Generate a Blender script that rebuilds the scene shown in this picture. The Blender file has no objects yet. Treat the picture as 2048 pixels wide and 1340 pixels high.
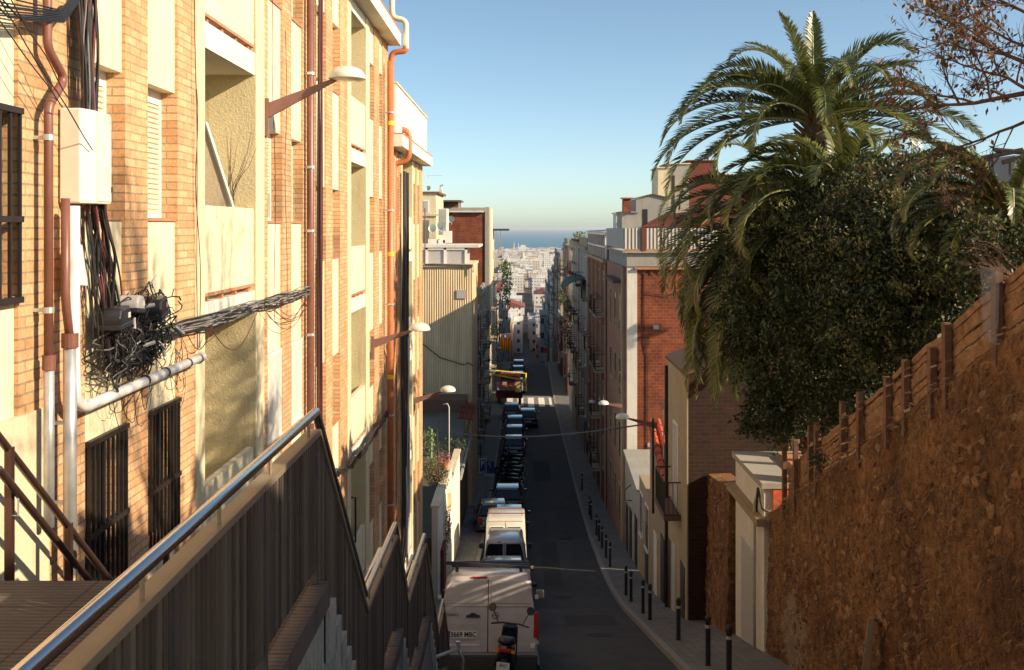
import bpy, bmesh, math, random
import numpy as np
from mathutils import Vector, Matrix
C = bpy.context.scene
COL = C.collection
R = math.radians
# ---------------------------------------------------------------- camera
# axes: +y runs down the street, +x to the right, z up; the eye is the origin
F = 2048.0
cam_d = bpy.data.cameras.new('camera'); cam = bpy.data.objects.new('camera', cam_d); COL.objects.link(cam)
cam_d.sensor_width = 36; cam_d.lens = 36
cam_d.shift_x = -21/2048; cam_d.shift_y = -215/2048
cam_d.clip_start = 0.05; cam_d.clip_end = 250000
cam.location = (0, 0, 0); cam.rotation_euler = (R(90), 0, 0)
C.camera = cam
# ---------------------------------------------------------------- light
SUN_EL, SUN_BACK = 27.0, 21.0       # height of the sun; how far behind the eye it stands from the right-hand side
az = R(-SUN_BACK)                   # direction to the sun, measured from +x towards +y
sdir = Vector((math.cos(az)*math.cos(R(SUN_EL)), math.sin(az)*math.cos(R(SUN_EL)), math.sin(R(SUN_EL))))
sl = bpy.data.lights.new('sun', 'SUN'); sl.energy = 5.0; sl.angle = R(0.5); sl.color = (1.0, 0.81, 0.57)
so = bpy.data.objects.new('sun', sl); COL.objects.link(so)
so.rotation_euler = sdir.to_track_quat('Z', 'Y').to_euler()
w = bpy.data.worlds.new('World'); C.world = w; w.use_nodes = True
nt = w.node_tree; nt.nodes.clear()
sky = nt.nodes.new('ShaderNodeTexSky'); sky.sky_type = 'NISHITA'; sky.sun_disc = False
sky.sun_elevation = R(SUN_EL); sky.sun_rotation = math.pi/2 - az     # clockwise from +y
sky.air_density = 0.6; sky.dust_density = 0.75; sky.ozone_density = 4.0; sky.altitude = 0
bg = nt.nodes.new('ShaderNodeBackground'); bg.inputs['Strength'].default_value = 0.12
ow = nt.nodes.new('ShaderNodeOutputWorld')
tint = nt.nodes.new('ShaderNodeMix'); tint.data_type = 'RGBA'; tint.blend_type = 'MULTIPLY'; tint.inputs[0].default_value = 1
tint.inputs[7].default_value = (1.50, 1.33, 1.0, 1)
nt.links.new(sky.outputs[0], tint.inputs[6]); nt.links.new(tint.outputs[2], bg.inputs[0]); nt.links.new(bg.outputs[0], ow.inputs[0])
C.view_settings.view_transform = 'Standard'; C.view_settings.look = 'None'
C.view_settings.exposure = 0.6; C.view_settings.gamma = 1.0
C.render.engine = 'CYCLES'
C.cycles.max_bounces = 6; C.cycles.diffuse_bounces = 4; C.cycles.volume_bounces = 0
C.cycles.transparent_max_bounces = 8; C.cycles.use_denoising = True
C.cycles.caustics_reflective = False; C.cycles.caustics_refractive = False
# ---------------------------------------------------------------- helpers
rnd = random.Random(7)
def P(px, py, y): return Vector(((px-1045)/F*y, y, (455-py)/F*y))       # where a sight line meets depth y
def YX(px, X): return F*X/(px-1045)                                     # depth where it meets the plane x = X
GP = [(-12, -2.3), (0, -2.9), (10, -5.6), (19, -8.4), (24, -9.75), (32, -11.9), (36, -12.8), (41, -13.6), (48, -14.5), (54, -15.05),
      (63, -15.6), (79, -16.4), (100, -17.1), (130, -17.6), (136, -17.95), (150, -19.8), (170, -22.6), (200, -27), (250, -33.5), (400, -47),
      (700, -58), (1000, -66), (3000, -92), (5400, -119.5)]
def g(y):
    if y <= GP[0][0]: return GP[0][1]
    for (a, b), (c, d) in zip(GP, GP[1:]):
        if y <= c:
            return b + (d-b)*(y-a)/(c-a)
    return GP[-1][1]
def slope(y): return math.atan((g(y+1.5)-g(y-1.5))/3)
def drift(y): return max(0, y-100)*0.004

class MB:
    def __init__(s): s.v = []; s.f = []; s.m = []; s.uv = None
    def add(s, vs, fs, m=0):
        n = len(s.v); s.v += [tuple(v) for v in vs]
        for f in fs: s.f.append(tuple(i+n for i in f)); s.m.append(m)
        return s
    def box(s, x0, x1, y0, y1, z0, z1, m=0):
        if x0 > x1: x0, x1 = x1, x0
        if y0 > y1: y0, y1 = y1, y0
        if z0 > z1: z0, z1 = z1, z0
        return s.add([(x0,y0,z0),(x1,y0,z0),(x1,y1,z0),(x0,y1,z0),(x0,y0,z1),(x1,y0,z1),(x1,y1,z1),(x0,y1,z1)],
                     [(3,2,1,0),(4,5,6,7),(0,1,5,4),(1,2,6,5),(2,3,7,6),(3,0,4,7)], m)
    def hexa(s, lo, hi, m=0):     # 4 lower and 4 upper corners
        return s.add(list(lo)+list(hi), [(3,2,1,0),(4,5,6,7),(0,1,5,4),(1,2,6,5),(2,3,7,6),(3,0,4,7)], m)
    def prism(s, poly, axis, a, b, m=0):   # poly in the two other axes, extruded along axis
        n = len(poly)
        def mk(p, t):
            if axis == 0: return (t, p[0], p[1])
            if axis == 1: return (p[0], t, p[1])
            return (p[0], p[1], t)
        vs = [mk(p, a) for p in poly] + [mk(p, b) for p in poly]
        fs = [tuple(range(n)), tuple(range(2*n-1, n-1, -1))]
        for i in range(n): fs.append((i, i+n, (i+1) % n+n, (i+1) % n))
        return s.add(vs, fs, m)
    def tube(s, pts, r, n=6, m=0, cap=True):
        pts = [Vector(p) for p in pts]
        rs = r if isinstance(r, (list, tuple)) else [r]*len(pts)
        ref = None; rings = []; base = len(s.v)
        for i, p in enumerate(pts):
            t = (pts[min(i+1, len(pts)-1)]-pts[max(i-1, 0)])
            if t.length < 1e-9: t = Vector((0, 0, 1))
            t.normalize()
            if ref is None:
                ref = t.orthogonal().normalized()
            ref = (ref - t*ref.dot(t))
            if ref.length < 1e-6: ref = t.orthogonal()
            ref.normalize(); b = t.cross(ref)
            for k in range(n):
                a = 2*math.pi*k/n
                s.v.append(tuple(p + (ref*math.cos(a)+b*math.sin(a))*rs[i]))
        for i in range(len(pts)-1):
            for k in range(n):
                s.f.append((base+i*n+k, base+i*n+(k+1) % n, base+(i+1)*n+(k+1) % n, base+(i+1)*n+k)); s.m.append(m)
        if cap:
            s.f.append(tuple(base+k for k in range(n-1, -1, -1))); s.m.append(m)
            e = base+(len(pts)-1)*n
            s.f.append(tuple(e+k for k in range(n))); s.m.append(m)
        return s
    def lathe(s, prof, cx, cy, cz, n=20, m=0, sx=1, sy=1):    # profile of (radius, height) about a vertical axis
        base = len(s.v)
        for r, h in prof:
            for k in range(n):
                a = 2*math.pi*k/n
                s.v.append((cx+r*math.cos(a)*sx, cy+r*math.sin(a)*sy, cz+h))
        for i in range(len(prof)-1):
            for k in range(n):
                s.f.append((base+i*n+k, base+i*n+(k+1) % n, base+(i+1)*n+(k+1) % n, base+(i+1)*n+k)); s.m.append(m)
        return s
    def build(s, name, mats, parent=None, smooth=False):
        me = bpy.data.meshes.new(name); me.from_pydata(s.v, [], s.f)
        if not isinstance(mats, (list, tuple)): mats = [mats]
        for q in mats: me.materials.append(q)
        if len(mats) > 1: me.polygons.foreach_set('material_index', s.m)
        if smooth: me.polygons.foreach_set('use_smooth', [True]*len(s.f))
        me.update()
        o = bpy.data.objects.new(name, me); COL.objects.link(o)
        if parent is not None: o.parent = parent
        return o
def bevel(o, wd=0.01, seg=2):
    b = o.modifiers.new('bevel', 'BEVEL'); b.width = wd; b.segments = seg; b.limit_method = 'ANGLE'; return o
def thing(name, label, cat, loc=(0, 0, 0), group=None, rot=(0, 0, 0)):
    o = bpy.data.objects.new(name, None); COL.objects.link(o); o.location = loc; o.rotation_euler = rot
    o.empty_display_size = 0.2
    return tag(o, label, cat, group)
def tag(o, label, cat, group=None):
    o['label'] = label; o['category'] = cat
    if group: o['group'] = group
    return o
def struct(o, kind='structure'):
    o['kind'] = kind; return o
KIDS = {}
def copy_tree(o, loc=None, rot=None, label=None, group=None, parent=None, swap=None):
    c = o.copy(); COL.objects.link(c)
    if parent is not None: c.parent = parent
    if loc is not None: c.location = loc
    if rot is not None: c.rotation_euler = rot
    if label: c['label'] = label
    if group: c['group'] = group
    if swap and c.type == 'MESH':
        for sl_ in c.material_slots:
            if sl_.material and sl_.material.name in swap:
                mt = swap[sl_.material.name]; sl_.link = 'OBJECT'; sl_.material = mt
    for ch in list(o.children): copy_tree(ch, parent=c, swap=swap)
    return c
# ---------------------------------------------------------------- materials
def newmat(name):
    m = bpy.data.materials.new(name); m.use_nodes = True
    t = m.node_tree; b = t.nodes['Principled BSDF']; return m, t, b
def N(t, ty, **kw):
    n = t.nodes.new(ty)
    for k, v in kw.items():
        if k in n.inputs: n.inputs[k].default_value = v
        else: setattr(n, k, v)
    return n
def rgba(c): return (c[0], c[1], c[2], 1)
def facing_uv(t):
    """the two coordinates that lie in an upright surface, so one brick pattern serves every wall"""
    ge = N(t, 'ShaderNodeNewGeometry'); sp = N(t, 'ShaderNodeSeparateXYZ'); sn = N(t, 'ShaderNodeSeparateXYZ')
    t.links.new(ge.outputs['Position'], sp.inputs[0]); t.links.new(ge.outputs['True Normal'], sn.inputs[0])
    ab = N(t, 'ShaderNodeMath', operation='ABSOLUTE'); t.links.new(sn.outputs[0], ab.inputs[0])
    gt = N(t, 'ShaderNodeMath', operation='GREATER_THAN'); t.links.new(ab.outputs[0], gt.inputs[0]); gt.inputs[1].default_value = 0.6
    mx = N(t, 'ShaderNodeMix', data_type='FLOAT'); t.links.new(gt.outputs[0], mx.inputs[0])
    t.links.new(sp.outputs[0], mx.inputs[2]); t.links.new(sp.outputs[1], mx.inputs[3])
    cb = N(t, 'ShaderNodeCombineXYZ'); t.links.new(mx.outputs[0], cb.inputs[0]); t.links.new(sp.outputs[2], cb.inputs[1])
    return cb.outputs[0], ge.outputs['Position']
def ramp(t, src, stops):
    r = N(t, 'ShaderNodeValToRGB'); e = r.color_ramp.elements
    e[0].position, e[0].color = stops[0][0], rgba(stops[0][1]); e[1].position, e[1].color = stops[-1][0], rgba(stops[-1][1])
    for p, c in stops[1:-1]:
        q = e.new(p); q.color = rgba(c)
    t.links.new(src, r.inputs[0]); return r.outputs[0]
def noise(t, vec, scale, detail=4, rough=0.6, dim='3D'):
    n = N(t, 'ShaderNodeTexNoise'); n.inputs['Scale'].default_value = scale; n.inputs['Detail'].default_value = detail
    n.inputs['Roughness'].default_value = rough
    if vec is not None: t.links.new(vec, n.inputs['Vector'])
    return n.outputs['Fac']
def mapping(t, vec, sc):
    m = N(t, 'ShaderNodeMapping'); m.inputs['Scale'].default_value = sc; t.links.new(vec, m.inputs[0]); return m.outputs[0]
def mixc(t, fac, a, b, mode='MIX'):
    m = N(t, 'ShaderNodeMix', data_type='RGBA', blend_type=mode)
    if isinstance(fac, float): m.inputs[0].default_value = fac
    else: t.links.new(fac, m.inputs[0])
    for i, q in ((6, a), (7, b)):
        if isinstance(q, tuple): m.inputs[i].default_value = rgba(q)
        else: t.links.new(q, m.inputs[i])
    return m.outputs[2]
def bump(t, b, h, strength=0.4, dist=0.01):
    n = N(t, 'ShaderNodeBump'); n.inputs['Strength'].default_value = strength; n.inputs['Distance'].default_value = dist
    t.links.new(h, n.inputs['Height']); t.links.new(n.outputs[0], b.inputs['Normal'])
def simple(name, c, rough=0.6, metal=0.0, var=0.15, scale=8.0, bmp=0.0, coat=0.0):
    m, t, b = newmat(name)
    tc = N(t, 'ShaderNodeTexCoord').outputs['Object']
    n = noise(t, tc, scale)
    lo = tuple(x*(1-var) for x in c); hi = tuple(min(1, x*(1+var)) for x in c)
    t.links.new(ramp(t, n, [(0.3, lo), (0.7, hi)]), b.inputs['Base Color'])
    b.inputs['Roughness'].default_value = rough; b.inputs['Metallic'].default_value = metal
    if coat: b.inputs['Coat Weight'].default_value = coat; b.inputs['Coat Roughness'].default_value = 0.05
    if bmp: bump(t, b, noise(t, tc, scale*6), bmp, 0.01)
    return m
def stucco(name, c, stain=(0.45, 0.33, 0.2), amount=0.35, grain=45.0, bstr=0.35, streak=1.0):
    m, t, b = newmat(name)
    uv, pos = facing_uv(t)
    a = noise(t, pos, 1.3, 5); fine = noise(t, pos, grain, 3)
    st = noise(t, mapping(t, uv, (7*streak, 0.55, 1)), 1.0, 5, 0.65)
    base = ramp(t, a, [(0.3, tuple(x*0.88 for x in c)), (0.7, tuple(min(1, x*1.06) for x in c))])
    stc = tuple(x*y for x, y in zip(c, stain)) if max(stain) <= 1 else stain
    mask = ramp(t, st, [(0.52, (0, 0, 0)), (0.78, (amount,)*3)])
    col = mixc(t, mask, base, tuple(min(1, s*1.4) for s in stc))
    col = mixc(t, 0.25, col, ramp(t, fine, [(0.35, (0.55,)*3), (0.6, (1, 1, 1))]), 'MULTIPLY')
    t.links.new(col, b.inputs['Base Color']); b.inputs['Roughness'].default_value = 0.9
    bump(t, b, fine, bstr, 0.012)
    return m
def brick(name, c1, c2, mortar, w_=0.25, h_=0.072, ms=0.009, bstr=0.9, dirt=0.3, patch=None, mort_var=False, squash=1.0):
    m, t, b = newmat(name)
    uv, pos = facing_uv(t)
    wob = N(t, 'ShaderNodeTexNoise'); wob.inputs['Scale'].default_value = 3.0; t.links.new(pos, wob.inputs['Vector'])
    add = N(t, 'ShaderNodeVectorMath', operation='MULTIPLY_ADD'); t.links.new(wob.outputs['Color'], add.inputs[0])
    add.inputs[1].default_value = (0.012, 0.012, 0); t.links.new(uv, add.inputs[2])
    bt = N(t, 'ShaderNodeTexBrick'); bt.inputs['Scale'].default_value = 1
    bt.inputs['Color1'].default_value = rgba(c1); bt.inputs['Color2'].default_value = rgba(c2); bt.inputs['Mortar'].default_value = rgba(mortar)
    bt.inputs['Mortar Size'].default_value = ms; bt.inputs['Mortar Smooth'].default_value = 0.15
    bt.inputs['Brick Width'].default_value = w_; bt.inputs['Row Height'].default_value = h_
    bt.inputs['Bias'].default_value = 0.0
    t.links.new(add.outputs[0], bt.inputs['Vector'])
    dn = noise(t, pos, 1.1, 6, 0.7); fn = noise(t, pos, 40, 4)
    col = mixc(t, 0.7, bt.outputs['Color'], ramp(t, fn, [(0.25, (0.55,)*3), (0.7, (1.1,)*3)]), 'MULTIPLY')
    col = mixc(t, dirt, col, ramp(t, dn, [(0.3, (0.35,)*3), (0.65, (1.15,)*3)]), 'MULTIPLY')
    t.links.new(col, b.inputs['Base Color']); b.inputs['Roughness'].default_value = 0.88
    inv = N(t, 'ShaderNodeMath', operation='SUBTRACT'); inv.inputs[0].default_value = 1; t.links.new(bt.outputs['Fac'], inv.inputs[1])
    ad = N(t, 'ShaderNodeMath', operation='MULTIPLY_ADD'); t.links.new(fn, ad.inputs[0]); ad.inputs[1].default_value = 0.3; t.links.new(inv.outputs[0], ad.inputs[2])
    bump(t, b, ad.outputs[0], bstr, 0.012)
    return m
def ribbed(name, c, pitch, axis='u', stain=0.3):
    """profiled sheet or grooved paving: real bump waves along one direction"""
    m, t, b = newmat(name); uv, pos = facing_uv(t)
    sp = N(t, 'ShaderNodeSeparateXYZ'); t.links.new(uv if axis == 'u' else pos, sp.inputs[0])
    src = sp.outputs[0] if axis == 'u' else sp.outputs[1]
    mu = N(t, 'ShaderNodeMath', operation='MULTIPLY'); t.links.new(src, mu.inputs[0]); mu.inputs[1].default_value = 2*math.pi/pitch
    sn = N(t, 'ShaderNodeMath', operation='SINE'); t.links.new(mu.outputs[0], sn.inputs[0])
    st = noise(t, mapping(t, uv, (3, 0.3, 1)), 1.0, 5)
    g1 = ramp(t, sn.outputs[0], [(0.0, (0.68,)*3), (0.35, (1, 1, 1))])
    base = ramp(t, st, [(0.3, tuple(x*(1-stain) for x in c)), (0.7, c)])
    t.links.new(mixc(t, 0.6, base, g1, 'MULTIPLY'), b.inputs['Base Color']); b.inputs['Roughness'].default_value = 0.7
    bump(t, b, sn.outputs[0], 0.6, pitch*0.15)
    return m
M = {}
M['cream'] = stucco('cream_render', (0.74, 0.64, 0.42), (0.35, 0.26, 0.18), amount=0.6)
M['cream_panel'] = stucco('cream_panel', (0.82, 0.73, 0.50), (0.30, 0.22, 0.14), amount=0.75, grain=25, bstr=0.3)
M['cream_old'] = stucco('weathered_render', (0.70, 0.58, 0.40), (0.5, 0.38, 0.3), 0.6)
M['yellow'] = stucco('yellow_render', (0.74, 0.63, 0.37), (0.35, 0.27, 0.18), amount=0.5, bstr=0.7)
M['white'] = stucco('white_render', (0.74, 0.71, 0.63), (0.35, 0.29, 0.22), amount=0.5, bstr=0.2)
M['beige'] = stucco('beige_render', (0.42, 0.34, 0.22), amount=0.5)
M['tan'] = stucco('tan_render', (0.36, 0.27, 0.17), amount=0.6)
M['pink'] = stucco('rose_render', (0.36, 0.18, 0.12), amount=0.4)
M['grey'] = stucco('grey_render', (0.33, 0.32, 0.29), amount=0.5)
M['brownwall'] = stucco('brown_render', (0.16, 0.09, 0.06), amount=0.4)
M['redwall'] = stucco('red_render', (0.17, 0.045, 0.03), amount=0.3)
M['concrete'] = stucco('concrete', (0.36, 0.34, 0.30), (0.4, 0.36, 0.33), 0.7)
M['facebrick'] = brick('facing_brick', (0.80, 0.50, 0.27), (0.68, 0.35, 0.16), (0.42, 0.29, 0.18), 0.24, 0.0725, 0.007, 0.7, 0.45)
M['redbrick'] = brick('party_wall_brick', (0.31, 0.078, 0.028), (0.21, 0.048, 0.022), (0.34, 0.14, 0.07), 0.29, 0.145, 0.010, 0.6, 0.8)
M['darkbrick'] = brick('old_brick', (0.055, 0.020, 0.011), (0.028, 0.012, 0.008), (0.05, 0.028, 0.017), 0.30, 0.11, 0.016, 1.0, 0.7)
M['tileline'] = simple('clay_tile_sill', (0.42, 0.20, 0.11), 0.8)
M['tiledark'] = simple('old_roof_tile', (0.20, 0.06, 0.04), 0.8, var=0.35, scale=5)
M['tile'] = simple('roof_tile', (0.52, 0.10, 0.045), 0.75, var=0.35, scale=5)
M['corr'] = ribbed('profiled_sheet', (0.92, 0.69, 0.40), 0.125)
M['corr_grey'] = ribbed('profiled_screen', (0.55, 0.52, 0.46), 0.16)
M['concrete_and_sunlit_road'] = simple('concrete_and_sunlit_road', (0.17, 0.165, 0.155), 0.9, var=0.2, scale=3, bmp=0.3)  # side street ground, and a pale stand-in for sunlit asphalt at the crossing
M['asphalt_patch'] = simple('asphalt_patch', (0.022, 0.021, 0.023), 0.9, var=0.3, scale=4, bmp=0.4)
M['asphalt'] = simple('asphalt', (0.050, 0.047, 0.049), 0.85, var=0.3, scale=2.5, bmp=0.3)
def asph():
    m, t, b = newmat('asphalt_road'); ge = N(t, 'ShaderNodeNewGeometry'); p = ge.outputs['Position']
    c = ramp(t, noise(t, mapping(t, p, (1.6, .12, .12)), 1.0, 6, .7), [(.3, (.024, .022, .024)), (.7, (.044, .040, .042))])
    c = mixc(t, .8, c, ramp(t, noise(t, p, 1.1, 8, .75), [(.36, (.45, .44, .44)), (.5, (1, 1, 1)), (.7, (1.25, 1.22, 1.2))]), 'MULTIPLY')
    vo = N(t, 'ShaderNodeTexVoronoi', feature='DISTANCE_TO_EDGE'); wp = N(t, 'ShaderNodeVectorMath', operation='MULTIPLY_ADD'); nz = N(t, 'ShaderNodeTexNoise'); nz.inputs['Scale'].default_value = 2.0; nz.inputs['Detail'].default_value = 5
    t.links.new(p, nz.inputs['Vector']); t.links.new(nz.outputs['Color'], wp.inputs[0]); wp.inputs[1].default_value = (1.2, 1.2, 0); t.links.new(p, wp.inputs[2]); t.links.new(wp.outputs[0], vo.inputs['Vector']); vo.inputs['Scale'].default_value = .45
    c = mixc(t, ramp(t, vo.outputs['Distance'], [(.0, (1, 1, 1)), (.02, (0, 0, 0))]), c, (.012, .011, .012))
    t.links.new(c, b.inputs['Base Color']); b.inputs['Roughness'].default_value = .8; bump(t, b, noise(t, p, 25, 4), .3, .01); return m
M['asphalt'] = asph()
M['kerb'] = simple('kerb_stone', (0.24, 0.23, 0.22), 0.85, var=0.2)
M['zebra'] = simple('road_paint', (0.72, 0.72, 0.70), 0.7, var=0.12, scale=20)
M['earth'] = simple('earth', (0.10, 0.075, 0.05), 0.95, var=0.3)
M['steel'] = simple('brushed_steel', (0.62, 0.62, 0.62), 0.22, 1.0, 0.05)
M['galv'] = simple('galvanised_pipe', (0.55, 0.56, 0.56), 0.4, 0.6, 0.15)
M['darkmetal'] = simple('dark_iron', (0.035, 0.028, 0.025), 0.5, 0.3)
def slatmat():
    m, t, b = newmat('parapet_slat_paint'); ge = N(t, 'ShaderNodeNewGeometry')
    n = noise(t, mapping(t, ge.outputs['Position'], (3, 3, .7)), 2.5, 6, .7)
    c = mixc(t, .6, ramp(t, ge.outputs['Random Per Island'], [(0, (.055, .045, .04)), (.6, (.12, .10, .085)), (1, (.17, .155, .13))]), ramp(t, n, [(.3, (.5, .45, .42)), (.7, (1.2, 1.15, 1.1))]), 'MULTIPLY')
    t.links.new(c, b.inputs['Base Color']); b.inputs['Roughness'].default_value = .5; b.inputs['Metallic'].default_value = .15; return m
M['slat'] = slatmat()
M['capmetal'] = simple('parapet_cap_paint', (0.24, 0.19, 0.14), 0.5, 0.2, 0.1, 5)
M['brownpipe'] = simple('brown_pipe', (0.20, 0.085, 0.06), 0.4, 0, 0.12)
M['orangepipe'] = simple('terracotta_pipe', (0.50, 0.17, 0.07), 0.4, 0, 0.12)
M['creampipe'] = simple('cream_pipe', (0.80, 0.72, 0.48), 0.4, 0, 0.08)
M['whitepipe'] = simple('white_pipe', (0.80, 0.79, 0.76), 0.35, 0, 0.12, 6)
M['cable'] = simple('black_cable', (0.018, 0.017, 0.018), 0.5, 0, 0.2)
M['cable_grey'] = simple('grey_cable', (0.20, 0.19, 0.18), 0.5, 0, 0.2)
M['redcable'] = simple('red_brown_cable', (0.14, 0.03, 0.03), 0.5, 0, 0.2)
M['boxcream'] = simple('cream_cabinet', (0.74, 0.70, 0.58), 0.45, 0, 0.06)
M['boxgrey'] = simple('grey_box', (0.45, 0.43, 0.42), 0.5, 0, 0.1)
M['boxblack'] = simple('black_plastic', (0.025, 0.025, 0.03), 0.35, 0, 0.2)
M['lampshade'] = simple('lamp_dome', (0.66, 0.64, 0.58), 0.4, 0, 0.05)
M['lamparm'] = simple('lamp_arm', (0.24, 0.12, 0.10), 0.5, 0, 0.1)
M['lamp_glass'] = simple('lamp_glass', (0.75, 0.74, 0.65), 0.15, 0, 0.05)
M['frame_w'] = simple('white_frame', (0.78, 0.76, 0.70), 0.5, 0, 0.05)
M['shutter'] = simple('roller_shutter', (0.66, 0.56, 0.40), 0.6, 0, 0.12)
M['glass'] = simple('window_glass', (0.03, 0.035, 0.04), 0.06, 0, 0.2)
M['carglass'] = simple('car_glass', (0.012, 0.014, 0.018), 0.05, 0, 0.1)
M['rubber'] = simple('tyre_rubber', (0.02, 0.02, 0.02), 0.85, 0, 0.1)
M['rim'] = simple('wheel_rim', (0.35, 0.35, 0.36), 0.35, 0.8, 0.1)
M['redlens'] = simple('red_lens', (0.40, 0.02, 0.012), 0.15, 0, 0.05)
M['amber'] = simple('amber_lens', (0.75, 0.28, 0.03), 0.15, 0, 0.05)
M['vanwhite'] = simple('van_paint_white', (0.50, 0.48, 0.47), 0.35, 0, 0.10, 3, coat=0.3)
M['oldwhite'] = simple('van_paint_cream', (0.60, 0.57, 0.49), 0.35, 0, 0.04, 3, coat=0.3)
M['silver'] = simple('silver_paint', (0.42, 0.43, 0.45), 0.3, 0.4, 0.03, coat=0.5)
for nm, cc in (('carblue', (0.03, 0.05, 0.11)), ('cardark', (0.018, 0.019, 0.022)), ('cargrey', (0.09, 0.095, 0.10)),
               ('carsilver', (0.33, 0.34, 0.36)), ('carred', (0.13, 0.014, 0.012)), ('carwhite', (0.55, 0.55, 0.54))):
    M[nm] = simple(nm + '_paint', cc, 0.25, 0.2, 0.03, coat=1.0)
M['plate'] = simple('number_plate', (0.72, 0.72, 0.70), 0.5, 0, 0.03)
M['ink'] = simple('black_ink', (0.015, 0.015, 0.015), 0.6)
M['blue_sign'] = simple('blue_sign', (0.02, 0.05, 0.22), 0.45)
M['red_sign'] = simple('red_sign', (0.5, 0.02, 0.02), 0.45)
M['yellowpaint'] = simple('yellow_paint', (0.80, 0.60, 0.04), 0.5)
M['flag_y'] = simple('flag_yellow', (0.95, 0.62, 0.02), 0.8)
M['flag_r'] = simple('flag_red', (0.55, 0.04, 0.02), 0.8)
M['flag_b'] = simple('flag_blue', (0.04, 0.05, 0.20), 0.8)
M['awning'] = simple('green_awning', (0.015, 0.06, 0.055), 0.8)
M['wood'] = simple('weathered_wood', (0.27, 0.15, 0.08), 0.85, 0, 0.45, 9, 0.5)
M['woodpost'] = simple('post_wood', (0.16, 0.085, 0.05), 0.85, 0, 0.3, 9, 0.5)
M['plastic_sheet'] = simple('wire_mesh_sheet', (0.30, 0.32, 0.34), 0.5)
# rubble masonry: stones of several browns, with mortar washed over them
def rubble():
    m, t, b = newmat('rubble_masonry'); uv, pos = facing_uv(t)
    nz = N(t, 'ShaderNodeTexNoise'); nz.inputs['Scale'].default_value = 2.6; nz.inputs['Detail'].default_value = 4; t.links.new(pos, nz.inputs['Vector'])
    ad = N(t, 'ShaderNodeVectorMath', operation='MULTIPLY_ADD'); t.links.new(nz.outputs['Color'], ad.inputs[0]); ad.inputs[1].default_value = (0.55, 0.55, 0.55); t.links.new(pos, ad.inputs[2])
    mp = mapping(t, ad.outputs[0], (8, 8, 11))
    vo = N(t, 'ShaderNodeTexVoronoi'); t.links.new(mp, vo.inputs['Vector']); vo.inputs['Scale'].default_value = 1
    ve = N(t, 'ShaderNodeTexVoronoi', feature='DISTANCE_TO_EDGE'); t.links.new(mp, ve.inputs['Vector']); ve.inputs['Scale'].default_value = 1
    hs = N(t, 'ShaderNodeSeparateColor'); t.links.new(vo.outputs['Color'], hs.inputs[0])
    stone = ramp(t, hs.outputs[0], [(0.0, (0.16, 0.075, 0.03)), (0.3, (0.52, 0.27, 0.09)), (0.5, (0.28, 0.13, 0.06)), (0.7, (0.62, 0.36, 0.14)), (0.85, (0.42, 0.30, 0.19)), (1.0, (0.55, 0.25, 0.08))])
    n1 = noise(t, pos, 1.3, 8, 0.7)
    wash = ramp(t, noise(t, mapping(t, pos, (1, 3.0, 1.6)), 1.5, 10, 0.8), [(0.30, (0.12, 0.052, 0.026)), (0.42, (0.40, 0.19, 0.075)), (0.56, (0.62, 0.33, 0.13)), (0.75, (0.70, 0.45, 0.23))])
    edge = ramp(t, ve.outputs['Distance'], [(0.0, (0, 0, 0)), (0.13, (1, 1, 1))])
    zone = ramp(t, n1, [(0.40, (0, 0, 0)), (0.52, (1, 1, 1))])
    st2 = mixc(t, edge, (0.12, 0.06, 0.03), stone)
    st2 = mixc(t, 0.45, st2, wash)
    col = mixc(t, zone, wash, st2)
    msk = mixc(t, zone, (0.5, 0.5, 0.5), edge)
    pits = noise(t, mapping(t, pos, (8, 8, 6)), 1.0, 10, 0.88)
    col = mixc(t, 0.85, col, ramp(t, pits, [(0.39, (0.08, 0.065, 0.06)), (0.49, (0.75, 0.72, 0.7)), (0.62, (1.2, 1.15, 1.1))]), 'MULTIPLY')  # pits darkened: shade of the relief put into the colour
    big = noise(t, pos, 0.40, 5, 0.6)
    col = mixc(t, 0.8, col, ramp(t, big, [(0.38, (0.50, 0.42, 0.40)), (0.6, (1.2, 1.15, 1.1))]), 'MULTIPLY')
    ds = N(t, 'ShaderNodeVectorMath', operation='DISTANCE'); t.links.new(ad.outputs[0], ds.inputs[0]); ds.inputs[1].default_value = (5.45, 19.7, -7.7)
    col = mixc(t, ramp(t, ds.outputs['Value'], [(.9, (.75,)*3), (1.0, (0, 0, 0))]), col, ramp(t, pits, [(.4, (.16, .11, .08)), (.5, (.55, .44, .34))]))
    t.links.new(col, b.inputs['Base Color']); b.inputs['Roughness'].default_value = 0.95
    h = N(t, 'ShaderNodeMath', operation='MULTIPLY_ADD'); t.links.new(pits, h.inputs[0]); h.inputs[1].default_value = 2.4
    t.links.new(msk, h.inputs[2]); bump(t, b, h.outputs[0], 1.0, 0.05)
    return m
M['rubble'] = rubble()
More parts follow.
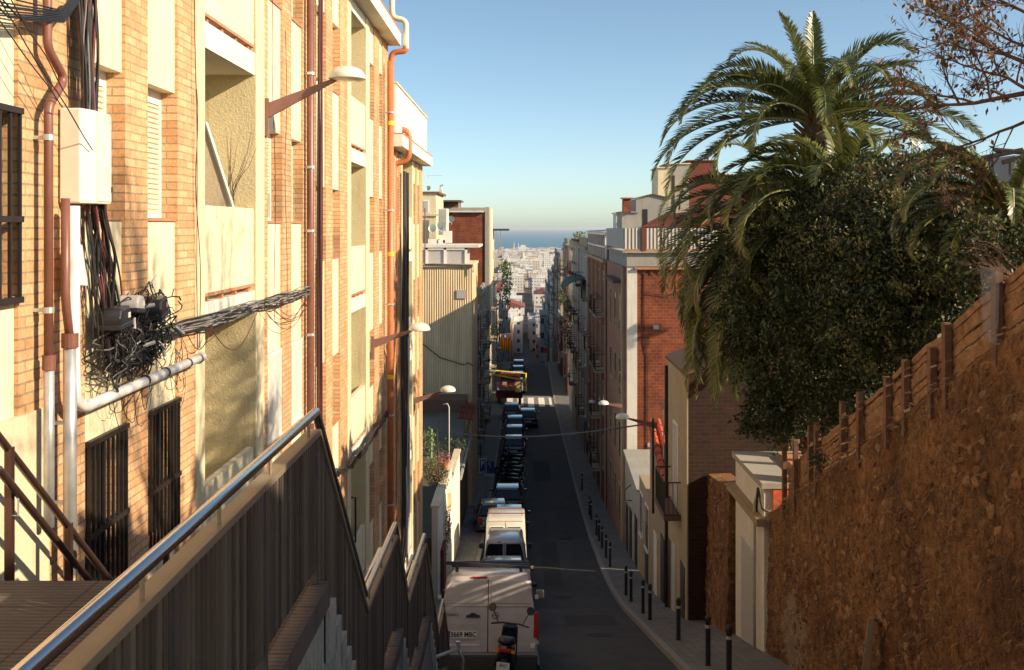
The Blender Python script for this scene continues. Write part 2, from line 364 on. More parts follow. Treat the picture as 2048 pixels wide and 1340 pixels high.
def paving():
    m, t, b = newmat('grooved_paving'); ge = N(t, 'ShaderNodeNewGeometry'); sp = N(t, 'ShaderNodeSeparateXYZ'); t.links.new(ge.outputs['Position'], sp.inputs[0])
    mu = N(t, 'ShaderNodeMath', operation='MULTIPLY'); t.links.new(sp.outputs[1], mu.inputs[0]); mu.inputs[1].default_value = 2*math.pi/0.045
    sn = N(t, 'ShaderNodeMath', operation='SINE'); t.links.new(mu.outputs[0], sn.inputs[0])
    cb = N(t, 'ShaderNodeTexBrick'); cb.offset = 0; t.links.new(ge.outputs['Position'], cb.inputs['Vector']); cb.inputs['Scale'].default_value = 1
    cb.inputs['Brick Width'].default_value = 0.6; cb.inputs['Row Height'].default_value = 0.6; cb.inputs['Mortar Size'].default_value = 0.008
    cb.inputs['Color1'].default_value = (0.17, 0.125, 0.105, 1); cb.inputs['Color2'].default_value = (0.13, 0.10, 0.085, 1); cb.inputs['Mortar'].default_value = (0.06, 0.04, 0.035, 1)
    n = noise(t, ge.outputs['Position'], 3, 6, 0.7)
    col = mixc(t, 0.6, cb.outputs['Color'], ramp(t, n, [(0.3, (0.6,)*3), (0.7, (1.2,)*3)]), 'MULTIPLY')
    col = mixc(t, 0.7, col, ramp(t, sn.outputs[0], [(0.0, (0.5,)*3), (0.6, (1, 1, 1))]), 'MULTIPLY')
    t.links.new(col, b.inputs['Base Color']); b.inputs['Roughness'].default_value = 0.8
    bump(t, b, sn.outputs[0], 0.6, 0.006); return m
M['paving'] = paving()
def flagstones():
    m, t, b = newmat('sidewalk_tiles'); ge = N(t, 'ShaderNodeNewGeometry')
    cb = N(t, 'ShaderNodeTexBrick'); cb.offset = 0; t.links.new(ge.outputs['Position'], cb.inputs['Vector']); cb.inputs['Scale'].default_value = 1
    cb.inputs['Brick Width'].default_value = 0.2; cb.inputs['Row Height'].default_value = 0.2; cb.inputs['Mortar Size'].default_value = 0.006
    cb.inputs['Color1'].default_value = (0.20, 0.19, 0.18, 1); cb.inputs['Color2'].default_value = (0.15, 0.145, 0.14, 1); cb.inputs['Mortar'].default_value = (0.08, 0.08, 0.08, 1)
    n = noise(t, ge.outputs['Position'], 0.9, 6, 0.7)
    t.links.new(mixc(t, 0.6, cb.outputs['Color'], ramp(t, n, [(0.3, (0.6,)*3), (0.7, (1.15,)*3)]), 'MULTIPLY'), b.inputs['Base Color'])
    b.inputs['Roughness'].default_value = 0.8; return m
M['sidewalk'] = flagstones()
def leafmat(name, cols, rough=0.35, trans=0.25, scale=3.0):
    m, t, b = newmat(name)
    ge = N(t, 'ShaderNodeNewGeometry'); n = noise(t, ge.outputs['Position'], scale, 3)
    wn = N(t, 'ShaderNodeTexWhiteNoise'); wn.noise_dimensions = '1D'; t.links.new(ge.outputs['Random Per Island'], wn.inputs['W'])
    av = N(t, 'ShaderNodeMath', operation='MULTIPLY_ADD'); t.links.new(wn.outputs['Value'], av.inputs[0]); av.inputs[1].default_value = 0.6
    h = N(t, 'ShaderNodeMath', operation='MULTIPLY'); t.links.new(n, h.inputs[0]); h.inputs[1].default_value = 0.5; t.links.new(h.outputs[0], av.inputs[2])
    st = [(i/(len(cols)-1)*0.7+0.12, c) for i, c in enumerate(cols)]
    col = ramp(t, av.outputs[0], st)
    t.links.new(col, b.inputs['Base Color']); b.inputs['Roughness'].default_value = rough
    if trans:
        tr = N(t, 'ShaderNodeBsdfTranslucent'); t.links.new(col, tr.inputs['Color'])
        mx = N(t, 'ShaderNodeMixShader'); mx.inputs[0].default_value = trans
        t.links.new(b.outputs[0], mx.inputs[1]); t.links.new(tr.outputs[0], mx.inputs[2])
        t.links.new(mx.outputs[0], t.nodes['Material Output'].inputs[0])
    return m
M['palm'] = leafmat('palm_leaflet', [(0.035, 0.055, 0.012), (0.08, 0.11, 0.025), (0.13, 0.155, 0.042), (0.23, 0.23, 0.085)], 0.33, 0.25)
M['palmdry'] = leafmat('dry_palm_leaflet', [(0.10, 0.075, 0.035), (0.20, 0.14, 0.07)], 0.6, 0.15)
M['rachis'] = simple('palm_rachis', (0.28, 0.28, 0.12), 0.4)
M['palmtrunk'] = simple('palm_trunk', (0.12, 0.08, 0.05), 0.95, 0, 0.5, 8, 0.8)
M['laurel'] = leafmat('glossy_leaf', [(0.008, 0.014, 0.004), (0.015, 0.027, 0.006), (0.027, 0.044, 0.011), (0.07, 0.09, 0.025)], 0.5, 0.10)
M['laurel_lit'] = leafmat('sunlit_leaf', [(0.04, 0.06, 0.012), (0.09, 0.12, 0.03), (0.22, 0.24, 0.08), (0.16, 0.08, 0.04)], 0.55, 0.25)  # brighter copy of the laurel leaf, sunlight on outer sprays put into the colour
M['bark'] = simple('bark', (0.13, 0.075, 0.05), 0.9, 0, 0.3, 12, 0.6)
M['brownleaf'] = leafmat('brown_autumn_leaf', [(0.11, 0.03, 0.015), (0.20, 0.06, 0.025), (0.26, 0.12, 0.05), (0.10, 0.09, 0.03)], 0.5, 0.25, 1.5)
M['olive'] = leafmat('olive_leaf', [(0.06, 0.055, 0.02), (0.11, 0.10, 0.035), (0.16, 0.13, 0.05)], 0.4, 0.25)
M['plantgreen'] = leafmat('bright_leaf', [(0.05, 0.09, 0.02), (0.12, 0.18, 0.05), (0.25, 0.28, 0.12)], 0.45, 0.3)
M['cactus'] = simple('cactus_stem', (0.30, 0.36, 0.12), 0.6)
M['flower'] = leafmat('pink_flower', [(0.40, 0.08, 0.07), (0.55, 0.30, 0.25)], 0.6, 0.3)
def pts_mesh(name, verts, quads, mat, parent=None, mats=None, midx=None):
    me = bpy.data.meshes.new(name); nv = len(verts); nf = len(quads)
    me.vertices.add(nv); me.vertices.foreach_set('co', np.asarray(verts, dtype=np.float32).ravel())
    me.loops.add(nf*4); me.loops.foreach_set('vertex_index', np.asarray(quads, dtype=np.int32).ravel())
    me.polygons.add(nf); me.polygons.foreach_set('loop_start', np.arange(0, nf*4, 4, dtype=np.int32))
    me.materials.append(mat); me.update(calc_edges=True); me.validate()
    o = bpy.data.objects.new(name, me); COL.objects.link(o)
    if parent is not None: o.parent = parent
    return o
nr = np.random.RandomState(11)
def leaf_quads(cent, size, aspect=0.42, droop=0.3, fold=False):
    """one pointed leaf (a rhombus) at each centre, turned at random and hanging a little"""
    n = len(cent)
    d = nr.normal(size=(n, 3)); d[:, 2] -= droop; d /= np.linalg.norm(d, axis=1)[:, None]
    u = nr.normal(size=(n, 3)); s = np.cross(d, u); s /= np.linalg.norm(s, axis=1)[:, None]
    L = (size*nr.uniform(0.7, 1.25, n))[:, None]
    a = cent - d*L*0.5; b = cent + d*L*0.5; c = cent + s*L*aspect*0.5 - d*L*0.08; e = cent - s*L*aspect*0.5 - d*L*0.08
    v = np.stack([a, c, b, e], 1).reshape(-1, 3); q = np.arange(n*4).reshape(-1, 4)
    return v, q
# ================================================================ ground, road, sea
def strip(name, xs, ys, mat, lift=0.0, thick=None, zf=g):
    """a sheet following the street; xs(y) gives its two edges"""
    b = MB(); n = 0
    for i, y in enumerate(ys):
        a, c = xs(y); z = zf(y)+lift
        if thick is None: b.v += [(a, y, z), (c, y, z)]
        else: b.v += [(a, y, z), (c, y, z), (a, y, z-thick), (c, y, z-thick)]
    k = 2 if thick is None else 4
    for i in range(len(ys)-1):
        p, q = i*k, (i+1)*k
        b.f.append((p, p+1, q+1, q)); b.m.append(0)
        if thick is not None:
            b.f.append((p+2, p, q, q+2)); b.m.append(0); b.f.append((p+1, p+3, q+3, q+1)); b.m.append(0)
    if thick is not None: b.f.append((0, 2, 3, 1)); b.m.append(0)
    return b.build(name, mat)
ys = sorted(set([-12, -5] + list(range(0, 200, 3)) + [a for a, _ in GP] + list(range(200, 1000, 25)) + list(range(1000, 5400, 200))+[5400]))
ys = [y for y in ys if y <= 5400]
def gx(y):   # the wide land, lower than the road by a little; wide enough to reach past the houses
    return (-60-y*1.2, 60+y*1.2)
struct(strip('ground', gx, ys, M['earth'], -0.02))
rys = [y for y in ys if y <= 1100]
struct(strip('road', lambda y: (-1.75+drift(y), 3.1+drift(y)), rys, M['asphalt'], 0.0))
sys_ = [y for y in ys if y <= 210]
struct(strip('sidewalk', lambda y: (3.24+drift(y), 4.9+drift(y)+(0.5 if y < 25 else 0)), sys_, M['sidewalk'], 0.13, 0.3))
struct(strip('kerb', lambda y: (3.08+drift(y), 3.235+drift(y)), sys_, M['kerb'], 0.127, 0.3))
l_ys = [y for y in sys_ if y >= 16]
struct(strip('sidewalk', lambda y: (-3.9+drift(y), -1.90+drift(y)), l_ys, M['sidewalk'], 0.13, 0.3))
struct(strip('kerb', lambda y: (-1.895+drift(y), -1.74+drift(y)), l_ys, M['kerb'], 0.127, 0.3))
b = MB()
for k in range(5):      # pedestrian crossing: bars along the street
    x0 = -1.55+k*1.04
    for j in range(5):
        y0, y1 = 97.2+6*j/5, 97.2+6*(j+1)/5
        b.add([(x0, y0, g(y0)+.010), (x0+.6, y0, g(y0)+.010), (x0+.6, y1, g(y1)+.010), (x0, y1, g(y1)+.010)], [(0, 1, 2, 3)])
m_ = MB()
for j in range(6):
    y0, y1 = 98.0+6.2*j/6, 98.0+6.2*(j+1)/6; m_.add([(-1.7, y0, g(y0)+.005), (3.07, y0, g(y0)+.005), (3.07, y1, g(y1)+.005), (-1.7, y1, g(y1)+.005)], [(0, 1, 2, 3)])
struct(m_.build('road_patch', M['concrete_and_sunlit_road']))  # pale patch under the bars: sunlight on the asphalt put into its colour
m_ = MB(); m_.add([(4.88, 97.0, g(97)+.125), (60, 97.0, g(97)+.125), (60, 103.3, g(103)+.125), (4.88, 103.3, g(103)+.125)], [(0, 1, 2, 3)]); struct(m_.build('path', M['concrete_and_sunlit_road']))
tag(b.build('zebra_crossing', M['zebra']), 'white striped crossing painted across the road halfway down the street', 'road marking'); 
bpy.data.objects['zebra_crossing']['kind'] = 'structure'
def sea_mat():
    m, t, b_ = newmat('sea_water'); b_.inputs['Base Color'].default_value = (0.03, 0.17, 0.30, 1); b_.inputs['Roughness'].default_value = 0.8; b_.inputs['Specular IOR Level'].default_value = 0.15
    ge = N(t, 'ShaderNodeNewGeometry'); bump(t, b_, noise(t, ge.outputs['Position'], 0.05, 4), 0.5, 3.0); return m
M['sea'] = sea_mat()
sx = MB(); sx.add([(-90000, 5380, -120.5), (90000, 5380, -120.5), (90000, 120000, -120.5), (-90000, 120000, -120.5)], [(0, 1, 2, 3)])
struct(sx.build('sea', M['sea']))

# repairs in the asphalt, manhole covers, the side street at the crossing
for i, (x0, x1, y0, y1) in enumerate(((1.2, 2.6, 27.5, 30.0), (.8, 1.5, 37, 46.5), (.7, 1.8, 63, 70))):
    m_ = MB(); n_ = 6
    for k in range(n_):
        ya, yb = y0+(y1-y0)*k/n_, y0+(y1-y0)*(k+1)/n_; m_.add([(x0, ya, g(ya)+.004), (x1, ya, g(ya)+.004), (x1, yb, g(yb)+.004), (x0, yb, g(yb)+.004)], [(0, 1, 2, 3)])
    struct(m_.build('road_patch', M['asphalt_patch']))
for i, (x0, y0, lb) in enumerate(((1.9, 25.5, 'nearest round manhole cover, right of the big white van'), (1.4, 34.5, 'second round manhole cover in the lane beside the silver van'), (2.0, 47.5, 'third round manhole cover farther down the lane'))):
    m_ = MB(); m_.lathe([(.001, .012), (.30, .012), (.33, .006)], 0, 0, 0, 24); o = m_.build('manhole_cover', M['asphalt_patch']); o.location = (x0, y0, g(y0)); o.rotation_euler = (slope(y0), 0, 0); tag(o, lb, 'manhole cover')
# ================================================================ the stairway on the left
XL, XR, XP = -3.235, -1.09, -1.17
LAND = [(-1.5, 5.8, -2.0), (7.6, 9.4, -3.68), (10.3, 12.2, -4.62), (14.0, 15.0, -6.42)]
FLIGHTS = [(5.8, 7.6, -2.0, -3.68, 10), (9.4, 10.3, -3.68, -4.62, 6), (12.2, 14.0, -4.62, -6.42, 11), (15.0, 16.3, -6.42, -7.62, 7)]
st = thing('stairway', 'stepped stairway with grooved paving between the yellow facade and the slatted parapet', 'stairs', (-2.1, 8, -6))
st.location = (0, 0, 0)
for i, (a, c, z) in enumerate(LAND):
    lb = MB(); lb.box(XL, XR, a, c, z-0.14, z); lb.build('landing', M['paving'], st)
for (a, c, z0, z1, n) in FLIGHTS:
    fb = MB(); dy = (c-a)/n; dz = (z1-z0)/n
    for k in range(n):
        fb.box(XL, XR, a+k*dy, a+(k+1)*dy+0.02, z0+(k+1)*dz-0.30-0.002*k, z0+(k+1)*dz)
    fb.build('steps', M['concrete'], st)
bw = MB()     # the side wall under the stairs, ribbed, down to the road
prof = [(-1.5, -2.16), (5.8, -2.16), (7.6, -3.98), (9.4, -3.86), (10.3, -4.94), (12.2, -4.8), (14.0, -6.74), (15.0, -6.6), (16.3, -7.9)]
def pz(y):
    for (a, z0), (c, z1) in zip(prof, prof[1:]):
        if a <= y <= c: return z0+(z1-z0)*(y-a)/(c-a)
    return prof[-1][1]
y = -1.4; k = 0
while y < 16.2:
    x = -1.14 if k % 2 else -1.115
    bw.hexa([(-1.3, y, g(y)-1), (x, y, g(y)-1), (x, y+.05, g(y+.05)-1), (-1.3, y+.05, g(y+.05)-1)],
            [(-1.3, y, pz(y)), (x, y, pz(y)), (x, y+.05, pz(y+.05)), (-1.3, y+.05, pz(y+.05))])
    y += 0.05; k += 1
bw.build('side_wall', M['concrete'], st)
M['slatpost'] = simple('parapet_post_paint', (.085, .075, .068), .5, .2, .25, 6)
# parapet: slats, cap, posts and rail
pr = thing('stair_parapet', 'slatted grey-brown metal parapet topped by a shiny steel handrail along the stairway', 'parapet', (0, 0, 0))
top = [(-1.5, -1.17), (5.8, -1.17), (7.6, -2.85), (9.4, -2.85), (10.3, -3.79), (12.2, -3.79), (14.0, -5.59), (15.0, -5.59), (16.2, -6.75)]
def interp(t, y):
    for (a, z0), (c, z1) in zip(t, t[1:]):
        if a <= y <= c: return z0+(z1-z0)*(y-a)/(c-a)
    return t[-1][1] if y > t[-1][0] else t[0][1]
def botz(y):
    for (a, c, z) in LAND:
        if a <= y <= c: return z+0.09
    for (a, c, z0, z1, n) in FLIGHTS:
        if a < y < c: return z0+(z1-z0)*((int((y-a)/(c-a)*n)+1)/n)+0.09
    return -7.5
sl_ = MB(); y = -1.4
while y < 16.1:
    x0_, x1_ = XP-.016, XP+.014
    sl_.hexa([(x0_, y, botz(y)), (x1_, y, botz(y)), (x1_, y+.036, botz(y)), (x0_, y+.036, botz(y))],
             [(x0_, y, interp(top, y)-.006), (x1_, y, interp(top, y)-.006), (x1_, y+.036, interp(top, y+.036)-.006), (x0_, y+.036, interp(top, y+.036)-.006)])
    y += 0.056
sl_.build('slat_panel', M['slat'], pr)
for y in (1.0, 2.2, 3.4, 4.6, 5.74, 7.62, 8.5, 9.36, 10.32, 11.3, 12.16, 14.02, 14.96):
    q_ = MB(); q_.box(XP-.02, XP+.022, y-.022, y+.022, botz(y)-.08, interp(top, y)-.01); q_.build('panel_post', M['slatpost'], pr)
cp = MB()
for (a, z0), (c, z1) in zip(top, top[1:]):
    cp.hexa([(XP-.045, a, z0-.004), (XP+.03, a, z0-.004), (XP+.03, c, z1-.004), (XP-.045, c, z1-.004)],
            [(XP-.045, a, z0+.028), (XP+.03, a, z0+.028), (XP+.03, c, z1+.028), (XP-.045, c, z1+.028)])
cp.build('cap', M['capmetal'], pr)
def rail_path(off, a=-1.3, c=16.1): 
    ps = [(a, interp(top, a))] + [(y_, z_) for y_, z_ in top if a < y_ < c] + [(c, interp(top, c))]
    return [(XP, y_, z_+off) for y_, z_ in ps]
tb = MB(); tb.tube(rail_path(.125), .026, 12); tb.build('handrail', M['steel'], pr, smooth=True)
pb = MB()
for y in (1.55, 2.35, 3.15, 3.95, 4.75, 5.6, 6.7, 7.8, 8.5, 9.2, 9.9, 10.6, 11.4, 12.1, 13.1, 14.2, 14.8, 15.6):
    pb = MB(); pb.tube([(XP, y, interp(top, y)+.02), (XP, y, interp(top, y)+.11)], .009, 6); pb.build('rail_post', M['capmetal'], pr)
# inner double handrail on the facade side and on the back of the parapet
def handrail(pts, posts, label, dz=-0.26, x=-3.0, r=.024):
    t = thing('handrail', label, 'handrail')
    a = MB(); a.tube([(x, y_, z_) for y_, z_ in pts], r, 10); a.build('upper_rail', M['brownrail'], t, smooth=True)
    lo = [(x+.06, y_, z_+dz) for y_, z_ in pts]
    lo[0] = (lo[0][0], lo[0][1]+.06, lo[0][2])
    a = MB(); a.tube([(x+.0, pts[0][0]+.02, pts[0][1]+dz+.16), (x+.04, pts[0][0]+.0, pts[0][1]+dz+.03)]+lo, r, 10); a.build('lower_rail', M['brownrail'], t, smooth=True)
    for (y_, z_, zb) in posts:
        a = MB(); a.box(x-.012, x+.03, y_-.02, y_+.02, zb, z_); a.build('rail_post', M['brownrail'], t)
        a = MB(); a.tube([(x+.02, y_, z_-.40), (x+.06, y_, z_-.40), (x+.06, y_, z_-.27)], .006, 5); a.build('bracket', M['galv'], t)
M['brownrail'] = simple('dark_steel_rail', (0.10, 0.055, 0.045), 0.3, 0.6, 0.1)
handrail([(4.3, -1.0), (5.75, -1.1), (7.6, -2.70), (9.3, -2.75)], [(5.97, -1.28, -2.15), (6.75, -1.95, -2.95), (8.6, -2.75, -3.66)],
         'dark double handrail with flat posts beside the drain pipes on the yellow facade')
t = thing('handrail', 'short lower steel handrail behind the parapet of the middle landing', 'handrail')
a = MB(); a.tube([(-1.30, 8.25, -2.94), (-1.30, 9.35, -2.94)], .022, 10); a.build('rail', M['steel'], t, smooth=True)
for y_ in (8.5, 9.1): a = MB(); a.tube([(-1.30, y_, -2.94), (-1.22, y_, -3.0)], .008, 6); a.build('bracket', M['galv'], t)
t = thing('handrail', 'short lower steel handrail behind the parapet of the lower landing', 'handrail')
a = MB(); a.tube([(-1.30, 11.0, -3.88), (-1.30, 12.1, -3.88)], .022, 10); a.build('rail', M['steel'], t, smooth=True)
for y_ in (11.3, 11.9): a = MB(); a.tube([(-1.30, y_, -3.88), (-1.22, y_, -3.94)], .008, 6); a.build('bracket', M['galv'], t)
t = thing('barrier_rail', 'bent thin metal barrier at the foot of the stairs in front of the white van', 'railing')
a = MB(); q0, q1, q2 = P(790, 1345, 12.5), P(917, 1297, 14.2), P(926, 1318, 14.2)
a.tube([q0, q1, (q1.x+.01, q1.y, q1.z-.02), q2, (q2.x-.06, q2.y, g(14.2)-.3)], .022, 8); a.tube([(q0.x, q0.y, q0.z), (q0.x, q0.y, g(12.5)-.3)], .022, 8)
a.build('rail', M['galv'], t, smooth=True)
a = MB(); a.box(q1.x-.035, q1.x+.02, q1.y-.02, q1.y+.02, q1.z, q1.z+.10); a.build('cap', M['galv'], t)

# ================================================================ left-hand apartment buildings
XF = -3.26
def bayz(off, k): return .085+off+2.9*k, 1.27+off+2.9*k, -1.04+off+2.9*k     # sill, lintel, slab bottom
def apartment(label, y0, y1, off, bays, ztop, zbot, floors, eave=None, parapet=None, styles=None, xback=-9.0):
    t = thing('apartment_building', label, 'building')
    core = MB()
    for (ty, a, c) in bays:
        if ty == 'r': core.box(xback, XF-1.15, a, c, zbot, ztop)
        elif ty == 'c': core.box(xback, XF-1.22, a, c, zbot, ztop)
        else: core.box(xback, XF-.27, a, c, zbot, ztop)
    core.build('wall', M['cream'], t)
    for i, (ty, a, c) in enumerate(bays):
        if ty == 'p':
            m = MB(); m.box(XF-.27-.02, XF, a, c, zbot, ztop); m.build('brick_pillar', M['facebrick'], t)
        elif ty == 'c':
            m = MB(); m.box(XF-1.17, XF+.004, a, c, zbot, ztop); m.m[3] = 1; m.build('column', [M['yellow'], M['cream']], t)
        elif ty == 's':
            m = MB(); m.box(XF-.29, XF-.02, a, c, zbot, ztop); m.build('stucco_wall', M['cream_panel'], t)
        elif ty == 'w':
            for k in floors:
                s, l, sb = bayz(off, k); s2 = bayz(off, k+1)[0]
                if l > ztop: continue
                top_ = min(s2-.03, ztop)
                lo_ = s-.03
                pm = MB(); 
                pm.box(XF-.28, XF-.03, a, c, l, l+(top_-l)*.5-.006); pm.box(XF-.28, XF-.034, a, c, l+(top_-l)*.5-.006, l+(top_-l)*.5+.006); pm.box(XF-.28, XF-.03, a, c, l+(top_-l)*.5+.006, top_)
                pm.build('spandrel_panel', M['cream_panel'], t)
                sm = MB(); sm.box(XF-.28, XF-.012, a, c, s-.028, s+.002); sm.build('sill', M['tileline'], t)
                if k == floors[0]:
                    pm = MB(); pm.box(XF-.28, XF-.03, a, c, zbot, s-.03); pm.build('spandrel_panel', M['cream_panel'], t)
                sty = (styles or {}).get((i, k), 'shutter')
                fr = MB(); xw = XF-.175
                fr.box(xw-.02, xw+.02, a, a+.035, s, l); fr.box(xw-.02, xw+.02, c-.035, c, s, l); fr.box(xw-.02, xw+.015, a+.035, c-.035, l-.12, l); fr.box(xw-.02, xw+.02, a+.035, c-.035, s+.003, s+.04)
                fw = fr.build('window', M['frame_w'] if sty != 'grille' else M['darkmetal'], t)
                gl = MB(); gl.box(xw-.03, xw-.012, a+.03, c-.03, s+.03, l-.10); gl.build('pane', M['glass'], fw)
                if sty == 'shutter':
                    drop = rnd.choice([0.0, 0.0, .03, .22, .35, .5])
                    sh = MB(); z = l-.12
                    while z > s+.05+drop:
                        sh.add([(xw-.004, a+.036, z), (xw-.004, c-.036, z), (xw+.013, a+.036, z-.034), (xw+.013, c-.036, z-.034), (xw-.004, a+.036, z-.047), (xw-.004, c-.036, z-.047)],
                               [(0, 1, 3, 2), (2, 3, 5, 4)]); z -= .047
                    sh.build('shutter', M['shutter'], fw)
                elif sty == 'grille':
                    gb = MB(); x = XF+.02
                    for zz in (s-.02, s+(l-s)*.42, l+.01): gb.box(x-.02, x+.02, a-.0, c+.0, zz-.02, zz+.02)
                    n = 9
                    for q in range(n): 
                        yy = a+.02+(c-a-.04)*q/(n-1); gb.box(x-.010, x+.010, yy-.010, yy+.010, s-.02, l+.01)
                    gb.build('grille', M['darkmetal'], t)
                elif sty == 'white':
                    gb = MB(); x = XF-.02
                    for zz in (s+.03, l-.03): gb.box(x-.02, x+.02, a, c, zz-.02, zz+.02)
                    n = 13
                    for q in range(n):
                        yy = a+.02+(c-a-.04)*q/(n-1); gb.box(x-.012, x+.012, yy-.017, yy+.017, s+.03, l-.03)
                    gb.build('grille', M['frame_w'], t)
        elif ty == 'r':
            for k in list(floors)+[floors[-1]+1]:
                s, l, sb = bayz(off, k)
                if sb > ztop-.1: continue
                sm = MB(); sm.box(XF-1.16, XF-.012, a, c, sb, sb+.27); sm.build('balcony_slab', M['white'], t)
                if sb+1.3 < ztop or True:
                    bm_ = MB(); bm_.box(XF-.10, XF-.018, a, c-.02, sb+.36, sb+1.27); bm_.build('balcony_parapet', M['cream_panel'], t)
                    rb = MB(); rb.box(XF-.11, XF-.008, a, c-.02, sb+.325, sb+.36)
                    for q in range(4): yy = a+.2+(c-a-.4)*q/3; rb.box(XF-.09, XF-.03, yy-.03, yy+.03, sb+.27, sb+.33)
                    rb.build('bracket', M['tileline'], t)
                d = MB(); xb = XF-1.15; ym = (a+c)/2
                d.box(xb-.02, xb+.03, ym-.45, ym-.39, sb+.27, sb+2.35); d.box(xb-.02, xb+.03, ym+.39, ym+.45, sb+.27, sb+2.35); d.box(xb-.02, xb+.03, ym-.39, ym+.39, sb+2.27, sb+2.35)
                dw = d.build('balcony_door', M['frame_w'], t); d = MB(); d.box(xb-.02, xb+.012, ym-.39, ym+.39, sb+.27, sb+2.27); d.build('pane', M['glass'], dw)
    if eave:
        e = MB(); e.box(xback, XF+.31, y0-.0, y1+.06, eave, eave+.30); e.build('roof_slab', M['white'], t)
        e = MB(); e.box(xback, XF+.32, y0-.0, y1+.07, eave+.301, eave+.335); e.build('drip_edge', M['tileline'], t)
    else:
        e = MB(); e.box(xback, XF+.02, y0, y1, ztop, ztop+.2); e.build('roof_slab', M['white'], t)
    if parapet:
        e = MB(); e.box(xback, XF+.14, y0+.02, y1+.0, eave+.336, parapet); e.build('roof_parapet', M['white'], t)
        e = MB(); e.box(XF-.06, XF+.17, y0+.01, y1+.02, parapet, parapet+.05); e.build('coping', M['cream_old'], t)
    return t
apartment('nearest yellow apartment building, with a barred window at the left edge of the photo', -3, 6.68, -.53,
          [('s', -3, .3), ('w', .3, 1.3), ('p', 1.3, 1.9), ('w', 1.9, 2.9), ('p', 2.9, 3.8), ('w', 3.8, 4.7), ('p', 4.7, 5.55), ('w', 5.55, 6.62), ('p', 6.62, 6.68)],
          7.6, -9, [-1, 0, 1, 2], styles={(7, 0): 'grille', (7, -1): 'none'})
apartment('yellow and brick apartment building with the meter cabinet, cable tangle and barred lower windows', 6.68, 16.16, 0.0,
          [('p', 6.68, 7.63), ('w', 7.63, 8.40), ('p', 8.40, 8.91), ('w', 8.91, 9.68), ('p', 9.68, 10.2), ('c', 10.2, 10.5), ('r', 10.5, 12.5), ('c', 12.5, 12.92),
           ('p', 12.92, 13.1), ('w', 13.1, 13.9), ('p', 13.9, 14.45), ('w', 14.45, 15.2), ('p', 15.2, 16.16)],
          7.6, -9, [-2, -1, 0, 1, 2], styles={(1, -1): 'grille', (3, -1): 'grille', (9, -1): 'white', (11, -1): 'white'})
apartment('middle apartment building of the left row, under a projecting white eave', 16.16, 24.8, -.60,
          [('p', 16.16, 16.2), ('w', 16.2, 16.99), ('p', 16.99, 17.57), ('w', 17.57, 18.3), ('p', 18.3, 19.07), ('c', 19.07, 19.46), ('r', 19.46, 21.3), ('c', 21.3, 21.8),
           ('w', 21.8, 22.55), ('p', 22.55, 23.3), ('w', 23.3, 23.9), ('p', 23.9, 24.8)],
          4.40, -11, [-2, -1, 0, 1], eave=4.41)
apartment('last and lowest building of the brick and cream row, with a tall white roof parapet', 25.2, 33.4, .06,
          [('p', 25.2, 26.3), ('w', 26.3, 27.0), ('p', 27.0, 27.5), ('c', 27.5, 27.8), ('r', 27.8, 30.2), ('c', 30.2, 30.5), ('w', 30.5, 31.2), ('p', 31.2, 31.8), ('w', 31.8, 32.4), ('p', 32.4, 33.4)],
          1.98, -13, [-3, -2, -1, 0], eave=2.0, parapet=3.55)
b = MB(); b.box(-9, XF-.05, 24.8, 25.2, -11, 4.2); tag(b.build('party_wall', M['cream_old']), 'narrow cream wall strip behind the terracotta pipes between two buildings', 'wall')
# plinth of plain render at the near left corner
b = MB(); b.box(XF-.02, XF+.018, 1.9, 7.02, -9, -1.22); tag(b.build('plinth', M['cream_old']), 'plain rendered base wall behind the double handrail', 'wall')
# rough divider in the balcony recess, and dry stems growing there
b = MB(); b.add([(XF-.18, 10.62, .28), (XF-.26, 10.62, .28), (XF-.18, 11.05, .28), (XF-.26, 11.05, .28)], [(0, 1, 3, 2)])
t = thing('divider_wall', 'rough sloping divider wall with a pale edge on the upper balcony', 'wall')
b = MB(); q = [(-.2, 12.0), (1.05, 12.0), (1.05, 11.8)]
b.add([(-3.30, 11.7, .2), (-3.88, 11.7, .2), (-3.88, 11.7, 1.24), (-3.62, 11.7, 1.20), (-3.30, 11.76, .2), (-3.88, 11.76, .2), (-3.88, 11.76, 1.24), (-3.62, 11.76, 1.20)],
      [(0, 1, 2, 3), (7, 6, 5, 4), (0, 3, 7, 4), (3, 2, 6, 7)])
b.build('slab', M['cream_old'], t)
b = MB(); b.tube([(-3.30, 11.70, .2), (-3.62, 11.70, 1.20)], .025, 6); b.build('edge_trim', M['white'], t)
b = MB(); rr = random.Random(3)
for k in range(9):
    x0 = -3.5+rr.uniform(-.1, .1); p = [Vector((x0, 12.2, .15))]
    dx = rr.uniform(-.1, .5)
    for s in range(7): p.append(Vector((x0+dx*(s/6), 12.2-.2*s/6, .15+1.0*(s/6)*rr.uniform(.9, 1.0)+.05*math.sin(s))))
    b.tube(p, [.007-.0008*s for s in range(8)], 4)
tag(b.build('dry_shrub', M['bark']), 'leafless dry stems rising behind the upper balcony parapet', 'plant')
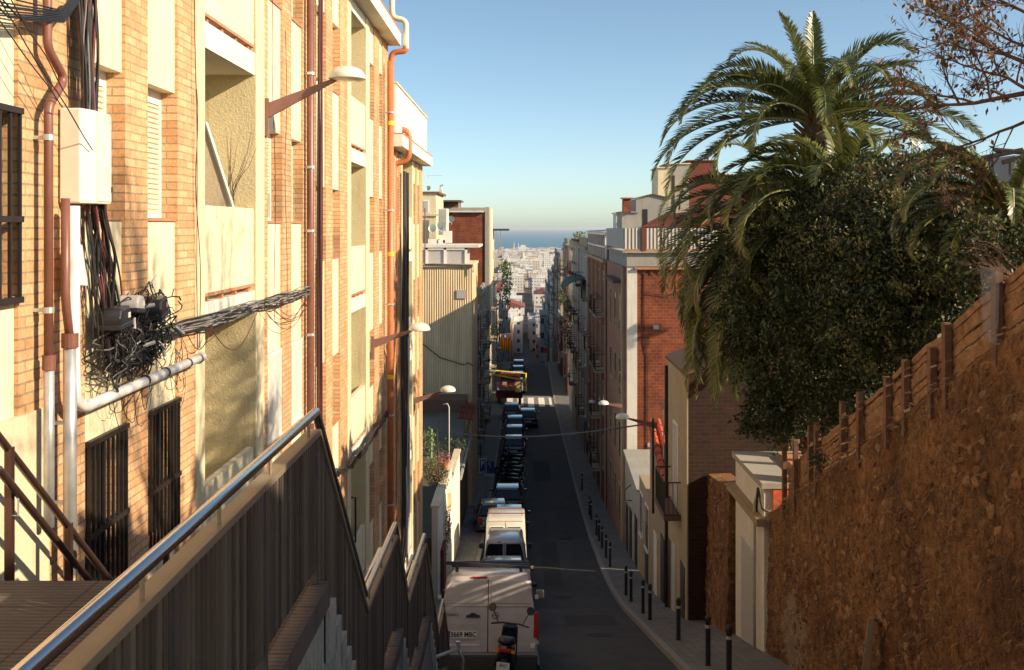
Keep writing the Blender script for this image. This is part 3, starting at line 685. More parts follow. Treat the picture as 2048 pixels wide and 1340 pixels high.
# ---------------------------------------------------------------- pipes
def pipe(label, pts, r, mat, clips=(), name='drain_pipe', lower=None, n=12, collars=()):
    t = thing(name, label, 'pipe')
    # round the corners
    pp = [Vector(p) for p in pts]; out = [pp[0]]
    for i in range(1, len(pp)-1):
        a, c, d = pp[i-1], pp[i], pp[i+1]; q = min(r*2.2, (c-a).length*.45, (d-c).length*.45)
        s = c+(a-c).normalized()*q; e = c+(d-c).normalized()*q
        for k in range(5):
            u = k/4; out.append(s*(1-u)**2+c*2*u*(1-u)+e*u*u)
    out.append(pp[-1])
    m = MB(); m.tube(out, r, n); m.build('pipe', mat, t, smooth=True)
    for (z, x, y) in clips:
        m = MB(); m.lathe([(r*1.02, -.02), (r*1.25, -.02), (r*1.25, .02), (r*1.02, .02)], x, y, z, 12); m.box(x-.12, x-r*.9, y-.012, y+.012, z-.012, z+.012); m.build('clip', M['galv'], t)
    if lower:
        z0, z1, x, y, r2, mt = lower
        m = MB(); m.tube([(x, y, z0), (x, y, z1)], r2, n); m.build('lower_pipe', mt, t, smooth=True)
        m = MB(); m.lathe([(r*1.0, .05), (r2*1.25, .05), (r2*1.25, -.05), (r2*1.0, -.05)], x, y, z0, 14); m.build('collar', M['brownpipe'], t)
    return t
def wz(px, py, X): y = YX(px, X); return (X, y, (455-py)/F*y)
x = -3.16
y1 = YX(100, x)
pipe('brown drain pipe with a sideways kink, left of the cream cabinet', [(x, YX(95, x), 4), wz(95, 95, x), wz(125, 150, x), wz(125, 165, x), wz(97, 212, x), (x, YX(97, x), -.95)], .030, M['brownpipe'],
     clips=[(.60, x, YX(97, x)), (-.55, x, YX(97, x))], lower=(-.9, -2.0, x, YX(98, x), .034, M['galv']))
x2 = -3.13; ya = YX(140, x2)
pipe('wide grey metal drain pipe with a brown upper length, under the cream cabinet', [(x2, YX(131, x2), .2), (x2, YX(131, x2), -.5), (x2, YX(140, x2), -.78)], .03, M['brownpipe'],
     clips=[(-1.35, x2, ya), (-1.9, x2, ya)], lower=(-.78, -2.4, x2, ya, .045, M['galv']))
x3 = -3.12
pipe('white conduit dropping from the cabinet, then running level under the cable tangle',
     [(x3, YX(147, x3), .15), (x3, YX(147, x3), -1.0), (x3, YX(150, x3), -1.2), (x3, YX(168, x3), -1.28), (x3, YX(405, x3), -1.26)], .043, M['whitepipe'], name='conduit')
b = MB()
for px_ in (290, 330, 375, 397):
    yy = YX(px_, x3); b.tube([(x3, yy-.018, -1.265), (x3, yy+.018, -1.265)], .048, 10)
o = b.build('cable_tie', M['boxblack']); o.parent = [q for q in bpy.data.objects if q.name == 'conduit'][0]
x = -3.17
pipe('dark brown drain pipe on the pillar where the second building begins', [(x, YX(621, x), 6), (x, YX(621, x), -7.2)], .055, M['brownpipe'], clips=[(z, x, YX(621, x)) for z in (2.3, .9, -.05, -1.6, -2.9)])
x = -3.1
pipe('tall terracotta drain pipe with yellow bands, topped by a cream kink at the eave',
     [(x, YX(781, x), 3.9), (x, YX(781, x), -9)], .075, M['orangepipe'], clips=[(z, x, YX(781, x)) for z in (2.7, .4, -1.8, -4.4, -6.5)])
pp = [o for o in bpy.data.objects if o.name.startswith('drain_pipe')][-1]
m = MB(); m.lathe([(.079, -.05), (.082, -.05), (.082, .05), (.079, .05)], x, YX(781, x), 2.45, 14); m.lathe([(.079, -.05), (.082, -.05), (.082, .05), (.079, .05)], x, YX(781, x), -.62, 14)
m.lathe([(.079, -.05), (.082, -.05), (.082, .05), (.079, .05)], x, YX(781, x), -3.5, 14); m.build('yellow_band', M['yellowpaint'], pp)
def kink(p0, mat, label, r=.07):
    return pipe(label, p0, r, mat)
Yk = 24.9
pipe('cream drain pipe that bends around the end of the white eave', [P(784, -30, Yk), P(784, 36, Yk), P(812, 40, Yk), P(812, 92, Yk), (P(812, 98, Yk).x, Yk, P(812, 98, Yk).z)], .07, M['creampipe'])
pipe('terracotta elbow below the cream bend at the eave', [P(812, 92, Yk), P(810, 102, Yk), P(783, 105, Yk), P(781, 150, Yk)], .072, M['orangepipe'])
Yk = 26.6
pipe('terracotta drain pipe that kinks around the lower white parapet', [P(790, 165, Yk), P(790, 255, Yk), P(818, 262, Yk), P(818, 320, Yk), P(790, 328, Yk), P(789, 340, Yk), (P(789, 340, Yk).x, Yk, -9)], .075, M['orangepipe'])
# ---------------------------------------------------------------- cables
def squiggle(p0, p1, n, amp, rr):
    p0, p1 = Vector(p0), Vector(p1); out = []
    ph = [rr.uniform(0, 6.28) for _ in range(4)]
    for i in range(n+1):
        u = i/n; q = p0.lerp(p1, u)
        e = math.sin(math.pi*u)**.5 if 0 < u < 1 else 0
        q += Vector((amp*.5*math.sin(ph[0]+u*9), amp*math.sin(ph[1]+u*7)*1, amp*math.sin(ph[2]+u*11)))*e
        out.append(q)
    return out
rr = random.Random(21)
t = thing('cable_bundle', 'thick upright bundle of black cables running into the top of the cream cabinet', 'cables')
for mt, nn in (('cable', 26), ('redcable', 8), ('cable_grey', 5)):
    b = MB()
    for k in range(nn):
        yy = rr.uniform(YX(118, XF), YX(166, XF)); yb = 7.42+rr.uniform(-.1, .12)
        b.tube(squiggle((XF+.05+rr.uniform(0, .08), yy, 3.2), (XF+.09+rr.uniform(0, .06), yb, .80), 16, .035, rr), rr.uniform(.006, .012), 5)
    b.build('cable', M[mt], t)
t = thing('cable_bundle', 'hanging black and dark red cables between the cabinet and the tangle', 'cables')
for mt, nn in (('cable', 22), ('redcable', 7)):
    b = MB()
    for k in range(nn):
        b.tube(squiggle((XF+.10+rr.uniform(-.03, .05), 7.55+rr.uniform(-.14, .15), .20), (XF+.10+rr.uniform(-.04, .05), 7.75+rr.uniform(-.2, .4), -.95+rr.uniform(-.2, .3)), 14, .04, rr), rr.uniform(.005, .011), 5)
    b.build('cable', M[mt], t)
b = MB()
for k in range(9):
    xx = rr.uniform(-20, 60)
    b.tube([Vector(wz(xx-60, -60+k*4, -3.1)), Vector(wz(xx, 0+k*5, -3.12)), Vector(wz(120+k, 20+k*3, -3.12)), Vector(wz(150+k*2, -10, -3.14))], .006, 5)
for (a_, c_) in (((-15, -20), (185, 300)), ((-30, 0), (125, 215)), ((5, -30), (140, 200))):
    b.tube(squiggle(wz(a_[0], a_[1], -3.13), wz(c_[0], c_[1], -3.05), 10, .01, rr), .0045, 5)
tag(b.build('loose_cables', M['cable']), 'loose thin cables looping across the top left corner of the facade', 'cables')
# cream cabinet
t = thing('junction_cabinet', 'tall cream metal cabinet fixed to the wall under the thick black cable bundle', 'cabinet')
c = MB(); ya, yb = 7.18, 7.66
c.prism([(-3.25, ya), (-3.10, ya), (-3.06, ya+.16), (-3.06, yb-.04), (-3.25, yb)], 2, .17, .84); bevel(c.build('body', M['boxcream'], t), .012)
c = MB(); c.prism([(-3.058, ya+.18), (-3.052, ya+.18), (-3.052, yb-.06), (-3.058, yb-.06)], 2, .19, .82); c.build('door', M['boxcream'], t)
c = MB(); c.tube([(-3.045, ya+.42, .30), (-3.045, ya+.42, .26)], .008, 6); c.build('lock', M['darkmetal'], t)
t = thing('small_box', 'slim white plastic box tilted among cables below the cabinet', 'box')
c = MB(); c.hexa([wz(152, 570, -3.1), wz(174, 572, -3.1), wz(176, 572, -3.2), wz(154, 570, -3.2)], [wz(150, 487, -3.1), wz(163, 490, -3.1), wz(165, 490, -3.2), wz(152, 487, -3.2)])
bevel(c.build('body', M['whitepipe'], t), .006)
# the tangle and its splice boxes
def splice(label, px, py, w_, h_, mat, tilt):
    yy = YX(px, -3.1); zz = (455-py)/F*yy
    t = thing('splice_box', label, 'box', (-3.08, yy, zz), group='splice boxes above the cable tangle', rot=(0, 0, 0))
    c = MB(); c.prism([(-w_/2, -h_/2), (w_/2, -h_/2), (w_/2+.01, 0), (w_/2-.03, h_/2), (-w_/2+.03, h_/2), (-w_/2-.01, 0)], 0, -.08, .08); o = bevel(c.build('body', mat, t), .02, 3)
    c = MB(); c.box(-.085, .085, -w_/2-.015, w_/2+.015, -h_/2-.02, -h_/2+.02); bevel(c.build('rim', M['boxblack'], t), .008)
    c = MB(); c.box(.081, .084, w_*.15, w_*.35, -.02, .02); c.build('sticker', M['frame_w'], t)
    t.rotation_euler = (tilt, 0, 0.1)
splice('big black splice box at the left above the cable tangle', 226, 632, .28, .14, M['boxblack'], .05)
splice('grey splice box between two black ones above the tangle', 258, 606, .20, .12, M['boxgrey'], -.1)
splice('black splice box with a small sticker at the right above the tangle', 306, 612, .24, .15, M['boxblack'], .15)
t = thing('cable_tangle', 'dense tangle of black cables hanging over the white conduit', 'cables')
def loop(b, c, ry, rz, rx, r, rr, n=18, turns=1.0):
    ph = rr.uniform(0, 6.28); w2 = rr.uniform(1.5, 3.5); pts = []
    for i in range(n+1):
        u = i/n*2*math.pi*turns+ph
        pts.append(Vector((c[0]+rx*math.sin(w2*u+ph), c[1]+ry*math.cos(u)*(1+.25*math.sin(2.3*u)), c[2]+rz*math.sin(u)*(1+.3*math.cos(1.7*u)))))
    b.tube(pts, r, 4, cap=False)
for mt, nn in (('cable', 120), ('cable_grey', 12)):
    b = MB()
    for k in range(nn):
        yy = rr.triangular(7.7, 9.05, 8.2); lim = 1-abs(yy-8.4)/1.1
        zz = rr.uniform(-1.10, -.68)
        loop(b, (XF+.11+rr.uniform(-.05, .08), yy, zz), rr.uniform(.08, .28), rr.uniform(.05, .19), rr.uniform(.01, .06), rr.uniform(.0035, .008), rr)
    b.build('cable', M[mt], t)
b = MB()
for k in range(12):
    yy = rr.uniform(7.9, 9.5); loop(b, (XF+.1, yy, -1.28), rr.uniform(.07, .2), rr.uniform(.12, .32), .02, .0032, rr)
b.build('hanging_cable', M['cable'], t)
for k in range(16):
    yy = rr.uniform(8.0, 9.2); zz = rr.uniform(-1.15, -.45); d = Vector((rr.uniform(-.3, .6), rr.uniform(-.5, .5), rr.uniform(-1, .4))).normalized()*.10
    b = MB(); b.tube([(XF+.18, yy, zz), Vector((XF+.18, yy, zz))+d], rr.choice([.006, .011, .016]), 5); b.build('connector', M['boxgrey'], t)
t = thing('cable_bundle', 'band of grey and black cables running level along the facade below the balcony', 'cables')
for mt, nn in (('cable', 7), ('cable_grey', 7)):
    b = MB()
    for k in range(nn):
        z0 = -.95+rr.uniform(-.065, .065)
        pts = []
        a0 = rr.uniform(0, 6)
        for i in range(60):
            u = i/59; yy = 9.15+(15.6-9.15)*u; sag = .022*math.sin(u*13+a0)+.008*math.sin(u*31+a0*2)
            pts.append(Vector((XF+.06+rr.uniform(0, .02)+(.02 if k % 2 else 0), yy, z0*(1-.1*0)+sag-.0*u)))
        b.tube(pts, rr.uniform(.006, .011), 5)
    b.build('cable', M[mt], t)
b = MB()
for (ya_, yb_, dp) in ((10.4, 12.3, .35), (12.6, 15.4, .38), (13.0, 15.5, .30), (13.2, 15.2, .22), (9.7, 10.5, .2), (12.9, 15.6, .27)):
    pts = [Vector((XF+.08, ya_+(yb_-ya_)*i/14, -1.0-dp*math.sin(math.pi*i/14))) for i in range(15)]; b.tube(pts, .005, 4)
for py_ in (13.2, 13.9, 10.05, 10.12): b.tube(squiggle((XF+.04, py_, 1.2+rr.uniform(0, 3)), (XF+.04, py_+.1, -1.2), 14, .03, rr), .005, 4)
b.build('sagging_cable', M['redcable'], t)
t = thing('cable_bundle', 'upright bundle of dark cables beside the brown pipe on the brick pillar', 'cables')
for mt, nn in (('cable', 6), ('redcable', 5)):
    b = MB()
    for k in range(nn): 
        yy = YX(631+rr.uniform(-3, 5), XF); b.tube(squiggle((XF+.05+rr.uniform(0, .04), yy, 6), (XF+.05+rr.uniform(0, .03), yy+rr.uniform(-.1, .1), -6), 30, .02, rr), rr.uniform(.009, .016), 5)
    b.build('cable', M[mt], t)
t = thing('cable_bundle', 'dark cables and conduits climbing the last building between pipe and recess', 'cables')
for mt, nn, r_ in (('cable', 9, .025), ('boxgrey', 3, .045), ('redcable', 4, .02)):
    b = MB()
    for k in range(nn):
        yy = YX(798+rr.uniform(0, 12), XF); b.tube(squiggle((XF+.08+rr.uniform(0, .05), yy, 1.5 if mt != 'boxgrey' else -3), (XF+.08, yy+rr.uniform(-.2, .2), -9), 24, .04, rr), r_, 6)
    b.build('cable', M[mt], t)
t = thing('cable_bundle', 'twisted loose cable bundle sagging across the lower facade of the middle building', 'cables')
b = MB()
for k in range(9):
    pts = [P(672, 945, 17.4), P(700, 930, 18.6), P(735, 885, 20.6), P(762, 845, 22.6), P(775, 820, 24)]
    pts2 = []
    for i in range(len(pts)-1):
        for s in range(5): pts2.append(pts[i].lerp(pts[i+1], s/5)+Vector((rr.uniform(0, .05), 0, rr.uniform(-.07, .07))))
    b.tube(pts2, rr.uniform(.010, .02), 4)
b.build('cable', M['cable'], t)
t = thing('wall_bar', 'short dark upright door bar on the middle building', 'door handle')
b = MB(); xx = -3.2; yb_ = YX(711, xx); b.tube([(xx-.08, yb_, (455-995)/F*yb_), (xx, yb_, (455-995)/F*yb_), (xx, yb_, (455-1085)/F*yb_), (xx-.08, yb_, (455-1085)/F*yb_)], .02, 6); b.build('bar', M['darkmetal'], t)
# ---------------------------------------------------------------- wall-mounted street lamps
LAMPG = 'dome street lamps mounted on the walls'
def lamp(label, base, tip, dia, side=1):
    """base on the wall, tip = centre of the dome's rim; the dome looks down"""
    base = Vector(base); tip = Vector(tip); t = thing('street_lamp', label, 'lamp', tip, group=LAMPG)
    b0 = base-tip; r = dia/2; d = 1 if b0.x > 0 else -1
    m = MB(); j = Vector((d*r*.55, 0, .0)); n = 8
    c0, c1 = b0, j
    lo, hi = [], []
    rings = []
    for i in range(n+1):
        u = i/n; p = c0.lerp(c1, u); hgt = .075*(1-u)+.022; rings.append((p, hgt))
    for i in range(n):
        p, h = rings[i]; q, k = rings[i+1]
        m.hexa([(p.x, p.y-.022, p.z-h), (q.x, q.y-.022, q.z-k), (q.x, q.y+.022, q.z-k), (p.x, p.y+.022, p.z-h)],
               [(p.x, p.y-.022, p.z+h), (q.x, q.y-.022, q.z+k), (q.x, q.y+.022, q.z+k), (p.x, p.y+.022, p.z+h)])
    m.build('arm', M['lamparm'], t)
    m = MB(); m.box(b0.x-.03*-d-.02, b0.x+.02, b0.y-.04, b0.y+.04, b0.z-.32, b0.z+.16); m.build('wall_plate', M['lamparm'], t)
    m = MB(); prof = [(r, 0), (r*1.0, .02)]+[(r*math.cos(a), .02+r*.62*math.sin(a)) for a in [R(q) for q in (12, 25, 40, 55, 70, 82)]]+[(0.001, .02+r*.62)]
    m.lathe(prof, 0, 0, 0, 24); m.lathe([(r, 0), (r*.86, -.012), (r*.82, .0)], 0, 0, 0, 24); m.build('dome', M['lampshade'], t, smooth=True)
    m = MB(); m.lathe([(r*.82, -.002), (r*.6, -.02), (.001, -.03)], 0, 0, 0, 24); m.build('lamp_glass', M['lamp_glass'], t, smooth=True)
lamp('large dome street lamp high on the brick and yellow building, upper left', wz(534, 222, -3.24), P(694, 158, 13.0), .47)
lamp('dome street lamp on the middle building, in front of the narrow brick strips', P(742, 688, 21.9)+Vector((.05, 0, 0)), P(839, 660, 21.9), .46)
lamp('dome street lamp in front of the profiled sheet building', P(826, 803, 30.6), P(896, 782, 30.6), .46)
lamp('white dome street lamp beside the white corner pilaster on the right', P(1313, 852, 34), P(1245, 836, 34), .46, -1)
lamp('dome street lamp in front of the dark red tower on the right', P(1247, 812, 45), P(1207, 808, 45), .46, -1)
lamp('smallest and farthest dome lamp of the right-hand row', P(1203, 808, 58), P(1185, 805, 58), .44, -1)
lamp('small dome lamp beside the yellow and red striped flag', P(988, 700, 120), P(998, 697, 120), .6)
# ================================================================ generic street-front house
def house(label, side, X, y0, y1, ztop, mats, name='town_house', floors=None, balc=0.5, nwin=2, depth=8, zfloor=None, roof=None, win=(0.9, 1.5), fl=3.0, cornice=True, top_h=0.0,
          pilaster=None, seed=0, rail=True, awn=None, zmin=None, group=None, shutters=None, slant=0):
    """side +1: stands on the right and faces -x; side -1: stands on the left and faces +x"""
    rr = random.Random(seed*7+3); t = thing(name, label, 'house', group=group)
    zb = min(g(y0), g(y1))-1.0; d = -side      # d: direction the front faces
    m = MB(); sk = slant*depth; ya_, yb_ = y0+.01, y1-.01
    if side > 0: m.prism([(X, ya_), (X+depth, ya_-sk), (X+depth, yb_-sk), (X, yb_)], 2, zb, ztop)
    else: m.box(X, X-d*depth, ya_, yb_, zb, ztop)
    m.build('wall', M[mats[0]], t)
    if cornice:
        m = MB(); m.box(X+d*.16, X-d*depth, y0-.02, y1-.03, ztop, ztop+.18); m.build('cornice', M[mats[1]], t)
    if top_h:
        m = MB(); m.box(X+d*.02, X-d*.16, y0+.02, y1-.04, ztop+.181, ztop+.18+top_h); m.build('roof_parapet', M[mats[1]], t)
        m = MB(); m.box(X+d*.02, X-d*depth, y0+.012, y0+.15, ztop+.182, ztop+.18+top_h-.02); m.build('roof_parapet', M[mats[1]], t)
    zg = max(g(y0), g(y1)); nf = floors if floors else max(1, int((ztop-zg-0.6)/fl))
    wdt, hgt = win
    for k in range(nf):
        zt = ztop-0.55-k*fl; z0 = zt-hgt
        if z0 < zg+.2: break
        for q in range(nwin):
            yc = y0+(y1-y0)*(q+.5)/nwin
            hasb = rr.random() < balc
            zz0 = z0-.55 if hasb else z0
            m = MB(); a, c = yc-wdt/2, yc+wdt/2; xo = X+d*.03; xi = X-d*.02
            m.box(xi, xo, a-.06, a, zz0-.04, zt+.06); m.box(xi, xo, c, c+.06, zz0-.04, zt+.06); m.box(xi, xo, a, c, zt, zt+.06); m.box(xi, xo+d*.05, a, c, zz0-.06, zz0)
            m.box(xi, X+d*.018, yc-.02, yc+.02, zz0, zt)
            w_ = m.build('window', M[mats[2]], t)
            m = MB(); m.box(xi, X+d*.008, a, c, zz0, zt); m.build('pane', M['glass'] if not shutters or rr.random() < .4 else M[shutters], w_)
            if hasb:
                m = MB(); m.box(X-d*.01, X+d*.55, a-.3, c+.3, zz0-.16, zz0-.07); bl = m.build('balcony', M[mats[1]], t)
                m = MB(); r0 = X+d*.52
                for zz in (zz0+.85, zz0-.02): m.box(r0-.015, r0+.015, a-.28, c+.28, zz-.015, zz+.015); m.box(X, r0, a-.295, a-.265, zz-.015, zz+.015); m.box(X, r0, c+.265, c+.295, zz-.015, zz+.015)
                n = 9
                for s in range(n): yy = a-.28+(c-a+.56)*s/(n-1); m.box(r0-.008, r0+.008, yy-.008, yy+.008, zz0-.02, zz0+.85)
                m.build('railing', M['darkmetal'], bl)
    if pilaster:
        for yy in pilaster[0]:
            m = MB(); m.box(X-d*.02, X+d*.06, yy-.14, yy+.14, zb, ztop-.02); m.build('pilaster', M[pilaster[1]], t)
    m = MB(); yd = y0+(y1-y0)*.3; m.box(X-d*.02, X+d*.02, yd-.45, yd+.45, g(yd)+.1, g(yd)+2.25); m.build('door', M['darkmetal'], t)
    return t
XR_ = 4.47
# ---- right: gate house, low rubble wall, gable house
t = thing('gate_house', 'pale plastered gate house with a sloping ledge at the end of the rubble wall', 'gatehouse')
m = MB(); m.box(5.12, 8.2, 21.7, 24.6, -10.5, -5.52); m.build('wall', M['cream_gate'] if 'cream_gate' in M else M['white'], t)
m = MB(); m.box(5.05, 8.2, 21.62, 24.7, -5.52, -5.40); m.build('roof_slab', M['concrete'], t)
m = MB(); m.box(4.93, 5.13, 21.55, 24.75, -6.30, -6.15); m.build('ledge', M['tan'], t)
m = MB(); m.box(5.10, 5.121, 22.5, 23.9, -9.6, -7.2); m.build('doorway', M['boxgrey'], t)
m = MB(); m.box(6.0, 8.3, 21.6, 24.0, -5.40, -5.28); m.build('roof_tiles', M['tileline'], t)
m = MB(); m.box(5.3, 7.0, 21.64, 21.70, -6.3, -5.55); m.build('end_panel', M['tile'], t)
t2 = pipe('thin grey drain pipe on the corner of the pale gate house', [(5.08, 22.15, -5.75), (5.02, 22.15, -5.95), (5.02, 22.15, -6.5), (5.02, 22.15, -10)], .035, M['boxgrey'])
t2 = pipe('thin bent pipe at the top of the pale gate house', [(5.30, 21.58, -6.0), (5.06, 21.58, -5.95), (5.03, 21.9, -5.55), (5.03, 22.0, -6.1)], .025, M['darkmetal'])
def stonemat():
    m, t, b = newmat('wall_stones'); ge = N(t, 'ShaderNodeNewGeometry')
    c = ramp(t, ge.outputs['Random Per Island'], [(0, (.14, .065, .03)), (.3, (.31, .15, .06)), (.55, (.20, .095, .045)), (.8, (.42, .24, .11)), (1, (.26, .19, .13))])
    c = mixc(t, .8, c, ramp(t, noise(t, ge.outputs['Position'], 22, 6, .8), [(.38, (.25, .2, .18)), (.55, (1, 1, 1))]), 'MULTIPLY')
    t.links.new(c, b.inputs['Base Color']); b.inputs['Roughness'].default_value = .9; bump(t, b, noise(t, ge.outputs['Position'], 30, 5, .8), 1.0, .02); return m
M['stones'] = stonemat()
def rubble_mesh(name, X, y0, y1, ztop, amp, step, zb=None, thick=1.2, side=-1):
    """face towards -x, every bump real; a top and a back behind it"""
    from mathutils import noise as mn
    ny = int((y1-y0)/step); vs = []; fs = []; nz = int(7.5/step)
    for i in range(ny+1):
        y = y0+(y1-y0)*i/ny; zt = ztop(y)+.05*mn.noise(Vector((0, y*2.3, 5))); zl = g(y)-.4
        for j in range(nz+1):
            z = zl+(zt-zl)*j/nz
            p = Vector((0, y*1.0, z*1.0))
            h = amp*(mn.fractal(p*1.1, 1.0, 2.0, 3)+.7*abs(mn.noise(p*4.3))+.45*mn.noise(p*9))
            batter = .10*(zt-z)/6
            e = min(1, (zt-z)/.15)
            vs.append((X-h*e-batter, y, z))
    for i in range(ny):
        for j in range(nz):
            a = i*(nz+1)+j; fs.append((a, a+1, a+nz+2, a+nz+1))
    b_ = len(vs)
    for i in range(ny+1):
        y = y0+(y1-y0)*i/ny; zt = ztop(y)+.05*mn.noise(Vector((0, y*2.3, 5)))
        vs.append((X+thick, y, zt+.02)); vs.append((X+thick, y, g(y)-.4))
    for i in range(ny):
        fs.append((i*(nz+1)+nz, b_+2*i, b_+2*i+2, (i+1)*(nz+1)+nz)); fs.append((b_+2*i, b_+2*i+1, b_+2*i+3, b_+2*i+2))
    fs.append(tuple([b_+1, b_]+[j for j in range(nz, -1, -1)]))
    e = ny*(nz+1); fs.append(tuple([e+j for j in range(nz+1)]+[b_+2*ny, b_+2*ny+1]))
    mb = MB(); mb.v = vs; mb.f = fs; mb.m = [0]*len(fs)
    ph = (1+5**.5)/2; ico = [(-1, ph, 0), (1, ph, 0), (-1, -ph, 0), (1, -ph, 0), (0, -1, ph), (0, 1, ph), (0, -1, -ph), (0, 1, -ph), (ph, 0, -1), (ph, 0, 1), (-ph, 0, -1), (-ph, 0, 1)]
    icf = [(0, 11, 5), (0, 5, 1), (0, 1, 7), (0, 7, 10), (0, 10, 11), (1, 5, 9), (5, 11, 4), (11, 10, 2), (10, 7, 6), (7, 1, 8), (3, 9, 4), (3, 4, 2), (3, 2, 6), (3, 6, 8), (3, 8, 9), (4, 9, 5), (2, 4, 11), (6, 2, 10), (8, 6, 7), (9, 8, 1)]
    rs = random.Random(17)
    for k in range(int(1500*(y1-y0)/19)):
        y = y0+(y1-y0)*rs.random()**.8; zt = ztop(y); z = zt-.12-rs.random()*(zt-g(y))*.97
        if mn.noise(Vector((0, y*.6, z*.6))) < -.12: continue
        s_ = rs.uniform(.035, .105); sy, sz, sx = s_*rs.uniform(.8, 1.5), s_*rs.uniform(.6, 1.0), rs.uniform(.02, .045)
        xs = X-.10*(zt-z)/6-amp*mn.fractal(Vector((0, y, z))*1.1, 1.0, 2.0, 3); a_ = rs.uniform(-.5, .5)
        vv = []
        for q in ico:
            j_ = .75+.35*rs.random(); yy, zz = q[1]*sy*.6*j_, q[2]*sz*.6*j_; vv.append((xs+q[0]*sx*.6, y+yy*math.cos(a_)-zz*math.sin(a_), z+yy*math.sin(a_)+zz*math.cos(a_)))
        mb.add(vv, icf, 1)
    return mb.build(name, [M['rubble'], M['stones']])
WT = lambda y: -1.28-.457*(y-11.2)
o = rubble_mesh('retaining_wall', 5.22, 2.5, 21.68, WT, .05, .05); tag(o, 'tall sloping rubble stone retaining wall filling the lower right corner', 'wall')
o = rubble_mesh('rubble_wall', 5.0, 24.75, 27.55, lambda y: -6.3-.12*(y-24.7), .05, .09, thick=.6); tag(o, 'low dark rubble wall between the gate house and the brick gable', 'wall')
# foot of the retaining wall: a spill of rock and mortar
b = MB(); rr = random.Random(5)
from mathutils import noise as mn
ny, nx = 60, 14
for i in range(ny+1):
    y = 6+(19.5-6)*i/ny
    for j in range(nx+1):
        u = j/nx; x = 5.26-1.3*u*(1-.5*(y-6)/13.5)
        hh = 3.2*(1-u)**1.1*max(.03, 1-(y-6)/10)*(.9+.35*mn.noise(Vector((x*.8, y*.6, 0))))
        b.v.append((x, y, g(y)-.05+hh+.05*mn.noise(Vector((x*5, y*5, 1)))))
for i in range(ny):
    for j in range(nx):
        a = i*(nx+1)+j; b.f.append((a, a+nx+1, a+nx+2, a+1)); b.m.append(0)
M['rock'] = simple('grey_mortar_rock', (0.11, 0.075, 0.06), 0.95, 0, 0.55, 3, 0.9)
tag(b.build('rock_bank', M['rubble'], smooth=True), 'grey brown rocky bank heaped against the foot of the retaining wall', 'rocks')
b = MB(); b.hexa([P(1722, 1350, 14.55), P(1740, 1350, 14.55), P(1740, 1350, 14.8), P(1722, 1350, 14.8)], [P(1736, 1238, 14.75), P(1750, 1235, 14.75), P(1750, 1235, 15.0), P(1736, 1238, 15.0)])
tag(bevel(b.build('mortar_strip', M['tan']), .01), 'pale mortar strip running down the bank by the retaining wall', 'mortar strip')
# raised land behind the retaining wall, which carries fence and trees
def hill(y): return WT(min(y, 21.5))+.0
b = MB(); n = 40
for i in range(n+1):
    y = -14+(45)*i/n; zz = hill(max(y, 0)) if y < 21.5 else -6.4
    b.v += [(6.2, y, zz-.15), (40, y, zz+2.5)]
for i in range(n): b.f.append((2*i, 2*i+1, 2*i+3, 2*i+2)); b.m.append(0)
struct(b.build('terrain', M['earth']))
# fence
t = thing('wooden_fence', 'rough wooden fence of split rails and square posts on top of the retaining wall', 'fence')
XFN = 5.28
def fence_posts():
    for pxx, hh in ((2005, .84), (1903, .75), (1873, .60), (1820, .74), (1783, .72), (1727, .86), (1693, .95), (1640, 1.0), (1627, 1.05), (1597, 1.05), (1575, 1.15)):
        y = YX(pxx, XFN); w_ = .055
        m = MB(); tilt = rnd.uniform(-.02, .02)
        m.hexa([(XFN-.10, y-w_, WT(y)-.3), (XFN-.02, y-w_, WT(y)-.3), (XFN-.02, y+w_, WT(y)-.3), (XFN-.10, y+w_, WT(y)-.3)],
               [(XFN-.10, y-w_+tilt, WT(y)+hh), (XFN-.02, y-w_+tilt, WT(y)+hh), (XFN-.02, y+w_+tilt, WT(y)+hh), (XFN-.10, y+w_+tilt, WT(y)+hh)])
        m.build('post', M['woodpost'], t)
    for y in (10.2, 9.2, 8.2, 7.2, 6.2, 5.2):
        m = MB(); m.box(XFN-.10, XFN-.02, y-.05, y+.05, WT(y)-.3, WT(y)+.85); m.build('post', M['woodpost'], t)
fence_posts()
m = MB(); rr = random.Random(9)
ed = [4.2]+sorted([5.2, 6.2, 7.2, 8.2, 9.2, 10.2]+[YX(q, XFN) for q in (2005, 1903, 1873, 1820, 1783, 1727, 1693, 1640, 1597, 1575)])
for a, c in zip(ed, ed[1:]):
    nr_ = 9
    for k in range(nr_):
        hb = .02+.72*k/nr_+rr.uniform(-.02, .02); n = 10; tw = rr.uniform(.030, .045); bow = rr.uniform(-.03, .05)*min(1, (c-a)); top2 = []
        xo = XFN+rr.uniform(0, .03)
        for i in range(n):
            u0, u1 = i/n, (i+1)/n
            def zc(u): y = a+(c-a)*u; return WT(y)+hb+bow*math.sin(math.pi*u)+.008*math.sin(u*14+k)
            ya, yb = a+(c-a)*u0, a+(c-a)*u1
            m.hexa([(xo, ya, zc(u0)-tw), (xo+.03, ya, zc(u0)-tw), (xo+.03, yb, zc(u1)-tw), (xo, yb, zc(u1)-tw)],
                   [(xo-.01, ya, zc(u0)+tw), (xo+.03, ya, zc(u0)+tw), (xo+.03, yb, zc(u1)+tw), (xo-.01, yb, zc(u1)+tw)])
m.build('rail_boards', M['wood'], t)
m = MB(); yq = YX(1985, XFN-.12)
m.add([P(1960, 538, 11.1), P(2000, 535, 11.05), P(1995, 690, 11.05), P(1967, 680, 11.1)], [(0, 1, 2, 3)])
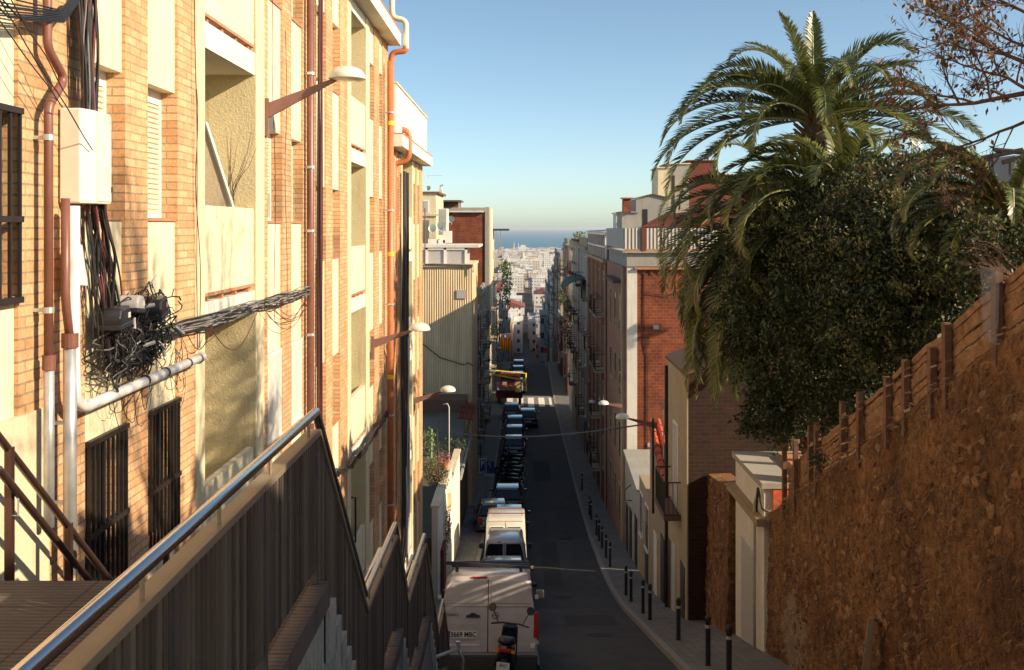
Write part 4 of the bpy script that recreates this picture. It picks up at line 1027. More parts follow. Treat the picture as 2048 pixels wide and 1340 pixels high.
def meshsheet():
    mt, tt, bb = newmat('fine_wire_mesh'); bb.inputs['Base Color'].default_value = (.5, .52, .54, 1)
    tr = N(tt, 'ShaderNodeBsdfTransparent'); mx = N(tt, 'ShaderNodeMixShader'); mx.inputs[0].default_value = .35
    tt.links.new(tr.outputs[0], mx.inputs[1]); tt.links.new(bb.outputs[0], mx.inputs[2]); tt.links.new(mx.outputs[0], tt.nodes['Material Output'].inputs[0]); return mt
tag(m.build('mesh_sheet', meshsheet()), 'see-through sheet of fine mesh hanging over the fence', 'mesh sheet')
# lamp top peeking over the fence
t = thing('garden_lamp', 'small round white lamp cap showing just above the fence', 'lamp'); q = P(1886, 672, 14.2)
m = MB(); m.lathe([(.075, 0), (.07, .03), (.04, .055), (.001, .06)], q.x, q.y, q.z-.02, 14); m.build('dome', M['white'], t, smooth=True)
m = MB(); m.tube([(q.x, q.y, q.z-1.4), (q.x, q.y, q.z-.02)], .03, 8); m.build('post', M['darkmetal'], t)
# ---- gable house
t = thing('gable_house', 'beige fronted house with a dark old brick gable and an iron balcony', 'house')
m = MB(); y0, y1 = 27.6, 31.4
m.prism([(4.47, -13.5), (12.5, -13.5), (12.5, -1.8), (8.5, -2.2), (4.47, -4.0)], 1, y0, y1); m.build('gable_wall', M['darkbrick'], t)
m = MB(); m.box(4.43, 4.468, y0-.0, y1, -13.5, -4.05); m.build('front_wall', M['beige'], t)
m = MB(); m.hexa([(4.38, y0-.03, -4.0), (8.6, y0-.03, -2.2), (8.6, y1, -2.2), (4.38, y1, -4.0)], [(4.38, y0-.03, -3.92), (8.6, y0-.03, -2.08), (8.6, y1, -2.08), (4.38, y1, -3.92)]); m.build('roof', M['brownwall'], t)
for (yy, za, zb_) in ((29.5, -8.05, -5.6),):
    m = MB(); m.box(4.40, 4.431, yy-.5, yy-.42, za, zb_); m.box(4.40, 4.431, yy+.42, yy+.5, za, zb_); m.box(4.40, 4.431, yy-.42, yy+.42, zb_-.08, zb_); wn_ = m.build('balcony_door', M['frame_w'], t)
    m = MB(); m.box(4.415, 4.431, yy-.42, yy+.42, za, zb_-.08); m.build('pane', M['boxgrey'], wn_)
m = MB(); m.box(3.95, 4.43, 28.6, 30.6, -8.2, -8.08); bl = m.build('balcony', M['brownwall'], t)
m = MB()
for zz in (-8.06, -7.15): m.box(3.96, 3.99, 28.62, 30.58, zz, zz+.03); m.box(3.96, 4.43, 28.62, 28.65, zz, zz+.03); m.box(3.96, 4.43, 30.55, 30.58, zz, zz+.03)
for i in range(15): yy = 28.63+i*.138; m.box(3.967, 3.983, yy, yy+.016, -8.06, -7.13)
for i in range(1, 4): xx = 3.96+i*.12; m.box(xx, xx+.016, 28.625, 28.641, -8.06, -7.13)
m.build('railing', M['darkmetal'], bl)
for yy, za, zb_ in ((28.3, -11.2, -9.3), (29.9, -11.6, -9.2), (31.0, -11.8, -9.4)):
    m = MB(); m.box(4.41, 4.431, yy-.35, yy+.35, za, zb_); m.build('door', M['boxgrey'] if yy == 29.9 else M['darkmetal'], t)
m = MB(); m.tube([(4.38, 31.2, -4.2), (4.38, 31.2, -12)], .05, 8); m.build('gutter_pipe', M['darkmetal'], t)
# ---- low houses
def tile_roof(lo0, lo1, hi1, hi0, name, label=None, parent=None, n=10, mat='tile'):
    """clay tiles as real half rounds running down from hi to lo"""
    lo0, lo1, hi1, hi0 = [Vector(q) for q in (lo0, lo1, hi1, hi0)]
    m = MB(); m.add([lo0, lo1, hi1, hi0], [(0, 1, 2, 3)])
    for i in range(n):
        u = (i+.5)/n; a = lo0.lerp(lo1, u); c = hi0.lerp(hi1, u); wd = (lo1-lo0).length/n*.42
        seg = max(3, int((c-a).length/.42))
        for s in range(seg):
            p = a.lerp(c, s/seg); q = a.lerp(c, (s+1.08)/seg); m.tube([p+Vector((0, 0, .05)), q+Vector((0, 0, .01))], [wd, wd*.8], 8)
    return m.build(name, M[mat], parent)
t = thing('small_house', 'low house with a bright red clay tile roof sloping towards the eye', 'house')
m = MB(); m.prism([(31.4, -13), (35.9, -13.5), (35.9, -6.95), (31.5, -8.55)], 0, 4.47, 8.0); m.build('wall', M['tan'], t)
tile_roof((4.40, 31.45, -8.45), (7.9, 31.45, -8.45), (7.9, 36.0, -6.82), (4.40, 36.0, -6.82), 'roof', parent=t, n=14)
for yy in (32.6, 34.3): m = MB(); m.box(4.44, 4.472, yy-.4, yy+.4, g(yy)+.1, g(yy)+2.2); m.build('door', M['darkmetal'] if yy < 33 else M['white'], t)
house('low tan house with dark flat roof between the tile roof and pale roof', 1, 4.49, 36.0, 39.38, -9.5, ('tan', 'brownwall', 'frame_w'), name='small_house', nwin=2, balc=0, fl=2.6, seed=2, depth=2.6, slant=.384, cornice=False)
t = thing('small_house', 'low house with a pale grey flat roof below the white corner pilaster', 'house')
m = MB(); m.hexa([(4.5, 39.58, -14.6), (7.0, 38.62, -14.6), (7.0, 44.9, -14.6), (4.5, 44.9, -14.6)], [(4.5, 39.58, -10.24), (7.0, 38.62, -10.3), (7.0, 44.9, -9.85), (4.5, 44.9, -9.85)]); m.build('wall', M['grey'], t)
m = MB(); m.hexa([(4.42, 39.62, -10.24), (7.05, 38.62, -10.24), (7.05, 44.95, -9.84), (4.42, 44.95, -9.84)], [(4.42, 39.62, -10.14), (7.05, 38.62, -10.14), (7.05, 44.95, -9.74), (4.42, 44.95, -9.74)]); m.build('roof', M['grey'], t)
for yy in (40.5, 42.5, 44): m = MB(); m.box(4.47, 4.502, yy-.4, yy+.4, g(yy)+.1, g(yy)+2.1); m.build('door', M['darkmetal'], t)
m = MB(); m.tube([(4.36, 41.0, -10.3), (4.1, 41.0, -10.5), (4.1, 40.9, -10.9), (4.36, 40.9, -10.9)], .02, 5); m.build('wall_bracket', M['darkmetal'], t)
# ---- brick house with white corner
t = thing('corner_house', 'red brick side wall with a white corner pilaster under a fenced roof terrace', 'house')
y0, y1, zt = 45.2, 54.5, -1.75
m = MB(); m.box(5.06, 14, y0+.02, y1, -16, zt); m.build('brick_wall', M['redbrick'], t)
m = MB(); m.box(4.62, 5.06, y0, y1-.01, -16, zt+.02); m.build('corner_pilaster', M['white'], t)
m = MB(); m.box(4.50, 4.62, y0+.35, y1, -16, zt); m.build('front_wall', M['pink'], t)
m = MB(); m.box(4.60, 14, y0-.05, y1, zt+.03, zt+.62); m.build('parapet_band', M['concrete'], t)
m = MB(); m.box(4.95, 14.2, y0-.12, y1, zt-.10, zt-.0); m.build('string_course', M['tileline'], t)
for i in range(22): pass
m = MB()
for i in range(26): m.box(5.3+i*.34, 5.42+i*.34, y0-.02, y0+.06, zt-.32, zt-.11)
dc = m.build('dentil_course', M['brownwall'], t)
for vx, vz in ((5.9, -4.4), (6.7, -7.3), (5.6, -9.6)):
    m = MB(); m.box(vx-.12, vx+.12, y0-.0, y0+.03, vz-.09, vz+.09); m.build('vent', M['boxgrey'], t)
m = MB(); m.tube([(5.35, y0-.01, -1.9), (5.36, y0-.02, -5), (5.5, y0-.02, -5.6), (5.5, y0-.02, -12)], .02, 5); m.build('cable', M['cable'], t)
m = MB(); m.tube([(7.6, y0-.02, -2.6), (6.4, y0-.04, -3.0), (5.36, y0-.03, -2.9)], .014, 5); m.build('cable', M['cable'], t)
m = MB(); m.box(4.40, 14.2, y0-.18, y1, zt+.63, zt+.72); m.build('terrace_slab', M['concrete'], t)
m = MB(); m.box(4.5, 14.2, y0-.16, y0-.10, zt+.722, zt+.80); m.build('fence_rail', M['tileline'], t)
m = MB(); m.box(4.48, 14.1, y0-.12, y0-.08, zt+.80, zt+1.72); m.box(4.46, 4.50, y0-.07, y1, zt+.80, zt+1.72); m.build('terrace_screen', M['corr_grey'] if 'corr_grey' in M else M['corr'], t)
m = MB(); m.box(5.25, 5.42, y0-.2, y0-.125, zt+.72, zt+1.75); m.build('screen_post', M['redwall'], t)
m = MB(); m.box(4.05, 4.55, 46, 51, zt-.75, zt-.62); m.build('canopy', M['brownwall'], t)
for k in range(4):
    for yy in (47.2, 49.5, 52.0):
        z0 = zt-1.5-k*2.9-1.5; m = MB(); xo = 4.47
        m.box(xo, 4.51, yy-.5, yy-.42, z0, z0+1.7); m.box(xo, 4.51, yy+.42, yy+.5, z0, z0+1.7); m.box(xo, 4.51, yy-.42, yy+.42, z0+1.62, z0+1.7); w_ = m.build('window', M['beige'], t)
        m = MB(); m.box(xo+.02, 4.51, yy-.42, yy+.42, z0, z0+1.62); m.build('pane', M['glass'], w_)
m = MB(); m.box(4.42, 4.50, 45.6, 46.0, -16, zt-.02); m.build('front_pilaster', M['beige'], t)
# what stands on its roof and behind it
def shed(label, x0, x1, y0, y1, z0, z1, mat, roofmat, pitch=0, name='roof_shed', cat='shed', door=True, rmat=None):
    t = thing(name, label, cat); m = MB(); m.prism([(x0, z0), (x1, z0), (x1, z1), ((x0+x1)/2, z1+pitch), (x0, z1)], 1, y0, y1); m.build('wall', M[mat], t)
    m = MB(); e = .1
    m.hexa([(x0-e, y0-e, z1), ((x0+x1)/2, y0-e, z1+pitch), ((x0+x1)/2, y1, z1+pitch), (x0-e, y1, z1)], [(x0-e, y0-e, z1+.06), ((x0+x1)/2, y0-e, z1+pitch+.06), ((x0+x1)/2, y1, z1+pitch+.06), (x0-e, y1, z1+.06)])
    m.hexa([((x0+x1)/2, y0-e, z1+pitch), (x1+e, y0-e, z1), (x1+e, y1, z1), ((x0+x1)/2, y1, z1+pitch)], [((x0+x1)/2, y0-e, z1+pitch+.06), (x1+e, y0-e, z1+.06), (x1+e, y1, z1+.06), ((x0+x1)/2, y1, z1+pitch+.06)])
    m.build('roof', M[roofmat], t)
    if door: m = MB(); m.box(x0+(x1-x0)*.2, x0+(x1-x0)*.35, y0-.02, y0+.02, z0+.02, z0+(z1-z0)*.8); m.build('door', M['darkmetal'], t)
    return t
def pshed(label, px0, px1, pyt, pyb, y, dp, mat, roofmat, pitch=0, **k):
    a, c = P(px0, pyb, y), P(px1, pyt, y); return shed(label, a.x, c.x, y, y+dp, a.z, c.z, mat, roofmat, pitch, **k)
pshed('small grey roof room with a shallow pitched roof, left of the palm fronds', 1272, 1338, 398, 500, 58, 3, 'grey', 'brownwall', .25)
pshed('red brick chimney block standing on the concrete roof edge', 1247, 1262, 397, 425, 57, .8, 'redbrick', 'tileline', name='chimney', cat='chimney', door=False)
pshed('pale concrete roof structure under the small brick chimney', 1244, 1275, 425, 505, 57.2, 3, 'concrete', 'concrete', door=False, name='roof_room', cat='roof room')
pshed('small white block at the left end of the right-hand roofs', 1232, 1243, 427, 470, 62, 2, 'white', 'white', door=False, name='roof_room', cat='roof room')
pshed('pale tower-like stair room against the sky behind the palm fronds', 1316, 1337, 336, 430, 63, 3, 'cream', 'cream', door=False, name='stair_room', cat='roof room')
pshed('grey and white stair room right of the pale one, half hidden by fronds', 1334, 1378, 328, 440, 64, 3, 'grey', 'cream', name='stair_room', cat='roof room')
pshed('big plain dark red wall of a house behind the palm', 1377, 1432, 322, 460, 66, 8, 'redwall', 'brownwall', name='red_house', cat='house', door=False)
pshed('brown red house wall between the upper and lower palm crowns', 1432, 1530, 350, 470, 70, 8, 'redbrick', 'tileline', name='brick_house', cat='house', door=False)
pshed('orange brick house showing between palm fronds and hedge on the right', 1786, 1840, 318, 420, 60, 8, 'redbrick', 'tileline', name='brick_house', cat='house', door=False)
pshed('pale side wall beside the orange brick house behind the hedge', 1765, 1786, 323, 420, 60.5, 8, 'cream', 'cream', name='pale_house', cat='house', door=False)
t = thing('tiled_roof', 'low dark red tiled roof above the terrace screen', 'roof')
tile_roof(P(1285, 455, 50), P(1372, 455, 50), P(1380, 425, 58), P(1325, 432, 58), 'tiles', parent=t, n=16, mat='tiledark')
# ---- the rest of the right-hand row
M['towerred'] = stucco('dark_red_tiles', (0.20, 0.045, 0.028), amount=0.2, grain=20)
t = house('dark red tower house with cream strips and a glazed roof veranda', 1, 4.45, 54.6, 69.5, -1.9, ('towerred', 'beige', 'beige'), nwin=5, balc=.3, pilaster=((54.9, 58.0, 61.5, 65, 69), 'beige'), seed=4, win=(1.1, 1.7))
m = MB()
for yy in np.linspace(55.0, 69.3, 9): m.box(4.42, 4.52, yy-.06, yy+.06, -1.7, -.35)
m.box(4.40, 4.54, 54.9, 69.4, -.40, -.28); m.box(4.40, 4.54, 54.9, 69.4, -1.1, -1.02)
for xx in (5.0, 5.6, 6.4, 7.2): m.box(xx-.06, xx+.06, 54.92, 55.02, -1.7, -.35)
m.box(4.42, 7.3, 54.92, 55.02, -.38, -.28)
m.build('veranda_frame', M['frame_w'], t)
m = MB(); m.hexa([(4.3, 54.7, -.27), (8, 54.7, -.05), (8, 69.5, -.05), (4.3, 69.5, -.27)], [(4.3, 54.7, -.22), (8, 54.7, .0), (8, 69.5, .0), (4.3, 69.5, -.22)]); m.build('veranda_roof', M['boxgrey'], t)
m = MB(); m.box(4.62, 8, 55.2, 69, -1.7, -.4); m.build('veranda_room', M['redwall'], t)
t = house('grey house with a dark green curved awning and roof plants', 1, 4.40, 69.5, 79.5, -1.5, ('grey', 'beige', 'frame_w'), nwin=3, balc=.5, top_h=.6, seed=5)
m = MB()
for i in range(6):
    a0, a1 = R(15*i), R(15*(i+1))
    m.hexa([(4.4-1.5*math.sin(a0), 71, -3.6-.9*(1-math.cos(a0))), (4.4-1.5*math.sin(a1), 71, -3.6-.9*(1-math.cos(a1))), (4.4-1.5*math.sin(a1), 78, -3.6-.9*(1-math.cos(a1))), (4.4-1.5*math.sin(a0), 78, -3.6-.9*(1-math.cos(a0)))],
           [(4.4-1.5*math.sin(a0), 71, -3.54-.9*(1-math.cos(a0))), (4.4-1.5*math.sin(a1), 71, -3.54-.9*(1-math.cos(a1))), (4.4-1.5*math.sin(a1), 78, -3.54-.9*(1-math.cos(a1))), (4.4-1.5*math.sin(a0), 78, -3.54-.9*(1-math.cos(a0)))])
m.build('awning', M['awning'], t)
t = house('ochre and beige house with a dark cornice just before the sunlit crossing', 1, 4.35, 79.5, 88.5, -1.1, ('beige', 'brownwall', 'frame_w'), nwin=3, balc=.6, seed=6)
t = house('narrow pale house with ribbed side before the crossing', 1, 4.42, 88.5, 96.8, -2.0, ('white', 'grey', 'frame_w'), nwin=2, balc=.6, seed=7, top_h=.7, depth=2.6)
# beyond the crossing street
cols = ['redwall', 'brownwall', 'beige', 'grey', 'pink', 'tan', 'white', 'redbrick', 'cream_old', 'yellow']
desc = {'redwall': 'dark red', 'brownwall': 'dark brown', 'beige': 'beige', 'grey': 'grey', 'pink': 'rose brown', 'tan': 'tan', 'white': 'whitish', 'redbrick': 'red brick', 'cream_old': 'weathered cream', 'yellow': 'yellow'}
rr = random.Random(33); y = 103.5; k = 0; ordn = ['first', 'second', 'third', 'fourth', 'fifth', 'sixth', 'seventh', 'eighth', 'ninth', 'tenth', 'eleventh', 'twelfth', 'thirteenth', 'fourteenth', 'fifteenth', 'sixteenth', 'seventeenth', 'eighteenth']
seq = ['brownwall', 'grey', 'redwall', 'beige', 'pink', 'redbrick', 'tan', 'white', 'brownwall', 'grey', 'redwall', 'beige', 'cream_old', 'pink', 'tan', 'redbrick']
tops = [-1.8, -2.6, -3.2, -3.9, -3.6, -5.0, -6.5, -8.0, -8.6, -11.5, -15, -18, -23, -28, -33, -38]
while k < 16:
    w_ = rr.uniform(6.5, 9.5)*(1 if y < 160 else 2.2)
    if y < 126 < y+w_: tops[k] = -11.0
    house('%s house, %s of the right-hand row beyond the crossing' % (desc[seq[k]], ordn[k]), 1, 4.45+drift(y)+rr.uniform(-.15, .25), y, y+w_, tops[k], (seq[k], rr.choice(['beige', 'grey', 'concrete']), 'frame_w'),
          nwin=2 if y < 160 else 4, balc=.6 if y < 180 else .3, seed=40+k, depth=12, floors=4, top_h=.5)
    y += w_; k += 1
# ================================================================ left-hand side beyond the long facade
t = thing('garden_wall', 'sunlit white garden wall with a dark red doorway and plants spilling over it', 'wall')
prof_ = [(33.6, -7.6), (36, -8.6), (36, -9.3), (40, -9.4), (40, -9.9), (46, -10.3)]
m = MB(); m.box(-2.98, -2.78, 33.6, 36.0, -14, -9.2); m.box(-2.96, -2.76, 36.01, 40.0, -15, -9.2); m.box(-2.99, -2.79, 40.01, 45.55, -15.5, -9.9); m.build('wall', M['white'], t)
m = MB(); m.box(-5.5, -2.99, 33.6, 45.5, -14, -10.2); m.build('planting_bed', M['earth'], t)
m = MB(); m.box(-3.02, -2.72, 33.6, 36, -9.2, -9.13); m.build('coping', M['cream_old'], t); m = MB(); m.box(-3.00, -2.71, 36.01, 40.02, -9.2, -9.12); m.build('coping', M['cream_old'], t); m = MB(); m.box(-3.03, -2.74, 40.03, 45.5, -9.9, -9.83); m.build('coping', M['cream_old'], t)
m = MB(); m.box(-2.77, -2.66, 34.6, 35.7, -13.5, -10.9); m.build('door', M['redwall'], t)
m = MB(); m.box(-2.76, -2.62, 37.6, 38.0, -10.4, -9.75); m.build('meter_box', M['yellow'], t)
t = thing('terrace_house', 'dark low house with a railed terrace below the profiled sheet wall', 'house')
m = MB(); m.box(-14, -2.95, 45.6, 55.0, -16, -11.2); m.build('wall', M['brownwall'], t)
m = MB(); m.box(-14, -3.1, 53.9, 55.0, -11.2, -9.55); m.build('terrace_back_wall', M['grey'], t)
m = MB(); m.box(-14, -2.7, 45.4, 54, -11.2, -11.08); m.build('terrace_floor', M['concrete'], t)
m = MB()
for zz in (-10.2, -10.9): m.box(-14, -2.78, 45.7, 45.74, zz, zz+.05); m.box(-2.80, -2.76, 45.7, 54, zz, zz+.05)
for i in range(60): m.box(-2.8-i*.19, -2.775-i*.19, 45.705, 45.735, -11.1, -10.2)
m.build('railing', M['darkmetal'], t)
m = MB(); m.box(-8, -2.95, 53.2, 55.0, -9.55, -8.95); m.build('roof_edge', M['brownwall'], t)
tile_roof((-3.35, 52.2, -9.75), (-2.5, 52.2, -9.85), (-2.4, 53.6, -9.25), (-3.2, 53.6, -9.15), 'awning_tiles', parent=t, n=6, mat='tiledark')
t = thing('terrace_lamp_post', 'thin pale upright post among the plants of the terrace', 'pole'); q = P(898, 815, 42)
m = MB(); m.tube([(q.x, q.y, -13), (q.x, q.y, q.z), (q.x-.06, q.y, q.z+.15), (q.x-.25, q.y, q.z+.12)], .028, 8); m.build('post', M['boxgrey'], t, smooth=True)
t = thing('corrugated_building', 'building with a tall cream profiled sheet wall facing up the street', 'building')
m = MB(); m.box(-14, -2.72, 55.05, 62, -16, -2.12); m.build('wall', M['corr'], t)
m = MB(); m.box(-14, -2.66, 54.95, 62, -2.12, -1.98); m.build('roof_trim', M['cream_old'], t)
m = MB(); a, c = P(913, 597, 54.98), P(932, 580, 54.98); m.box(a.x, c.x, 54.99, 55.04, a.z, c.z); m.build('patch_panel', M['boxgrey'], t)
m = MB(); m.tube([P(846, 688, 54.9), P(880, 715, 54.9), P(928, 730, 54.9), P(937, 725, 54.9), P(946, 732, 54.9)], .03, 5); m.build('cable', M['cable'], t)
m = MB(); m.tube([P(850, 416, 54.9), P(850, 528, 54.9), P(946, 530, 54.9), P(946, 545, 54.9)], .035, 6); m.build('drain', M['brownpipe'], t)
t = thing('glazed_roof_room', 'glazed roof room with a white frame on top of the profiled sheet building', 'roof room')
a, c = P(853, 527, 56), P(958, 495, 56)
m = MB(); m.box(-8, P(932, 500, 56).x, 56.02, 60, -1.97, c.z); m.build('wall', M['boxgrey'], t)
m = MB()
for pxx in (853, 890, 932): x_ = P(pxx, 500, 56).x; m.box(x_-.07, x_+.07, 55.95, 56.015, -1.97, c.z)
m.box(-8, P(935, 500, 56).x, 55.95, 56.015, c.z-.12, c.z); m.build('frame', M['frame_w'], t)
m = MB(); m.box(-8, c.x, 55.9, 61, c.z, c.z+.14); m.build('roof', M['white'], t)
# roofs beyond
def pbox(m, px0, px1, pyt, pyb, y, dp): a, c = P(px0, pyb, y), P(px1, pyt, y); m.box(a.x, c.x, y, y+dp, a.z, c.z); return m
t = thing('yellow_roof_house', 'yellow house top with a small brown roof, left of the brick side wall', 'house')
pbox(MB(), 780, 872, 387, 560, 66, 6).build('wall', M['cream'], t); pbox(MB(), 780, 878, 383, 387, 65.9, 6.2).build('roof', M['brownwall'], t)
m = pbox(MB(), 846, 858, 400, 425, 65.97, .05); w_ = m.build('window', M['frame_w'], t); pbox(MB(), 848, 856, 402, 423, 65.95, .04).build('pane', M['boxgrey'], w_)
pbox(MB(), 800, 876, 428, 432, 65.9, .3).build('ledge', M['cream_old'], t)
t = thing('striped_roof_tank', 'white ribbed ventilation block in front of the brick side wall', 'roof vent'); m = pbox(MB(), 877, 894, 417, 470, 64, 1.5); m.build('body', M['corr_white'] if 'corr_white' in M else M['white'], t)
for pxx in (880, 884, 888, 892): pbox(MB(), pxx-.8, pxx+.6, 418, 470, 63.93, .08).build('rib', M['white'], t)
t = thing('small_roof_clutter', 'white washing and boxes on the roof beside two satellite dishes', 'roof clutter')
for (a_, b_, c_, d_) in ((856, 876, 478, 494), (886, 902, 462, 486), (874, 890, 480, 490)): pbox(MB(), a_, b_, c_, d_, 61, 1).build('box', M['white'], t)
t = thing('brick_side_house', 'house with a plain red brick side wall facing up the street and a pale edge', 'house')
pbox(MB(), 892, 970, 423, 620, 92, 7).build('brick_wall', M['redbrick'], t); pbox(MB(), 970, 978, 414, 660, 91.9, 7.2).build('corner_pilaster', M['concrete'], t); pbox(MB(), 978, 981, 416, 620, 92, 7).build('front_wall', M['cream_old'], t)
pbox(MB(), 880, 971, 415, 423, 91.8, 6).build('roof_parapet', M['concrete'], t); pbox(MB(), 893, 968, 422, 424.5, 91.7, .3).build('string_course', M['white'], t)
t = thing('roof_shelter', 'dark open roof shelter above the brick side wall', 'shelter')
pbox(MB(), 873, 922, 400, 403, 90, 4).build('roof', M['brownwall'], t); pbox(MB(), 876, 919, 403, 416, 92, 2).build('wall', M['brownwall'], t)
for pxx in (876, 886, 918): pbox(MB(), pxx-.6, pxx+.6, 403, 416, 90.1, .1).build('post', M['frame_w'], t)
pbox(MB(), 876, 883, 400, 416, 89.9, .2).build('panel', M['boxgrey'], t)
t = thing('chimney', 'narrow cream chimney stack with a metal cowl above the roofs', 'chimney'); pbox(MB(), 878, 884, 378, 400, 80, .6).build('stack', M['cream'], t); m = MB(); q = P(881, 378, 80.2); m.tube([q, q+Vector((0, 0, .25)), q+Vector((.2, 0, .3))], .07, 6); m.build('cowl', M['galv'], t)
def dish(label, px, py, y, r):
    q = P(px, py, y); t = thing('satellite_dish', label, 'satellite dish', q, group='satellite dishes on the left roofs')
    m = MB(); m.lathe([(r*math.sin(a_), r*.35*(1-math.cos(a_))) for a_ in [R(x_) for x_ in (0.1, 25, 50, 75, 90)]], 0, 0, 0, 20); o = m.build('reflector', M['boxcream'], t, smooth=True); o.rotation_euler = (R(75), 0, R(-20))
    m = MB(); m.tube([(0, .05, 0), (0, .1, -r*1.5)], .03, 6); m.build('mast', M['galv'], t)
    m = MB(); m.tube([(0, -.02, -r*.7), (.05, -r*.8, 0)], .015, 5); m.build('feed_arm', M['galv'], t)
dish('lower left one of two big satellite dishes on the roof terrace', 866, 457, 61, .26); dish('right one of two big satellite dishes side by side', 882, 452, 61.5, .30)
dish('round pale satellite dish against the red brick wall', 903, 439, 80, .28); dish('small satellite dish under the tall antenna mast on the yellow roof', 857, 377, 66, .17)
def antenna(label, px, pyt, pyb, y, bars=4):
    a, c = P(px, pyb, y), P(px, pyt, y); t = thing('antenna', label, 'antenna'); m = MB(); m.tube([a, c], .02, 5); m.build('mast', M['galv'], t)
    m = MB(); L_ = .9; m.tube([c+Vector((-.1, 0, -.1)), c+Vector((L_, 0, -.1))], .012, 4)
    for i in range(bars*2): m.tube([c+Vector((.0+i*L_/(bars*2), -.2, -.1)), c+Vector((.0+i*L_/(bars*2), .2, -.1))], .008, 4)
    m.build('aerial', M['galv'], t)
antenna('thin tall television antenna above the yellow roof house', 857, 348, 383, 66); antenna('small antenna between palm fronds in front of the sky', 1762, 240, 330, 60); antenna('short antenna on the roofs at the far right row', 1150, 470, 500, 90)
# pergola and end house
t = thing('pergola', 'roof terrace with a flat dark green pergola top against the sea', 'pergola')
pbox(MB(), 981, 1018, 457.5, 461.5, 112, 3).build('top', M['awning'], t)
for pxx in (984, 992, 1001): pbox(MB(), pxx-.5, pxx+.8, 461, 500, 112, .2).build('post', M['tileline'], t)
pbox(MB(), 982, 987, 462, 500, 113, 2).build('panel', M['white'], t)
house('tall narrow cream house with a rust coloured railing, carrying the dark pergola', -1, -3.25, 107, 116, -3.3, ('cream_old', 'beige', 'frame_w'), nwin=2, balc=.7, seed=70, depth=7, top_h=1.0)
# left row
cfg = [(62.05, 70, -3.6, 'brownwall'), (70, 78, -6.4, 'brownwall'), (78, 86, -5.2, 'tan'), (86, 91.6, -7.5, 'brownwall'), (99.3, 107, -5.5, 'cream_old'), (116, 124, -6.5, 'white'), (124, 132, -9.0, 'tan'), (132, 142, -10.5, 'beige'),
       (142, 152, -13, 'cream_old')]
for i, (a_, b_, zt_, mt_) in enumerate(cfg):
    house('%s house, %s of the left-hand row beyond the profiled sheet wall' % (desc[mt_], ordn[i]), -1, -3.3+drift(a_)+rr.uniform(-.1, .15), a_, b_, zt_, (mt_, 'concrete', 'frame_w'), nwin=2, balc=.75, seed=80+i, depth=9, top_h=.4, floors=4)
# flag
t = thing('flag', 'hanging flag with yellow and red stripes and a blue triangle with a white star', 'flag')
q0, q1 = P(1000, 668, 128), P(1021, 668, 128); W_ = q1.x-q0.x; H_ = (700-668)/F*128
def fy(u, v): return 128+.12*math.sin(u*9+v*2)
strips = MB(); nst = 9
def fp(u, v): return (q0.x+W_*(u*(1-.12*v)+.10*v), fy(u, v), q0.z-H_*v*(1+.04*math.sin(u*9)))
for i in range(nst):
    for j in range(8):
        a_, b_, c_, d_ = i/nst, (i+1)/nst, j/8, (j+1)/8
        strips.add([fp(a_, c_), fp(b_, c_), fp(b_, d_), fp(a_, d_)], [(3, 2, 1, 0)], i % 2)
o = strips.build('cloth', [leafmat('flag_cloth_yellow', [(.95, .55, .02), (.95, .6, .03)], .8, .55), leafmat('flag_cloth_red', [(.65, .04, .02), (.7, .05, .02)], .8, .55)], t)
m = MB(); e = Vector((0, -.05, 0)); tri = [Vector(fp(.02, 0))+e, Vector(fp(.98, 0))+e, Vector(fp(.5, .38))+e]; tri = [Vector((p.x, 127.8, p.z)) for p in tri]
m.add(tri, [(0, 2, 1)]); m.build('blue_triangle', M['flag_b'], t)
m = MB(); cx_, cz_ = q0.x+W_*.5, q0.z-H_*.12; pts_ = []
for i in range(10): r_ = .17 if i % 2 == 0 else .07; a_ = math.pi/2+i*math.pi/5; pts_.append((cx_+r_*math.cos(a_), 127.76, cz_+r_*math.sin(a_)))
m.add(pts_, [tuple(range(9, -1, -1))]); m.build('star', M['white'], t)
m = MB(); m.tube([(q0.x-1.0, 128.1, q0.z-.12), (q1.x+.1, 128.05, q0.z+.05)], .03, 5); m.build('pole', M['galv'], t)
# overhead cable across the street
b = MB(); a_, c_ = P(868, 862, 46), P(1306, 846, 34); b.tube([a_.lerp(c_, i/24)+Vector((0, 0, -.35*math.sin(math.pi*i/24))) for i in range(25)], .028, 5)
tag(b.build('overhead_cable', M['cable']), 'single black cable strung across the whole street', 'cable')
m = MB(); q = P(1306, 846, 34); b = MB(); b.tube([(q.x, q.y, q.z+.15), (q.x, q.y, q.z-3.0)], .045, 6); tag(b.build('cable_pole', M['darkmetal']), 'short dark pole holding the street cable beside the red tile roof', 'pole')
t = thing('antenna', 'small comb shaped aerial on a post above the red tile roof', 'antenna'); q = P(1327, 818, 33)
m = MB(); m.tube([(q.x, q.y, q.z-1.6), q], .02, 5); m.build('mast', M['galv'], t); m = MB(); [m.tube([q+Vector((-.06+.05*i, 0, .0)), q+Vector((-.09+.05*i, 0, .22))], .016, 4) for i in range(4)]; m.build('aerial', M['galv'], t)
